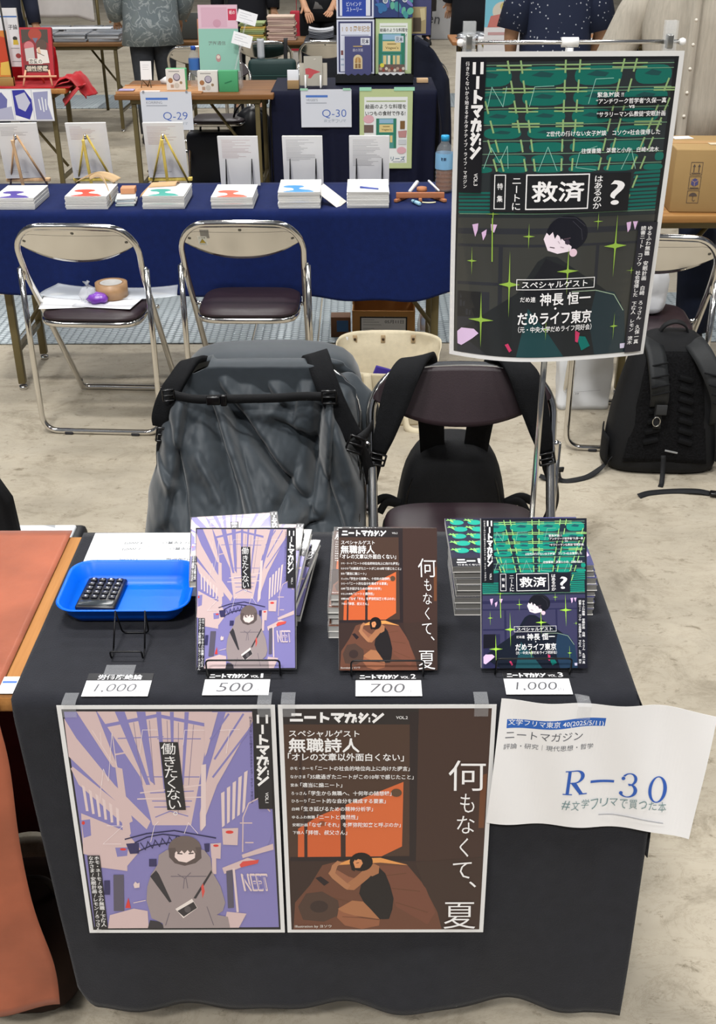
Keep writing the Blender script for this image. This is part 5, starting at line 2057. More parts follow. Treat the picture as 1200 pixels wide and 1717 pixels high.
k = MB()
k.grid(tote, 80, 24, None, 0.0, closed_u=True)
bt = k.build('bag_body', CANV, t, solid=0.0025)
k = MB()
k.box((0, 0, 0.003), (0.29, 0.13, 0.005), None, bevel=0.002)
k.build('bag_bottom', CANV, t)
for x in (-0.118, -0.015, 0.095):
    b_ = MB().box((x, 0.115, 0.264), (0.016, 0.003, 0.030), None, bevel=0.001).build('leather_tab', mat('#b39b79', 0.7), t)
    MB().lathe([(0, 0.004), (0.005, 0.003), (0.005, 0)], (0, 0, 0), None, 12).build('rivet', mat('#4a3a2c', 0.35, 0.6), b_, (x, 0.112, 0.265), (radians(90), 0, 0))
MB().box((-0.155, 0.105, 0.270), (0.024, 0.002, 0.012), None).build('care_label', mat('#e6e8ee', 0.7), t)
k = MB()
k.ribbon([(-0.075, -0.105, 0.215), (-0.07, -0.112, 0.15), (-0.065, -0.098, 0.08), (-0.06, -0.085, 0.02)], 0.028, 0.003, None, side=(1, 0, 0), n=5)
k.ribbon([(0.06, -0.095, 0.05), (0.07, -0.12, 0.012), (0.11, -0.135, 0.004), (0.15, -0.11, 0.004), (0.14, -0.075, 0.03)], 0.026, 0.003, None, side=(0.2, 0.3, 1), n=6)
k.build('strap', CANV, t)
k = MB()
k.box((0, 0, 0), (0.07, 0.012, 0.10), None, bevel=0.003)
o = k.build('notebook', mat('#3b2b86', 0.5), None, (0.545, 2.50, 0.165), (0.1, 0.35, 0.2))
tag(o, 'violet notebook sticking out of the cream tote bag', 'notebook')
CARD = mat('#b4854f', 0.8, 0, 0.3, 0.05, 25, 0.1, 300)
CARDD = mat('#8d643a', 0.85)
t = thing('cardboard_box', 'small open cardboard box with a dated label under the blue table', 'box', (0.575, 3.40, 0.0005), radians(-2))
k = MB()
W, D, H = 0.262, 0.19, 0.155
for c_, s_ in (((0, -D / 2, H / 2), (W, 0.004, H)), ((0, D / 2, H / 2), (W, 0.004, H)), ((-W / 2, 0, H / 2), (0.004, D, H)), ((W / 2, 0, H / 2), (0.004, D, H)), ((0, 0, 0.002), (W, D, 0.004))):
    k.box(c_, s_)
k.build('carton', CARD, t)
for s in (-1, 1):
    k = MB()
    k.prism([(-0.09, 0), (0.09, 0), (0.075, 0.10), (-0.075, 0.10)], 0.003)
    k.build('flap', CARD, t, (s * (W / 2 - 0.002), 0, H), (0, s * radians(-16), radians(90)))
k = MB()
k.prism([(-0.125, 0), (0.125, 0), (0.11, 0.08), (-0.11, 0.08)], 0.003)
k.build('flap', CARD, t, (0, D / 2, H), (radians(12), 0, 0))
A = Art(0.20, 0.085, 0.6, 200, 85, eps=0.00005)
A.rect(0, 0, 200, 85, '#1d1b1c')
A.rect(6, 6, 194, 82, '#dfe0e4')
A.text('05月11日', 105, 14, 80, 16, '#5c5e66', 0.012)
A.lines([[(14, 14), (60, 14)], [(14, 24), (80, 24)], [(14, 36), (90, 36)], [(14, 52), (60, 52)], [(14, 66), (120, 66)]], 2.0, '#8f929b')
A.build('label', t, (-0.10, -D / 2 - 0.003, 0.045), thick=0.0003)
o = MB().box((0, 0, 0.045), (0.085, 0.07, 0.09), None, bevel=0.002)
o.box((0, -0.0365, 0.05), (0.06, 0.001, 0.05), mat('#2f5d9c', 0.5))
o.mats[0:0] = []
t = thing('parcel', 'small brown packet with a blue print left of the dated cardboard box', 'packet', (0.388, 3.43, 0.0075))
MB().box((0, 0, 0.045), (0.085, 0.07, 0.09), None, bevel=0.002).build('carton', mat('#6d4b33', 0.7), t)
MB().box((0.008, -0.0362, 0.05), (0.05, 0.001, 0.05), None).build('blue_print', mat('#34679f', 0.5), t)
t = thing('plastic_bag', 'crumpled clear plastic bag right of the dated cardboard box', 'bag', (0.757, 3.44, 0.008))
k = MB()
k.lathe([(0.01, 0), (0.045, 0.004), (0.052, 0.04), (0.042, 0.085), (0.022, 0.105), (0.0, 0.11)], (0, 0, 0), None, 20, 0.8, 0.8)
for v in k.bm.verts:
    v.co += Vector((0.02 * fbm(v.co.x * 40, v.co.z * 40, 1), 0.02 * fbm(v.co.y * 40, v.co.z * 40, 4), 0.0))
k.build('film', mat('#e3e8ee', 0.15, 0, 0.7, alpha=0.4), t)
MB().box((0, 0, 0.05), (0.045, 0.03, 0.07), None, bevel=0.006).build('contents', mat('#8f5b3d', 0.5), t)
MB().box((-0.012, -0.018, 0.06), (0.018, 0.01, 0.03), None, bevel=0.002).build('blue_label', mat('#4a80bb', 0.5), t)

# white carrier bag under chair C and white bag on its seat
WBAG = mat('#d7d9dc', 0.45, 0, 0.4)
t = thing('carrier_bag', 'white paper carrier bag under the chair behind the black backpack', 'bag', (1.306, 2.66, 0.0))
k = MB()


def wbag(u, v):
    a = 2 * pi * u
    x = (0.098 + 0.006 * v) * math.copysign(abs(cos(a)) ** 0.3, cos(a))
    y = 0.05 * math.copysign(abs(sin(a)) ** 0.3, sin(a)) * (1 - 0.25 * v)
    w = 0.008 * fbm(x * 14, y * 14, v * 3)
    return (x + w, y + w, 0.31 * v + 0.001)


k.grid(wbag, 48, 16, None, 0.0, closed_u=True)
k.build('bag_body', WBAG, t, solid=0.0012)
A = Art(0.10, 0.03, 0.5, 100, 30)
A.lines([[(2, 12), (98, 4)]], 1.0, '#8d9096')
A.text('文学', 6, 14, 14, 8, '#6d7076', 0.01)
A.build('print', t, (-0.045, -0.056, 0.055))
t = thing('plastic_bag', 'white plastic bag lying on the seat of the chair behind the black backpack', 'bag', (1.432, 2.400, 0.4485))
k = MB()
k.lathe([(0.02, 0), (0.085, 0.004), (0.10, 0.05), (0.09, 0.11), (0.06, 0.16), (0.025, 0.185), (0.0, 0.19)], (0, 0, 0), None, 28, 0.82, 0.7)
for v in k.bm.verts:
    n_ = Vector((v.co.x, v.co.y, 0))
    v.co += n_ * (0.35 * fbm(v.co.x * 14, v.co.y * 14, v.co.z * 10))
k.build('film', mat('#e4e6ea', 0.4, 0, 0.4), t, subsurf=1)

# neighbour's dark chair at the left
t = thing('chair', 'black chair behind the copper cloth at the left edge', 'chair', (-0.375, 0.80, 0.0))
k = MB()
k.grid(lambda u, v: (-0.16 + 0.31 * u - 0.0 * v, -0.035 + 0.02 * cos(pi * u) - 0.10 * (v - 0.5) * 0.4, 0.46 + 0.36 * v * (1 - 0.55 * max(0, u - 0.45) ** 2 / 0.3)), 16, 12, None, 0.02)
k.build('backrest', mat('#0c0c0f', 0.8), t)
k = MB()
k.box((0.02, 0.03, 0.425), (0.44, 0.26, 0.035), None, bevel=0.014)
k.build('seat_frame', mat('#101013', 0.45), t)


def patterned():
    m = bpy.data.materials.new('grey_pattern')
    m.use_nodes = True
    nt = m.node_tree
    b = nt.nodes['Principled BSDF']
    b.inputs['Roughness'].default_value = 0.6
    tc = nt.nodes.new('ShaderNodeTexCoord')
    v = nt.nodes.new('ShaderNodeTexVoronoi')
    v.inputs['Scale'].default_value = 22
    nt.links.new(tc.outputs['Object'], v.inputs['Vector'])
    r = nt.nodes.new('ShaderNodeValToRGB')
    r.color_ramp.interpolation = 'CONSTANT'
    r.color_ramp.elements[0].color = (*lin('#d7d9dc'), 1)
    r.color_ramp.elements[1].position = 0.55
    r.color_ramp.elements[1].color = (*lin('#9b9ea3'), 1)
    nt.links.new(v.outputs['Color'], r.inputs['Fac'])
    nt.links.new(r.outputs['Color'], b.inputs['Base Color'])
    return m


k = MB()
k.box((0.02, 0.03, 0.444), (0.40, 0.22, 0.012), None, bevel=0.005)
k.build('seat', patterned(), t)
for sx in (-1, 1):
    for sy in (-1, 1):
        MB().cyl((0.02 + sx * 0.2, 0.03 + sy * 0.11, 0.42), (0.02 + sx * 0.2, 0.03 + sy * 0.13, 0), 0.011, None, 10).build('leg', mat('#131316', 0.4), t)


# ================================================================ THE BLUE STALL BEHIND THE CHAIRS
folding_table('long folding table under the royal blue cloth', -0.945, 0.855, 2.775, 3.225)
BLUEC = cloth_mat('#0b1c4e', 0.25, 0.92, 0.03)


def drape(x0, x1, y0, y1, zt, hem, amp=0.012, k=19, sides=True, topn=0.3):
    def fn(u, v):
        if v < topn:
            q = v / topn
            return (x0 + (x1 - x0) * u, y1 - q * (y1 - y0), zt + 0.0008 * fbm(u * 9, q * 4, 2))
        q = (v - topn) / (1 - topn)
        h = hem(u) if callable(hem) else hem
        y = y0 - 0.008 * sin(min(1, q * 14) * pi / 2) - 0.018 * q + amp * q * sin(u * k + q) + amp * 0.6 * q * sin(u * k * 2.3 + 2)
        return (x0 + (x1 - x0) * u + 0.01 * q * sin(u * 5), y, zt - q * (zt - h))
    return fn


k = MB()
k.grid(drape(-0.965, 0.862, 2.768, 3.232, 0.7035, lambda u: 0.402 + 0.006 * sin(u * 40) - 0.02 * math.exp(-((u - 0.86) / 0.10) ** 2) + 0.012 * sin(u * 7)), 160, 44)
k.grid(lambda u, v: (0.862 + 0.006 * sin(min(1, v * 8) * pi / 2) + 0.01 * v * sin(u * 14), 2.768 + 0.464 * u, 0.7035 - 0.30 * v), 30, 12)
k.grid(lambda u, v: (-0.965 + 1.827 * u, 3.232 + 0.008 * sin(min(1, v * 8) * pi / 2) + 0.01 * v * sin(u * 24), 0.7035 - 0.28 * v), 60, 10)
o = k.build('tablecloth', BLUEC, solid=0.0014)
tag(o, 'royal blue tablecloth with a frayed hem over the long table', 'tablecloth')

# booklets with a coloured silhouette on the cover
BLOB = [(0.10, 0.28), (0.14, 0.15), (0.28, 0.07), (0.46, 0.08), (0.58, 0.17), (0.60, 0.30), (0.52, 0.42), (0.49, 0.52), (0.56, 0.62), (0.72, 0.70), (0.80, 0.82), (0.83, 1.0), (0.16, 1.0), (0.20, 0.86), (0.34, 0.74), (0.36, 0.60), (0.30, 0.46), (0.16, 0.40)]


def booklet(col, label, group):
    t = thing('booklet', label, 'booklet', (0, 0, 0), 0, group)
    MB().box((0, 0, 0.0026), (0.149, 0.208, 0.0048), None).build('pages', mat('#dddcd9', 0.8), t)
    A = Art(0.150, 0.210, 0.45, 1, 1, eps=0.00004)
    A.rect(0, 0, 1, 1, '#efefed')
    pts = [(x, 0.42 + 0.56 * y) for x, y in BLOB]
    P = [(p.x, p.y) for p in smooth_path([(a, b, 0) for a, b in pts], 4, closed=True)]
    P = [(min(0.99, max(0.01, a)), min(0.995, b)) for a, b in P]
    if col:
        A.poly(P, col)
        A.line([(0.72, 0.55), (0.86, 0.75)], 0.008, '#c9c4bb')
    else:
        A.lines([[(0.35, 0.62), (0.70, 0.78)], [(0.38, 0.66), (0.62, 0.74)], [(0.45, 0.62), (0.60, 0.80)]], 0.012, '#5b69b8')
    A.build('front_cover', t, (-0.075, -0.105, 0.0052), (radians(-90), 0, 0), thick=0.0004)
    return t


STK = [(-0.765, '#4b3a97', 'purple', 7), (-0.505, '#e5432f', 'red', 8), (-0.228, '#2f9f93', 'teal', 8), (0.016, '#ea5a3c', 'orange', 7), (0.257, '#1f86e2', 'sky blue', 10), (0.503, None, 'scribbled', 10)]
rnd = random.Random(9)
for x, col, nm, n in STK:
    shape = 'white booklet with a %s silhouette' % nm if col else 'plain white booklet with a scribble'
    src = booklet(col, 'x', 'booklets with a %s cover mark in one stack' % nm)
    pile(src, n, 0.0054, x, 2.904, 0, from_bottom(shape, 'its stack'), jit=0.0018, ang=0.008, offs=None if n < 9 else None)

# display copies with their backs to us
PGREY = mat('#c9c8c9', 0.5, 0, 0.4)


def display_book(x, y, z, rz, tilt, lines, label, w=0.152, h=0.216):
    t = thing('display_book', label, 'book', (x, y, z), rz, 'display copies facing away on the blue cloth')
    t.rotation_euler = (radians(tilt), 0, rz)
    MB().box((0, 0.006, h / 2), (w - 0.002, 0.008, h - 0.002), None).build('pages', PAGES, t)
    A = Art(w, h, 0.4, w * 1000, h * 1000, eps=0.00004)
    A.rect(0, 0, w * 1000, h * 1000, '#e6e5e4')
    rr = random.Random(int(x * 1000))
    for i in range(lines):
        L = rr.uniform(40, 110)
        A.line([(14, 14 + i * 5.2), (14 + L, 14 + i * 5.2)], 1.0, '#8f8b90' if x > 0.1 or x < -0.7 else '#b58f93')
    A.lines([[(16, 186 + i * 6), (70 + 20 * (i % 2), 186 + i * 6)] for i in range(3)], 1.0, '#9b989c')
    A.build('back_cover', t, (-w / 2, 0, 0), thick=0.0012)
    return t


def wood_easel(x, y, c1, c2, label, h=0.20, w=0.17):
    m = wood(c1, c2, 4, 'Z', 0.55)
    t = thing('easel', label, 'easel', (x, y, 0.7048), 0, 'wooden table easels on the blue cloth')
    for s in (-1, 1):
        MB().tube([(s * 0.072, 0.085, 0.003), (s * 0.004, 0.0, h)], 0.0042, None, 6).build('front_leg', m, t)
    MB().box((0, 0, 0), (0.010, 0.007, h * 1.02), None, (radians(17), 0, 0)).build('rear_leg', m, t, (0.004, -0.032, h * 0.487))
    MB().box((0, 0.085, 0.022), (w, 0.020, 0.013), None, bevel=0.002).build('ledge', m, t)
    MB().lathe([(0, 0), (0.005, 0), (0.005, 0.018), (0, 0.018)], (0, -0.006, h - 0.012), None, 10).build('peg', CHROME, t)
    return t


for x, rz, nm, c1, c2, ln in ((-0.815, 0.10, 'pale wood easel at the left end of the blue table', '#c79f78', '#dcb88f', 7),
                              (-0.553, 0.06, 'yellow easel behind the red silhouette stack', '#cdb050', '#e2cb6c', 10),
                              (-0.262, 0.03, 'yellow easel behind the teal silhouette stack', '#cdb050', '#e2cb6c', 14)):
    wood_easel(x, 3.11, c1, c2, nm)
    display_book(x - 0.004, 3.182, 0.735, rz, 13, ln, 'white display copy seen from the back, on the ' + nm.replace(' at the left end of the blue table', ' furthest left'))
for x, st, ln in ((0.015, 'orange', 14), (0.258, 'sky blue', 16), (0.510, 'scribbled', 20)):
    display_book(x, 3.15, 0.7105, -0.02, 10, ln, 'white display copy seen from the back on wires behind the %s stack' % st, h=0.190)
    t = thing('book_stand', 'black wire stand behind the %s stack on the blue cloth' % st, 'book stand', (x, 3.15, 0.7048), 0, 'wire book stands on the blue cloth')
    for s in (-1, 1):
        MB().tube(fillet([(s * 0.052, 0.02, 0.002), (s * 0.052, -0.046, 0.002), (s * 0.049, -0.026, 0.112), (s * 0.046, -0.058, 0.002)], 0.004, 3), 0.0016, None, 6).build('wire_leg', WIRE, t)
    MB().tube([(-0.052, 0.02, 0.002), (0.052, 0.02, 0.002)], 0.0016, None, 6).build('wire_bar', WIRE, t)

# paper bands and small things
KRAFT = mat('#cdb088', 0.75)
k = MB()
k.grid(lambda u, v: (-0.585 + 0.145 * u + 0.03 * v, 2.985 + 0.02 * sin(u * 3), 0.757 + 0.020 * sin(pi * u) - 0.0 + 0.018 * v), 20, 3, None, 0.0006)
k.grid(lambda u, v: (-0.53 + 0.11 * u, 3.00 - 0.17 * u ** 2 + 0.0 * v, 0.765 + 0.018 * sin(pi * u) - 0.05 * u ** 3 + 0.014 * v), 20, 3, None, 0.0006)
o = k.build('paper_band', KRAFT)
tag(o, 'kraft paper band loose on the red silhouette stack', 'paper band')
k = MB()
k.grid(lambda u, v: (-0.335 + 0.13 * u + 0.01 * v, 2.955 - 0.035 * (1 - u) + 0.055 * v, 0.752 + 0.012 * sin(pi * v) - 0.035 * max(0, 0.3 - u) / 0.3), 20, 6, None, 0.0006)
o = k.build('paper_band', mat('#c9a57c', 0.75))
tag(o, 'folded kraft paper band on the teal silhouette stack', 'paper band')
t = thing('small_box', 'tiny kraft paper box on white cards beside the teal silhouette stack', 'box', (-0.375, 2.93, 0.7345), 0.05)
MB().box((0, 0, 0.010), (0.052, 0.05, 0.020), None, bevel=0.001).build('carton', mat('#c98f69', 0.7), t)
rnd = random.Random(3)
for i, (zz, dx, c) in enumerate(((0.7045, 0, '#c3cfc9'), (0.7118, 0.004, '#d9d8d2'), (0.7191, -0.003, '#bcc7cb'), (0.7264, 0.002, '#e2e2de'))):
    o = MB().box((0, 0, 0.0034), (0.068, 0.088, 0.0068), None, bevel=0.001).build('card_pack', mat(c, 0.35), None, (-0.378 + dx, 2.885, zz), (0, 0, 0.05 + 0.04 * i))
    tag(o, ('wrapped card pack at the bottom under the tiny kraft box', 'wrapped card pack, second from the bottom under the tiny kraft box', 'wrapped card pack, third from the bottom under the tiny kraft box', 'wrapped card pack directly under the tiny kraft box')[i], 'cards', 'card packs under the tiny kraft box')
o = MB().box((0, 0, 0), (0.105, 0.075, 0.0016), None).build('envelope', mat('#e3ddd6', 0.7), None, (0.368, 2.865, 0.733), (radians(8), radians(33), radians(-20)))
tag(o, 'cream envelope leaning against the sky blue silhouette stack', 'envelope')
t = thing('easel', 'low brown wooden easel lying flat near the tea bottle', 'easel', (0.694, 2.90, 0.7048))
BRW = wood('#a5694a', '#bf8059', 4, 'X', 0.5)
MB().box((0, 0, 0.022), (0.176, 0.014, 0.020), None, bevel=0.002).build('ledge', BRW, t)
for s in (-1, 1):
    MB().box((s * 0.060, 0.03, 0.006), (0.014, 0.12, 0.011), None, (0, 0, s * 0.55), bevel=0.002).build('leg', BRW, t)
MB().box((0.0, 0.035, 0.008), (0.012, 0.11, 0.011), None, bevel=0.002).build('leg', BRW, t)
MB().lathe([(0, 0), (0.02, 0.002), (0.018, 0.016), (0, 0.018)], (0.008, 0.05, 0.024), None, 14).build('hinge_block', BRW, t)
for i, (p, q, c, r, lb) in enumerate((((0.655, 2.915, 0.735), (0.688, 2.99, 0.756), '#d6d7da', 0.007, 'white pen leaning behind the low brown easel'),
                                      ((0.765, 2.93, 0.735), (0.728, 3.00, 0.758), '#e7e9ec', 0.004, 'thin white stick leaning behind the low brown easel'),
                                      ((0.664, 2.878, 0.7115), (0.690, 2.826, 0.7115), '#9ac4d8', 0.007, 'pale blue marker pen lying in front of the low brown easel'))):
    t = thing('pen', lb, 'pen', (0, 0, 0))
    P, Q = Vector(p), Vector(q)
    MB().tube([P, P.lerp(Q, 0.04), P.lerp(Q, 0.55), P.lerp(Q, 0.58), P.lerp(Q, 0.96), Q], [r * 0.5, r * 0.9, r, r * 1.1, r * 1.05, r * 0.6], None, 10).build('barrel', mat(c, 0.4), t)
    if i == 2:
        MB().tube([P.lerp(Q, 0.36), P.lerp(Q, 0.44)], r * 1.15, None, 10).build('grip_ring', mat('#2d6684', 0.4), t)
k = MB()
k.grid(lambda u, v: (0.70 + 0.05 * u, 2.876 + 0.012 * v - 0.008 * sin(pi * u), 0.7055 + 0.002 * sin(pi * v)), 8, 3, None, 0.0005)
o = k.build('paper_scrap', mat('#e6ddb5', 0.7))
tag(o, 'cream paper scrap in front of the low brown easel', 'paper')
o = MB().tube([(0.475, 2.86, 0.7650), (0.54, 2.835, 0.7630)], 0.004, None, 8).build('pen', mat('#4d5ba8', 0.4))
tag(o, 'thin blue pen lying on the scribbled white stack', 'pen')


def bottle(x, y, z, label, liquid, cap, lab, h=0.205, r=0.031, writing=None, frac=0.45):
    t = thing('drink_bottle', label, 'bottle', (x, y, z))
    prof = [(0, 0), (r * 0.8, 0), (r, 0.006)]
    for i in range(5):
        zz = 0.012 + i * h * 0.075
        prof += [(r, zz), (r * 0.94, zz + h * 0.03), (r, zz + h * 0.06)]
    prof += [(r * 1.0, h * 0.48), (r * 1.0, h * 0.70), (r * 0.80, h * 0.80), (r * 0.45, h * 0.88), (r * 0.42, h * 0.93), (0, h * 0.93)]
    MB().lathe(prof, (0, 0, 0), None, 24).build('bottle_body', mat('#dfe6ea', 0.06, 0, 0.6, alpha=0.14), t)
    if liquid:
        lp = [(0, 0.004)] + [(max(0.001, a * 0.93), b + 0.003) for a, b in prof[1:] if b < h * frac] + [(r * 0.93, h * frac), (0, h * frac)]
        MB().lathe(lp, (0, 0, 0), None, 24).build('drink', liquid, t)
    MB().lathe([(r * 1.015, h * 0.42), (r * 1.02, h * 0.44), (r * 1.02, h * 0.68), (r * 1.015, h * 0.70)], (0, 0, 0), None, 24).build('label', lab, t)
    if writing:
        A = Art(0.030, 0.016, 0.4, 30, 16, eps=0.0001)
        A.text(writing, 2, 2, 25, 12, '#1d2a4c', 0.012)
        A.build('writing', t, (-0.022, -r * 1.06, h * 0.57), warp=lambda co: Vector((co.x, co.y + 0.012 * ((co.x - 0.02) / 0.02) ** 2 - 0.0, co.z)), cuts=(10, 2))
    MB().lathe([(0, h), (r * 0.42, h), (r * 0.46, h * 0.985), (r * 0.46, h * 0.905), (0, h * 0.905)], (0, 0, 0), None, 20).build('cap', cap, t)
    return t


bottle(0.790, 3.055, 0.7048, 'plastic bottle half full of brown tea on the blue cloth', mat('#7a4513', 0.1, 0, 0.5), mat('#2fa3d8', 0.35), mat('#7fb2d6', 0.4), 0.205, 0.034, '麦茶', 0.46)

# ---------------------------------------------------------------- table with the shipping carton at the right
RT = folding_table('wood-topped folding table at the right edge under the carton', 1.36, 3.16, 2.695, 3.145, wood('#8a5f35', '#a27844', 2.6, 'X'))
t = thing('cardboard_box', 'large sealed cardboard carton with handling marks on the right table', 'box', (1.735, 2.86, 0.7005), radians(-3))
W, D, H = 0.33, 0.27, 0.215
MB().box((0, 0, H / 2), (W, D, H), None, bevel=0.004).build('carton', mat('#a18457', 0.75, 0, 0.3, 0.03, 12), t)
k = MB()
k.box((0, 0, H + 0.0006), (W * 0.98, 0.05, 0.0008), None)
k.box((0, -D / 2 - 0.0006, H - 0.03), (0.05, 0.0008, 0.06), None)
k.build('packing_tape', mat('#b98f5c', 0.3), t)
o = MB().box((-0.105, 0.085, H + 0.0008), (0.07, 0.05, 0.001), None, (0, 0, 0.2)).build('paper_label', mat('#e6e8ee', 0.6), t)
o = MB().box((0.02, -0.03, H + 0.0016), (0.11, 0.035, 0.0008), None, (0, 0, 0.1)).build('torn_tape', mat('#d9c9ac', 0.35), t)
INK = '#53463f'
A = Art(0.045, 0.150, 0.7, 45, 150, eps=0.00004)
for j, y in enumerate((0, 48, 96)):
    A.frame(2, y + 2, 43, y + 46, 1.6, INK)
    if j == 0:
        for x in (14, 31):
            A.poly([(x - 5, y + 18), (x, y + 8), (x + 5, y + 18)], INK)
            A.rect(x - 1.6, y + 18, x + 1.6, y + 36, INK)
        A.rect(7, y + 38, 38, y + 41, INK)
    elif j == 1:
        A.poly([(22, y + 8), (34, y + 15), (34, y + 30), (22, y + 37), (10, y + 30), (10, y + 15)], '#4b4a78')
        A.lines([[(10, y + 15), (22, y + 22), (34, y + 15)], [(22, y + 22), (22, y + 37)]], 1.2, '#c59a66')
        A.rect(8, y + 40, 37, y + 43, INK)
    else:
        A.ell(22, y + 22, 14, 12, INK, 20, 180, 360)
        A.lines([[(22, y + 20), (22, y + 36), (27, y + 39), (30, y + 35)]], 2, INK)
A.build('handling_marks', t, (-0.112, -D / 2 - 0.0008, 0.025))
A = Art(0.05, 0.025, 0.7, 50, 25, eps=0.00004)
A.frame(0, 0, 50, 25, 1.0, '#a8834f')
A.lines([[(6, 9), (42, 9)], [(6, 16), (34, 16)]], 2, '#a8834f')
A.build('faint_print', t, (-W / 2 - 0.0006, D / 2 - 0.06, 0.03), (0, 0, radians(-90)))

# ================================================================ ROW BEHIND: RED TABLE, Q-29, Q-30
folding_table('folding table under the red cloth at the left edge', -3.0, -1.30, 5.86, 6.35)
RED = cloth_mat('#b3141f', 0.2, 0.85)
k = MB()
k.grid(lambda u, v: (-2.9 + 1.62 * u, 6.36 - 0.48 * v, 0.7045 + 0.004 * fbm(u * 8, v * 8, 1)), 40, 14)
k.grid(lambda u, v: (-1.36 + 0.16 * u + 0.02 * sin(v * 6), 6.25 - 0.38 * v * (1 - 0.3 * u), 0.712 + 0.045 * sin(pi * min(1, u * 1.2)) - 0.085 * u ** 3 + 0.012 * fbm(u * 5, v * 5, 3)), 24, 18)
k.grid(lambda u, v: (-1.23 - 0.10 * v + 0.015 * sin(u * 8), 6.10 - 0.24 * u, 0.70 - 0.10 * v * (0.4 + 0.6 * u)), 18, 10)
k.grid(lambda u, v: (-1.75 + 0.33 * u, 6.22 + 0.02 * sin(v * 3), 0.70 + 0.30 * v * (1 - 0.35 * u) + 0.012 * fbm(u * 6, v * 6, 7)), 16, 14)
o = k.build('tablecloth', RED, solid=0.003)
tag(o, 'bright red cloth bunched over the left table', 'tablecloth')
t = thing('manga_book', 'red comic book with two figures on its cover, standing on a small easel', 'book', (-1.478, 5.965, 0.765))
t.rotation_euler = (radians(-14), 0, 0)
MB().box((0, 0.014, 0.135), (0.188, 0.022, 0.266), None).build('pages', PAGES, t)
k = MB()
k.box((0, 0.0265, 0.135), (0.192, 0.002, 0.270))
k.box((0.0955, 0.0135, 0.135), (0.002, 0.026, 0.270))
k.build('back_cover', mat('#a61f2c', 0.4), t)
A = Art(0.192, 0.270, 0.4, 192, 270, eps=0.0001)
A.rect(0, 0, 192, 270, '#b5222f')
A.rect(10, 12, 170, 258, '#8d2a2f')
A.poly([(10, 12), (170, 12), (170, 90), (120, 70), (60, 70), (10, 90)], '#4b4038')
A.ell(92, 40, 40, 34, '#a8402f')
A.poly([(75, 60), (110, 60), (92, 90)], '#6a6f86')
A.ell(52, 106, 30, 28, '#c9757a')
A.poly([(24, 120), (80, 112), (84, 190), (30, 190)], '#c7c0bd')
A.ell(128, 102, 32, 34, '#5a463c')
A.poly([(96, 120), (160, 128), (170, 200), (100, 205)], '#e3dcd5')
A.poly([(100, 116), (116, 110), (122, 150), (104, 150)], '#d9b79a')
A.lines([[(96, 140), (140, 160)]], 3, '#3b2f2c')
A.rect(44, 176, 128, 206, '#e9e4da')
A.row('恋愛の', 46, 178, 27, 27, '#2c2422', 0.012)
A.rect(20, 212, 160, 250, '#2a2220')
A.row('個性図鑑', 26, 216, 33, 32, '#eadfcb', 0.014)
A.build('front_cover', t, (-0.096, 0, 0), thick=0.001)
t = thing('easel', 'small pale wooden easel holding the red comic book', 'easel', (-1.478, 5.955, 0.7055))
PALE = wood('#d8a07f', '#e8b896', 4, 'X', 0.5)
MB().box((0, -0.018, 0.056), (0.235, 0.014, 0.010), None, bevel=0.002).build('ledge', PALE, t)
for s in (-1, 1):
    MB().tube([(s * 0.088, -0.03, 0.004), (s * 0.070, 0.0, 0.09)], 0.006, None, 8).build('leg', PALE, t)
MB().tube([(0, 0.12, 0.004), (0, 0.02, 0.10)], 0.006, None, 8).build('leg', PALE, t)
A = Art(0.36, 0.185, 0.6, 360, 185, eps=0.0001)
A.rect(0, 0, 360, 185, '#d5d6de')
for i, x in enumerate((6, 125, 244)):
    A.rect(x, 6, x + 112, 178, '#f0f0f4')
A.poly([(8, 30), (60, 20), (90, 60), (80, 110), (20, 120)], '#6f71ad')
A.poly([(8, 120), (110, 100), (116, 176), (8, 176)], '#b5b6cf')
A.poly([(126, 8), (200, 6), (236, 60), (236, 120), (210, 176), (128, 150)], '#3638a0')
A.poly([(140, 40), (200, 20), (226, 80), (190, 130), (150, 110)], '#c7c8dc')
A.poly([(250, 20), (340, 14), (330, 90), (350, 176), (250, 176)], '#9d9fc4')
A.lines([[(280, 60), (285, 120)], [(300, 50), (302, 130)], [(320, 60), (318, 120)]], 7, '#eceef4')
o = A.build('comic_strip_poster', None, (-1.742, 5.845, 0.519), thick=0.0006)
tag(o, 'blue and white comic panels hanging from the front of the red table', 'poster')
# tall items cut by the left edge
t = thing('illustrated_book', 'white printed book cover with small drawings at the left edge', 'book', (-1.655, 6.10, 0.80))
A = Art(0.12, 0.33, 0.5, 120, 330, eps=0.0001)
A.rect(0, 0, 120, 330, '#e4e4e6')
A.rect(0, 44, 120, 52, '#4a74b5')
A.text('子論', 60, 92, 56, 28, '#2e2c2c', 0.012)
A.ell(92, 170, 14, 12, '#3a3a3a')
A.poly([(80, 178), (106, 178), (110, 205), (76, 205)], '#d9c04a')
A.ell(98, 268, 16, 14, '#a34a48')
A.lines([[(60, 225), (110, 225)], [(56, 300), (110, 300)]], 3, '#8a8a90')
A.build('front_cover', t, (-0.06, -0.013, 0), thick=0.001)
MB().box((0, 0.0, 0.165), (0.118, 0.022, 0.326), None).build('pages', PAGES, t)
t = thing('display_card', 'orange illustrated card in a dark frame at the very left edge', 'card', (-1.72, 5.98, 0.755))
A = Art(0.15, 0.26, 0.5, 150, 260, eps=0.0001)
A.rect(0, 0, 150, 260, '#d9863f')
A.poly([(60, 20), (140, 40), (150, 180), (70, 210)], '#c94a2f')
A.poly([(90, 180), (150, 170), (150, 250), (80, 250)], '#e6c15a')
A.build('print', t, (-0.07, 0, 0), thick=0.001)
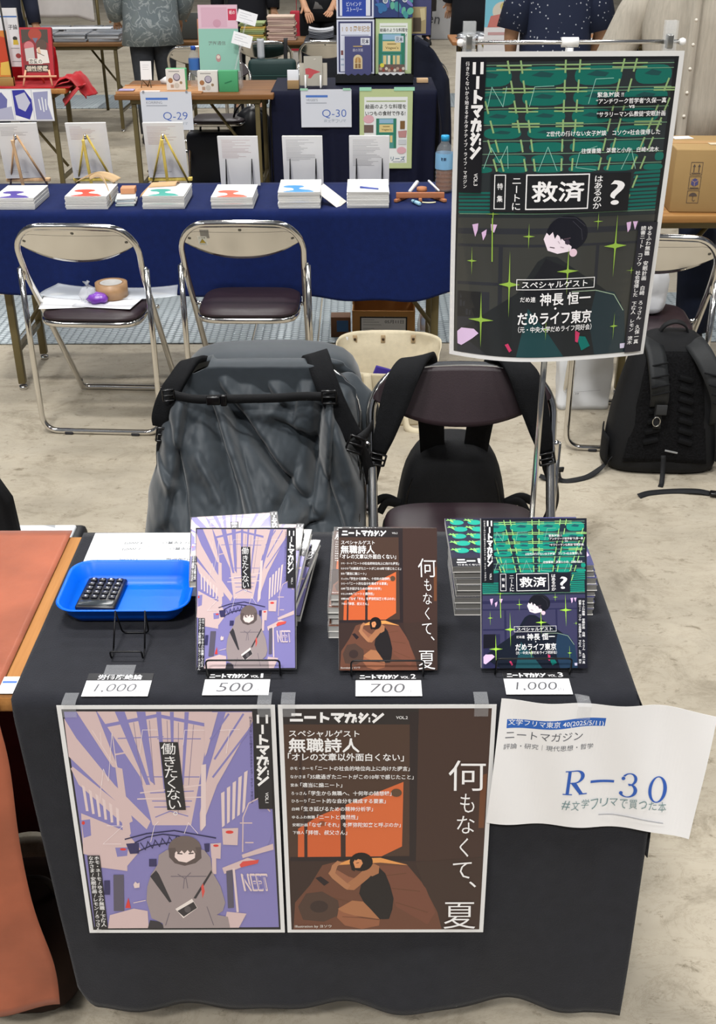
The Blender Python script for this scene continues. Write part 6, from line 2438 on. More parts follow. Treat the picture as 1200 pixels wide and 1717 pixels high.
MB().tube([(0.083, -0.008, -0.05), (0.068, -0.008, 0.42)], 0.006, None, 6).build('frame_edge', mat('#17130f', 0.5), t)
MB().box((0.0, 0.005, -0.028), (0.17, 0.04, 0.05), None, bevel=0.003).build('holder', mat('#a5894f', 0.5), t)

# Q-29 table
folding_table('bare wood-topped folding table behind the Q-29 sign', -0.955, -0.03, 5.60, 6.22, wood('#6b4726', '#865b32', 2.4, 'X'))


def small_sign(code, name, x, y, label, tapecol):
    t = thing('booth_sign', label, 'sign', (x, y, 0.507), 0, None)
    A = Art(0.297, 0.212, 0.65, 297, 212, eps=0.0001)
    A.rect(0, 0, 297, 212, '#d3d7e2')
    A.rect(30, 32, 158, 45, '#4f77c4')
    A.text(name, 32, 52, None, 14, '#7d8290', 0.0)
    A.lines([[(32, 76), (150, 76)]], 6, '#a6abb8')
    A.text(code, 124, 112, 142, 50, '#4d6bb8', -0.006)
    handwriting(A, '#文学フリマ', 134, 166, 134, 18, '#9aa6b4', 2)
    A.build('sheet', t, thick=0.0008)
    for tx in (0.02, 0.27):
        MB().box((tx, -0.002, 0.212), (0.045 if tapecol else 0.012, 0.002, 0.012), None).build('tape', mat(tapecol or '#8d8f98', 0.5), t)
    return t


small_sign('Q-29', 'KORIRING', -0.800, 5.585, 'white booth sign lettered Q-29 on the bare wooden table', None)
small_sign('Q-30', "VEGEE'S", 0.126, 5.655, 'white booth sign lettered Q-30 on the navy cloth', '#9fd0b5')

# things on the Q-29 table
TRAYW = wood('#b88458', '#cc9c70', 3, 'X')
k = MB()
k.box((-0.70, 5.78, 0.704), (0.50, 0.30, 0.007), None, bevel=0.002)
k.box((-0.70, 5.635, 0.709), (0.50, 0.008, 0.010), None)
k.box((-0.70, 5.925, 0.709), (0.50, 0.008, 0.010), None)
o = k.build('wooden_tray', TRAYW)
tag(o, 'flat wooden tray on the Q-29 table', 'tray')
t = thing('card_stand', 'white card on a small dark stand on the Q-29 table', 'card', (-0.805, 5.86, 0.7085))
A = Art(0.066, 0.105, 0.6, 66, 105, eps=0.0001)
A.rect(0, 0, 66, 105, '#eaeaec')
A.lines([[(14, 22), (50, 22)], [(14, 34), (44, 34)], [(14, 46), (50, 46)]], 2, '#b9bac0')
A.build('card', t, (-0.033, 0, 0.04), (radians(-10), 0, 0), thick=0.001)
k = MB()
for s in (-1, 1):
    k.tube([(s * 0.03, -0.03, 0.001), (s * 0.022, -0.01, 0.042), (0, 0.03, 0.001)], 0.003, None, 6)
k.build('stand', mat('#5a4a35', 0.5), t)
o = MB().box((0, 0, 0), (0.09, 0.06, 0.006), None, bevel=0.002).build('badge_card', mat('#a79cc4', 0.5), None, (-0.90, 5.71, 0.7135))
tag(o, 'lilac card lying at the left end of the wooden tray', 'card')
o = MB().box((0, 0, 0), (0.11, 0.05, 0.003), None).build('paper_slip', PAPER, None, (-0.755, 5.67, 0.710))
tag(o, 'white slip lying at the front of the wooden tray', 'paper')
t = thing('tissue_packet', 'crumpled white packet on the wooden tray', 'packet', (-0.665, 5.98, 0.708))
k = MB()
k.lathe([(0.02, 0), (0.07, 0.004), (0.075, 0.03), (0.05, 0.045), (0, 0.05)], (0, 0, 0), None, 14, 1, 0.6)
for v in k.bm.verts:
    v.co += Vector((0.012 * fbm(v.co.x * 30, v.co.y * 30, 1), 0.01 * fbm(v.co.x * 30, v.co.y * 30, 5), 0.006 * fbm(v.co.x * 30, v.co.y * 30, 9)))
k.build('wrapper', PAPER, t)


def badge_box(x, y, label, side):
    t = thing('gift_box', label, 'box', (x, y, 0.7085 if x < -0.5 else 0.7005))
    MB().box((0, 0.025, 0.058), (0.118, 0.05, 0.116), None, bevel=0.001).build('carton', mat(side, 0.5), t)
    A = Art(0.112, 0.116, 0.5, 112, 116, eps=0.0001)
    A.rect(0, 0, 112, 116, '#e3e1dc')
    A.lines([[(18, 14), (78, 14)]], 5, '#9a9894')
    A.ell(62, 46, 21, 21, '#5d5a70')
    A.ell(62, 44, 17, 17, '#b9b3c2')
    A.ell(25, 64, 14, 14, '#a8774f')
    A.ell(86, 76, 8, 8, '#9a8468')
    A.ell(60, 92, 15, 15, '#c9c7bf')
    A.rect(24, 86, 42, 104, '#b59a86')
    A.build('printed_face', t, (-0.059, -0.0015, 0), thick=0.001)


badge_box(-0.608, 5.74, 'white box printed with round badges, left of the water bottle', '#59b377')
badge_box(-0.418, 5.70, 'white box printed with round badges, right of the water bottle', '#d9d7d2')
t = thing('gift_box', 'plain green box beside the mint folder on the Q-29 table', 'box', (-0.298, 5.70, 0.7005))
MB().box((0, 0.025, 0.058), (0.112, 0.05, 0.116), None, bevel=0.001).build('carton', mat('#4da471', 0.5), t)
MB().box((0, -0.0008, 0.055), (0.045, 0.001, 0.006), None, (0, -0.3, 0)).build('emblem', mat('#2f7d55', 0.5), t)
bottle(-0.515, 5.88, 0.709, 'water bottle with a blue cap on the wooden tray', None, mat('#2554b4', 0.35), mat('#3f6fb8', 0.4), 0.225, 0.033)
t = thing('booklet_display', 'pink and mint booklets standing in a clear rack on the Q-29 table', 'booklets', (-0.36, 5.84, 0.7005))
for i, (w, h, c, dz, dy, nm) in enumerate(((0.235, 0.235, '#8fbfb0', 0.0, 0.0, 'mint_booklet'), (0.232, 0.14, '#dcb9c8', 0.22, 0.05, 'pink_booklet'))):
    A = Art(w, h, 0.5, w * 1000, h * 1000, eps=0.0001)
    A.rect(0, 0, w * 1000, h * 1000, c)
    if i == 0:
        A.row('港街通信', 55, 66, 26, 24, '#6f7f78', 0.012)
        A.ell(112, 160, 15, 22, '#b58a8a')
        A.ell(112, 154, 10, 10, '#e0cfc4')
    else:
        A.rect(18, 14, 170, 120, '#d3a9bb')
        A.ell(110, 100, 24, 22, '#c795a8')
        A.rect(176, 22, 226, 84, '#c22f50')
        A.text('紙の', 184, 30, 34, 22, '#f0dfe2', 0.012)
    A.build(nm, t, (-0.117, dy, 0.095 + dz), (radians(-8), 0, 0), thick=0.004)
MB().box((-0.01, 0.075, 0.245), (0.235, 0.006, 0.265), None, (radians(-8), 0, 0)).build('orange_booklet', mat('#c98a6a', 0.5), t)
k = MB()
k.box((0.125, 0.04, 0.13), (0.004, 0.10, 0.26), None)
k.box((0, 0.09, 0.13), (0.25, 0.003, 0.26), None)
k.box((0.0, -0.01, 0.05), (0.25, 0.003, 0.10), None)
k.build('clear_rack', CLEAR, t)
for i, (x, z, rz, lb) in enumerate(((-0.215, 0.975, -0.22, 'lower white name card clipped above the clear rack'), (-0.19, 1.085, -0.28, 'upper white name card clipped above the clear rack'))):
    t = thing('name_card', lb, 'card', (x, 5.80 + 0.1 * i, z))
    t.rotation_euler = (radians(-15), radians(16), 0)
    A = Art(0.115, 0.068, 0.5, 115, 68, eps=0.0001)
    A.rect(0, 0, 115, 68, '#e9e9ec')
    A.lines([[(14, 16), (80, 16)], [(14, 30), (60, 30)], [(14, 44), (95, 44)]], 2.5, '#b3b4bb')
    A.build('card', t, (-0.057, 0, -0.034), thick=0.001)
    k = MB()
    k.tube([(0, 0.006, -0.02), (0.0, 0.02, -0.30 - 0.08 * i)], 0.005, None, 8)
    k.box((0, 0.004, -0.03), (0.03, 0.014, 0.02), None, bevel=0.003)
    k.build('clip_stem', CLEAR, t)

# chairs and bags behind the Q-29 table
make_chair('chrome folding chair just behind the Q-29 table, dark case under it', -0.455, 6.60, pi)
t = thing('case', 'dark navy case under the chair behind the Q-29 sign', 'case', (-0.52, 6.42, 0.0))
MB().box((0, 0, 0.19), (0.30, 0.16, 0.34), None, bevel=0.03).build('shell', mat('#0f1626', 0.5), t)
MB().tube(fillet([(-0.06, 0, 0.355), (-0.06, 0, 0.395), (0.06, 0, 0.395), (0.06, 0, 0.355)], 0.02), 0.007, None, 8).build('handle', BLACKP, t)
for s in (-1, 1):
    MB().cyl((s * 0.11 - 0.012, 0, 0.02), (s * 0.11 + 0.012, 0, 0.02), 0.02, None, 14).build('wheel', RUBBER, t)
t = thing('bag', 'glossy black bag slumped behind the Q-29 table', 'bag', (-0.235, 6.48, 0.0))
k = MB()
k.lathe([(0.06, 0), (0.16, 0.01), (0.185, 0.12), (0.18, 0.28), (0.13, 0.42), (0.05, 0.50), (0, 0.51)], (0, 0, 0), None, 30, 1, 0.7)
for v in k.bm.verts:
    v.co += Vector((v.co.x, v.co.y, 0)) * (0.35 * fbm(v.co.x * 8, v.co.y * 8, v.co.z * 5))
k.build('bag_body', mat('#12141a', 0.35, 0, 0.5, 0.1, 30), t, subsurf=1)
k = MB()
k.ribbon([(-0.13, -0.05, 0.36), (-0.11, -0.07, 0.48), (-0.02, -0.06, 0.55), (0.07, -0.05, 0.48)], 0.03, 0.004, None, side=(0.3, 1, 0), n=6)
k.build('strap', WEB, t)

# Q-30 table under a navy cloth
folding_table('folding table under the navy cloth of the Q-30 stall', -0.03, 0.90, 5.70, 6.26)
NAVYC = cloth_mat('#070c26', 0.15, 0.75, 0.0)
k = MB()
k.grid(drape(-0.05, 0.925, 5.685, 6.28, 0.7045, 0.03, 0.016, 26, topn=0.35), 90, 40)
k.grid(lambda u, v: (0.925 + 0.05 * sin(min(1, v * 2.2) * pi / 2) * (0.6 + 0.4 * sin(u * 9)) - 0.02 * v, 5.685 + 0.6 * u, 0.7045 - 0.67 * v), 30, 24)
k.grid(lambda u, v: (-0.05 - 0.015 * sin(min(1, v * 5) * pi / 2) + 0.012 * v * sin(u * 14), 5.685 + 0.6 * u, 0.7045 - 0.67 * v), 30, 20)
o = k.build('tablecloth', NAVYC, solid=0.002)
tag(o, 'navy blue tablecloth hanging to the floor behind the Q-30 sign', 'tablecloth')


def art_storefront(A, x, y, w, h, head=True):
    """little green shop front with a cream name board"""
    G, C = '#2d7a63', '#d8c48a'
    A.rect(x, y, x + w, y + h, '#4a8f8a')
    A.rect(x, y, x + w * 0.13, y + h, G)
    A.rect(x + w * 0.87, y, x + w, y + h, G)
    A.rect(x + w * 0.16, y + h * 0.02, x + w * 0.84, y + h * 0.16, '#8fb4cf')
    A.rect(x + w * 0.16, y + h * 0.20, x + w * 0.84, y + h * 0.46, C)
    A.text('Vegee’s', x + w * 0.26, y + h * 0.34, w * 0.5, h * 0.08, '#6b5a2c', 0.012)
    A.lines([[(x + w * 0.34, y + h * 0.27), (x + w * 0.66, y + h * 0.27)]], h * 0.03, '#8f7c48')
    A.rect(x + w * 0.13, y + h * 0.48, x + w * 0.87, y + h * 0.54, G)
    for i in range(4):
        A.rect(x + w * (0.18 + 0.17 * i), y + h * 0.57, x + w * (0.30 + 0.17 * i), y + h * 0.80, C if i != 1 else '#e3dcc4')
    A.rect(x + w * 0.45, y + h * 0.56, x + w * 0.55, y + h * 0.80, G)


t = thing('poster', 'pale green poster with a shop front, taped to the navy cloth', 'poster', (0.470, 5.652, 0.268))
A = Art(0.312, 0.452, 0.5, 312, 452, eps=0.0001)
A.rect(0, 0, 312, 452, '#aebd8a')
A.rect(4, 4, 308, 448, '#b9c795')
A.rect(28, 44, 282, 420, '#e3e6e8')
A.lines([[(42, 68), (270, 68)]], 8, '#a8b58c')
A.text('絵画のような料理を', 34, 84, 240, 26, '#4b4d4c', 0.014)
A.text('いつもの食材で作る!', 34, 122, 236, 26, '#4b4d4c', 0.014)
A.ell(54, 168, 32, 24, '#d8a9b4')
A.rect(26, 200, 82, 245, '#6d5a55')
A.rect(34, 258, 84, 296, '#d3c7ae')
art_storefront(A, 98, 164, 120, 170)
A.rect(240, 178, 268, 224, '#7a5a35')
A.poly([(228, 236), (280, 232), (276, 272), (232, 272)], '#b98788')
A.rect(230, 284, 278, 312, '#c5cad0')
A.ell(250, 346, 28, 20, '#d8a9b4')
A.text('レシピシリーズ', 60, 380, 212, 26, '#4d6f8c', 0.008)
A.lines([[(200, 412), (270, 412)]], 3, '#9aa3a8')
A.build('sheet', t, thick=0.0008)
for tx, w in ((0.035, 0.07), (0.262, 0.12)):
    MB().box((tx, -0.002, 0.452), (w, 0.002, 0.020), None).build('tape', mat('#9fd9bb', 0.4), t)

# display boards on the navy table
BLK = mat('#151719', 0.7)
t = thing('display_rack', 'black scallop-edged display rack on the navy cloth', 'rack', (0.560, 5.98, 0.7058))
k = MB()
sc = [(-0.235, 0), (0.235, 0)]
for i in range(12):
    x = 0.235 - 0.47 * i / 12
    sc += [(x, 0.052), (x - 0.02, 0.064)]
sc += [(-0.235, 0.052)]
k.prism(sc, 0.006)
k.build('front_panel', BLK, t, (0, -0.05, 0))
MB().box((0, 0.05, 0.006), (0.47, 0.20, 0.012), None).build('base', BLK, t)
MB().box((0, 0.14, 0.30), (0.40, 0.008, 0.60), None).build('back_panel', BLK, t)
for s in (-1, 1):
    MB().tube([(s * 0.19, 0.05, 0.01), (s * 0.19, 0.13, 0.60)], 0.006, None, 8).build('upright', BLK, t)


def board(x, z, w, h, label, draw, y=5.985):
    t = thing('display_board', label, 'board', (x, y, z))
    t.rotation_euler = (radians(-7), 0, 0)
    A = Art(w, h, 0.45, w * 1000, h * 1000, eps=0.0001)
    draw(A, w * 1000, h * 1000)
    A.build('sheet', t, (-w / 2, 0, 0), thick=0.003)
    return t


def navy_framed(A, w, h):
    A.rect(0, 0, w, h, '#cfd3e4')
    A.rect(10, 10, w - 10, h - 10, '#2a2f5c')
    A.rect(20, 20, w - 20, h - 14, '#d6d9e6')


def d_ll(A, w, h):
    navy_framed(A, w, h)
    A.row('100周年記念', 22, 34, 25.5, 34, '#a58644', 0.012)
    A.lines([[(28, 86), (190, 86)]], 5, '#9aa0b4')
    A.rect(24, 170, 38, 196, '#7a4a48')
    A.lines([[(26, 220), (40, 220)], [(26, 250), (40, 250)]], 10, '#a5b5c9')


def d_lr(A, w, h):
    A.rect(0, 0, w, h, '#a7b987')
    A.rect(8, 8, w - 8, h - 8, '#b5c694')
    A.rect(24, 24, w - 24, h - 20, '#e0e4e0')
    A.lines([[(30, 42), (180, 42)]], 6, '#a9b59a')
    A.text('絵画のような料理を', 26, 52, 166, 20, '#4b4d4c', 0.014)
    A.text('いつもの食材で作る!', 26, 80, 160, 20, '#4b4d4c', 0.014)
    A.rect(24, 130, 36, 150, '#6b4a3a')
    A.rect(24, 110, 38, 122, '#cf8f9b')


def d_ul(A, w, h):
    navy_framed(A, w, h)
    A.rect(34, 0, w - 46, h - 10, '#1f3fa0')
    A.star(w * 0.46, h * 0.42, 62, 66, '#e0d36a', 0.42)
    A.poly([(w * 0.46 + 62 * r * sin(radians(36 * i)), h * 0.42 - 62 * r * cos(radians(36 * i))) for i, r in enumerate([1, 0.55] * 5)], '#e0d36a')
    A.lines([[(w * 0.33, h * 0.38), (w * 0.58, h * 0.38)], [(w * 0.36, h * 0.47), (w * 0.55, h * 0.47)]], 8, '#a08f3a')
    A.text('ビハインド', 60, h - 90, 88, 24, '#cfd8f0', 0.012)
    A.text('ストーリー', 60, h - 60, 92, 24, '#cfd8f0', 0.012)


def d_ur(A, w, h):
    A.rect(0, 0, w, h, '#24386e')
    rr = random.Random(5)
    for i in range(26):
        A.ell(rr.uniform(10, w - 10), rr.uniform(h * 0.35, h - 10), rr.uniform(12, 34), rr.uniform(8, 22), ('#3f8f8f', '#5aa88f', '#47549e', '#6f6bb0', '#2d6aa0')[i % 5], 12, rot=rr.uniform(0, 90))
    A.rect(0, 0, w, h * 0.10, '#2b4f90')
    for x in (0.28, 0.86):
        A.poly([(w * (x - 0.2), h * 0.30), (w * (x + 0.13), h * 0.30), (w * (x + 0.12), h * 0.56), (w * x, h * 0.62), (w * (x - 0.18), h * 0.56)], '#cfdbe6')
        A.lines([[(w * (x - 0.14), h * 0.42), (w * (x + 0.08), h * 0.42)]], 8, '#6b86ad')
    A.lines([[(w * 0.64, 0), (w * 0.64, h)]], 6, '#182a57')
    for cx, cy in ((0.12, 0.45), (0.30, 0.70), (0.50, 0.66), (0.54, 0.40), (0.80, 0.68), (0.90, 0.42)):
        A.ell(w * cx, h * cy, 15, 15, '#dfe4e8', 14)
        A.ell(w * cx, h * cy, 11, 11, '#7f8f9a', 14)


board(0.447, 0.762, 0.225, 0.302, 'white board with a navy border and gold anniversary writing', d_ll)
board(0.676, 0.762, 0.216, 0.306, 'pale green bordered board behind the shop front book', d_lr)
board(0.445, 1.068, 0.222, 0.302, 'navy bordered board with a yellow star', d_ul, 6.03)
board(0.672, 1.072, 0.232, 0.302, 'blue and green starry board beside the yellow star board', d_ur, 6.03)


def d_navybook(A, w, h):
    A.rect(0, 0, w, h, '#4a4c78')
    A.rect(96, 10, 150, 48, '#dcdde4')
    A.row('見本', 100, 14, 23, 30, '#55576a', 0.012)
    A.lines([[(52, 56), (104, 56)]], 6, '#b59a62')
    A.text('森の洋菓', 48, 68, 62, 18, '#b5b2c4', 0.012)
    A.rect(52, 128, 106, 182, '#d8c49a')
    A.ell(79, 128, 27, 26, '#d8c49a')
    A.rect(62, 132, 96, 178, '#8a6a42')
    A.ell(79, 132, 17, 16, '#b58a50')
    A.lines([[(79, 120), (79, 180)], [(62, 150), (96, 150)]], 4, '#d8c49a')


def d_shopbook(A, w, h):
    art_storefront(A, 0, 0, w, h * 0.92)
    A.rect(98, 14, 150, 50, '#c9d3dc')
    A.row('見本', 102, 18, 22, 28, '#6a7688', 0.012)
    A.rect(0, h * 0.74, w, h * 0.93, '#6d5a52')
    for i in range(9):
        A.ell(14 + i * 17, h * (0.84 + 0.04 * (i % 2)), 9, 9, ('#b59a8a', '#8f4a3f', '#d3c9ba')[i % 3], 10)
    A.ell(22, h * 0.76, 13, 12, '#d9cf4a', 12)
    A.rect(0, h * 0.93, w, h, '#d8dadc')


for x, d, lb, c in ((0.462, d_navybook, 'dark blue sample book with a golden door, on the lower left board', '#4a4c78'), (0.664, d_shopbook, 'sample book with a green shop front, on the lower right board', '#4a8f8a')):
    t = thing('sample_book', lb, 'book', (x, 5.958, 0.757))
    t.rotation_euler = (radians(-7), 0, 0)
    w, h = (0.160, 0.218) if x < 0.5 else (0.158, 0.232)
    MB().box((0, 0.0085, h / 2), (w - 0.003, 0.012, h - 0.003), None).build('pages', PAGES, t)
    MB().box((0, 0.0155, h / 2), (w, 0.0015, h), None).build('back_cover', mat(c, 0.4), t)
    A = Art(w, h, 0.4, w * 1000, h * 1000, eps=0.0001)
    d(A, w * 1000, h * 1000)
    A.build('front_cover', t, (-w / 2, 0, 0), thick=0.0015)

t = thing('card_holder', 'white holder with a grey booklet printed with a red fish shape', 'stand', (0.195, 5.80, 0.7058))
for i, (w, h, dy, c) in enumerate(((0.165, 0.125, 0.03, '#b7b0a2'), (0.11, 0.165, 0.012, '#a9a498'))):
    A = Art(w, h, 0.6, w * 1000, h * 1000, eps=0.0001)
    A.rect(0, 0, w * 1000, h * 1000, c)
    if i == 1:
        A.poly([(8, 70), (30, 66), (100, 88), (60, 100), (40, 124), (24, 122), (30, 104), (10, 100)], '#b8444a')
        A.lines([[(60, 18), (70, 16)]], 3, '#d8d4cb')
    A.build('booklet', t, (-w / 2, dy, 0.012), (radians(-12), 0, 0), thick=0.006)
for s in (-1, 1):
    MB().tube(fillet([(s * 0.045, 0.10, 0.004), (s * 0.045, -0.02, 0.004), (s * 0.045, -0.012, 0.075)], 0.006), 0.005, None, 8).build('holder_foot', WHITEP, t)
t = thing('card_box', 'small open kraft box of white cards on the navy cloth', 'box', (0.077, 5.80, 0.7058))
MB().box((0, 0, 0.024), (0.068, 0.06, 0.048), None, bevel=0.001).build('carton', mat('#a8895f', 0.7), t)
MB().box((0, 0.004, 0.065), (0.066, 0.05, 0.075), None, (radians(-6), 0, 0), bevel=0.001).build('cards', mat('#e4e6ec', 0.6), t)
o = MB().box((0, 0, 0.012), (0.07, 0.05, 0.024), None, bevel=0.002).build('wooden_block', mat('#d8b48a', 0.6), None, (0.855, 6.03, 0.7058))
tag(o, 'small pale wooden block at the right end of the navy cloth', 'block')
t = thing('panel', 'tall dark blue panel with a small framed print behind the boards', 'board', (0.83, 6.22, 0.706))
MB().box((0, 0, 0.42), (0.16, 0.02, 0.34), None, bevel=0.002).build('panel_sheet', mat('#474a75', 0.6), t)
MB().box((-0.03, 0.012, 0.13), (0.02, 0.01, 0.26), None).build('post', BLK, t)
A = Art(0.10, 0.15, 0.5, 100, 150, eps=0.0001)
A.rect(0, 0, 100, 150, '#b3a27a')
A.rect(20, 60, 70, 140, '#5b4f42')
A.poly([(60, 10), (90, 6), (94, 70), (70, 80)], '#d6c89c')
A.build('framed_print', t, (-0.05, -0.013, 0.26), thick=0.002)

# dark coat over a chair back beside the Q-30 stall
t = thing('coat', 'dark navy coat draped over a chair behind the Q-30 stall', 'coat', (0.84, 6.62, 0))


def coat(u, v):
    a = pi * (u - 0.5) * 1.05
    z = 0.90 - 0.86 * v
    r = 0.09 + 0.11 * min(1, v * 4) ** 0.7 + 0.02 * v
    x = r * sin(a) * (1 + 0.08 * sin(v * 3)) + 0.03 * v
    y = -0.10 * cos(a) * (0.4 + min(1, v * 3)) - 0.02 * sin(a * 7 + v * 4) * min(1, v * 2)
    return (x, y, z - 0.05 * abs(sin(a)) * (1 - v))


k = MB()
k.grid(coat, 60, 40)
k.grid(lambda u, v: (-0.09 + 0.18 * u, -0.03 + 0.12 * v, 0.895 + 0.02 * sin(pi * v) - 0.05 * abs(2 * u - 1)), 12, 8)
k.build('cloth', mat('#151a2c', 0.8, 0, 0.3, 0.1, 30, 0.2, 60), t, solid=0.004)
ch = make_chair('folding chair almost hidden by the dark navy coat', 0.84, 6.68, 0.0)
ch.location = (0.85, 6.70, 0)
make_chair('chrome folding chair in the far row, behind the pink booklets', -0.255, 7.93, 0.0)
make_chair('chrome folding chair in the far row, behind the water bottle', -0.745, 7.62, 0.05)
make_chair('chrome folding chair in the far row, left of the gold lettered board', 0.21, 7.95, -0.05)
t = thing('bag', 'dark green bag hanging on the far chair behind the pink booklets', 'bag', (-0.19, 7.76, 0))
MB().box((0, 0, 0.55), (0.36, 0.12, 0.20), None, bevel=0.03).build('bag_body', mat('#10302f', 0.6), t)
MB().box((0, -0.062, 0.54), (0.34, 0.004, 0.006), None).build('zip', mat('#35534f', 0.4), t)
for s in (-1, 1):
    k = MB()
    k.ribbon([(s * 0.10, 0.03, 0.62), (s * 0.10, 0.08, 0.76), (s * 0.10, 0.14, 0.78)], 0.03, 0.004, None, side=(1, 0, 0), n=5)
    k.build('strap', WEB, t)
k = MB()
k.grid(lambda u, v: (-0.30 + 0.05 * u, 7.80 - 0.02 * sin(pi * u), 0.79 - 0.14 * v), 8, 8, None, 0.003)
o = k.build('white_band', mat('#c8ccd2', 0.6))
tag(o, 'pale strap hanging over the far chair behind the name cards', 'strap')

# ================================================================ FAR ROW
DKT = wood('#6b4a2c', '#84603c', 2.6, 'X')
folding_table('dark-edged folding table with wrapped papers at far left', -3.2, -1.42, 8.46, 9.5, DKT)
rnd = random.Random(11)
for i in range(9):
    x = -2.15 + 0.27 * (i % 3) + rnd.uniform(-0.03, 0.03)
    y = 8.62 + 0.28 * ((i // 3) % 3)
    for q in range(3):
        o = MB().box((0, 0, 0.010), (0.26, 0.22, 0.020), None, bevel=0.004).build('paper_bundle', mat(('#8f9399', '#b3b6ba', '#7d8187')[q], 0.22, 0, 0.6), None, (x, y, 0.7005 + q * 0.0208), (0, 0, rnd.uniform(-0.08, 0.08)))
        tag(o, 'plastic wrapped paper bundle on the far left table', 'papers', 'plastic wrapped bundles on the far left table')
o = MB().box((0, 0, 0.004), (0.62, 0.16, 0.006), None).build('large_paper', mat('#d8dade', 0.5), None, (-1.93, 8.95, 0.7635), (0, 0, 0.05))
tag(o, 'large white sheet lying over the wrapped bundles', 'paper')
t = thing('hanging_cloth', 'white cloth with red lettering hanging behind the far left table', 'cloth', (-2.22, 9.62, 0))
k = MB()
k.grid(lambda u, v: (-0.30 + 0.62 * u, 0.006 * sin(u * 12) * (0.5 + v) - 0.05 * max(0, u - 0.78), 1.35 - 0.55 * v - 0.04 * max(0, u - 0.75) / 0.25), 40, 20, None, 0.002)
k.build('sheet', mat('#cfcbc8', 0.8, 0, 0.3, 0.04, 12), t)
A = Art(0.5, 0.4, 0.7, 500, 400, eps=0.0003)
for i in range(4):
    A.text('文学フリマ', 60 + i * 110, 40 + 30 * (i % 2), 200, 26, '#c9585c', 0.008, rot=48)
A.build('red_lettering', t, (-0.27, -0.016, 0.80))
for s in (-0.32, 0.34):
    MB().tube([(s, 0.05, 0), (s, 0.05, 1.45)], 0.014, None, 10).build('upright', OLIVE, t)
MB().tube([(-0.32, 0.04, 1.36), (0.34, 0.04, 1.36)], 0.012, None, 10).build('rail', OLIVE, t)

folding_table('folding table with stacked papers in the far middle row', -1.05, 0.42, 8.50, 8.93, DKT)
for gx, gy, cols, lb, grp, n, w in ((-0.405, 8.66, ('#8fa06a', '#b5b56a', '#c9a54a', '#7d8a5c'), 'green and yellow booklet in the far middle stack', 'green and yellow booklets on the far middle table', 9, 0.20),
                                    (-0.165, 8.66, ('#b59a8f', '#c9ada0', '#a88a80', '#d0b8a5'), 'pinkish newspaper in the far middle stack', 'pinkish newspapers on the far middle table', 12, 0.22)):
    for q in range(n):
        o = MB().box((0, 0, 0.0075), (w, 0.20, 0.0148), None, bevel=0.003).build('newspaper' if w > 0.21 else 'booklet', mat(cols[q % 4], 0.6), None, (gx + rnd.uniform(-0.008, 0.008), gy, 0.7005 + q * 0.0152), (0, 0, rnd.uniform(-0.06, 0.06)))
        tag(o, lb, 'papers', grp)
DKC = cloth_mat('#23262e', 0.2, 0.8)
k = MB()
k.grid(drape(0.02, 0.52, 8.47, 8.94, 0.7045, 0.25, 0.01, 15), 30, 20)
o = k.build('tablecloth', DKC, solid=0.002)
tag(o, 'dark grey cloth on the far middle table below the two hands', 'tablecloth')
for q in range(6):
    k = MB()
    k.grid(lambda u, v: (-0.10 + 0.20 * u, -0.07 + 0.14 * v, 0.016 * (2 * u - 1) ** 2 + 0.0002), 10, 6, None, 0.010)
    o = k.build('folded_paper', mat('#c9cbd0' if q > 3 else '#5d6068', 0.6), None, (0.155, 8.66, 0.7165 + q * 0.0125), (0, 0, rnd.uniform(-0.05, 0.05)))
    tag(o, 'curved folded paper in the stack under the two hands', 'papers', 'folded papers under the two hands')
# frame legs and red bags far behind
for x, y, c, lb in ((0.10, 12.5, '#b02438', 'left red tote bag hanging far behind the hands'), (0.62, 12.6, '#a51c34', 'right red tote bag hanging far behind the hands')):
    t = thing('tote_bag', lb, 'bag', (x - 0.25, y, 0))
    MB().box((0, 0, 0.42), (0.34, 0.10, 0.42), None, bevel=0.02).build('bag_body', mat(c, 0.7), t)
    k = MB()
    k.ribbon([(-0.1, 0, 0.62), (-0.08, 0, 0.80), (0.08, 0, 0.80), (0.1, 0, 0.62)], 0.03, 0.005, None, side=(0, 1, 0), n=6)
    k.build('handle', mat(c, 0.7), t)
    MB().box((0, 0, 0.10), (0.30, 0.09, 0.20), None, bevel=0.01).build('bag_base', mat('#b9b5b0', 0.7), t)
t = thing('table_trestle', 'olive metal table legs standing far behind the papers', 'trestle', (-0.45, 11.5, 0))
for x in (-0.02, 0.03, 0.32):
    MB().box((x, 0, 0.45), (0.03, 0.03, 0.9), None).build('leg', OLIVE, t)
MB().box((0.15, 0, 0.91), (0.6, 0.4, 0.03), None).build('tabletop', DKT, t)

# far right table
folding_table('wood-topped folding table with silver packs at far right', 1.215, 2.95, 8.42, 9.0, wood('#8f5f38', '#a9764a', 2.6, 'X'))
for i in range(8):
    k = MB()
    k.lathe([(0.02, 0), (0.10, 0.003), (0.11, 0.02), (0.08, 0.035), (0, 0.04)], (0, 0, 0), None, 14, 1, 0.6)
    for v in k.bm.verts:
        v.co += Vector((0.02 * fbm(v.co.x * 20, v.co.y * 20, i), 0.02 * fbm(v.co.x * 20, v.co.y * 20, 5 + i), 0.01 * fbm(v.co.x * 20, v.co.y * 20, 9 + i)))
    o = k.build('silver_pack', mat('#a8abb0', 0.2, 0.6), None, (1.36 + 0.13 * (i % 4), 8.56 + 0.22 * (i // 4), 0.701), (0, 0, i))
    tag(o, 'crumpled silver pack on the far right table', 'pack', 'silver packs on the far right table')
t = thing('banner_stand', 'pale blue illustrated banner standing left of the dotted shirt', 'banner', (1.44, 7.0, 0))
A = Art(0.30, 0.62, 0.5, 300, 620, eps=0.0002)
A.rect(0, 0, 300, 620, '#e3e1e2')
A.rect(0, 0, 300, 430, '#7cc3d8')
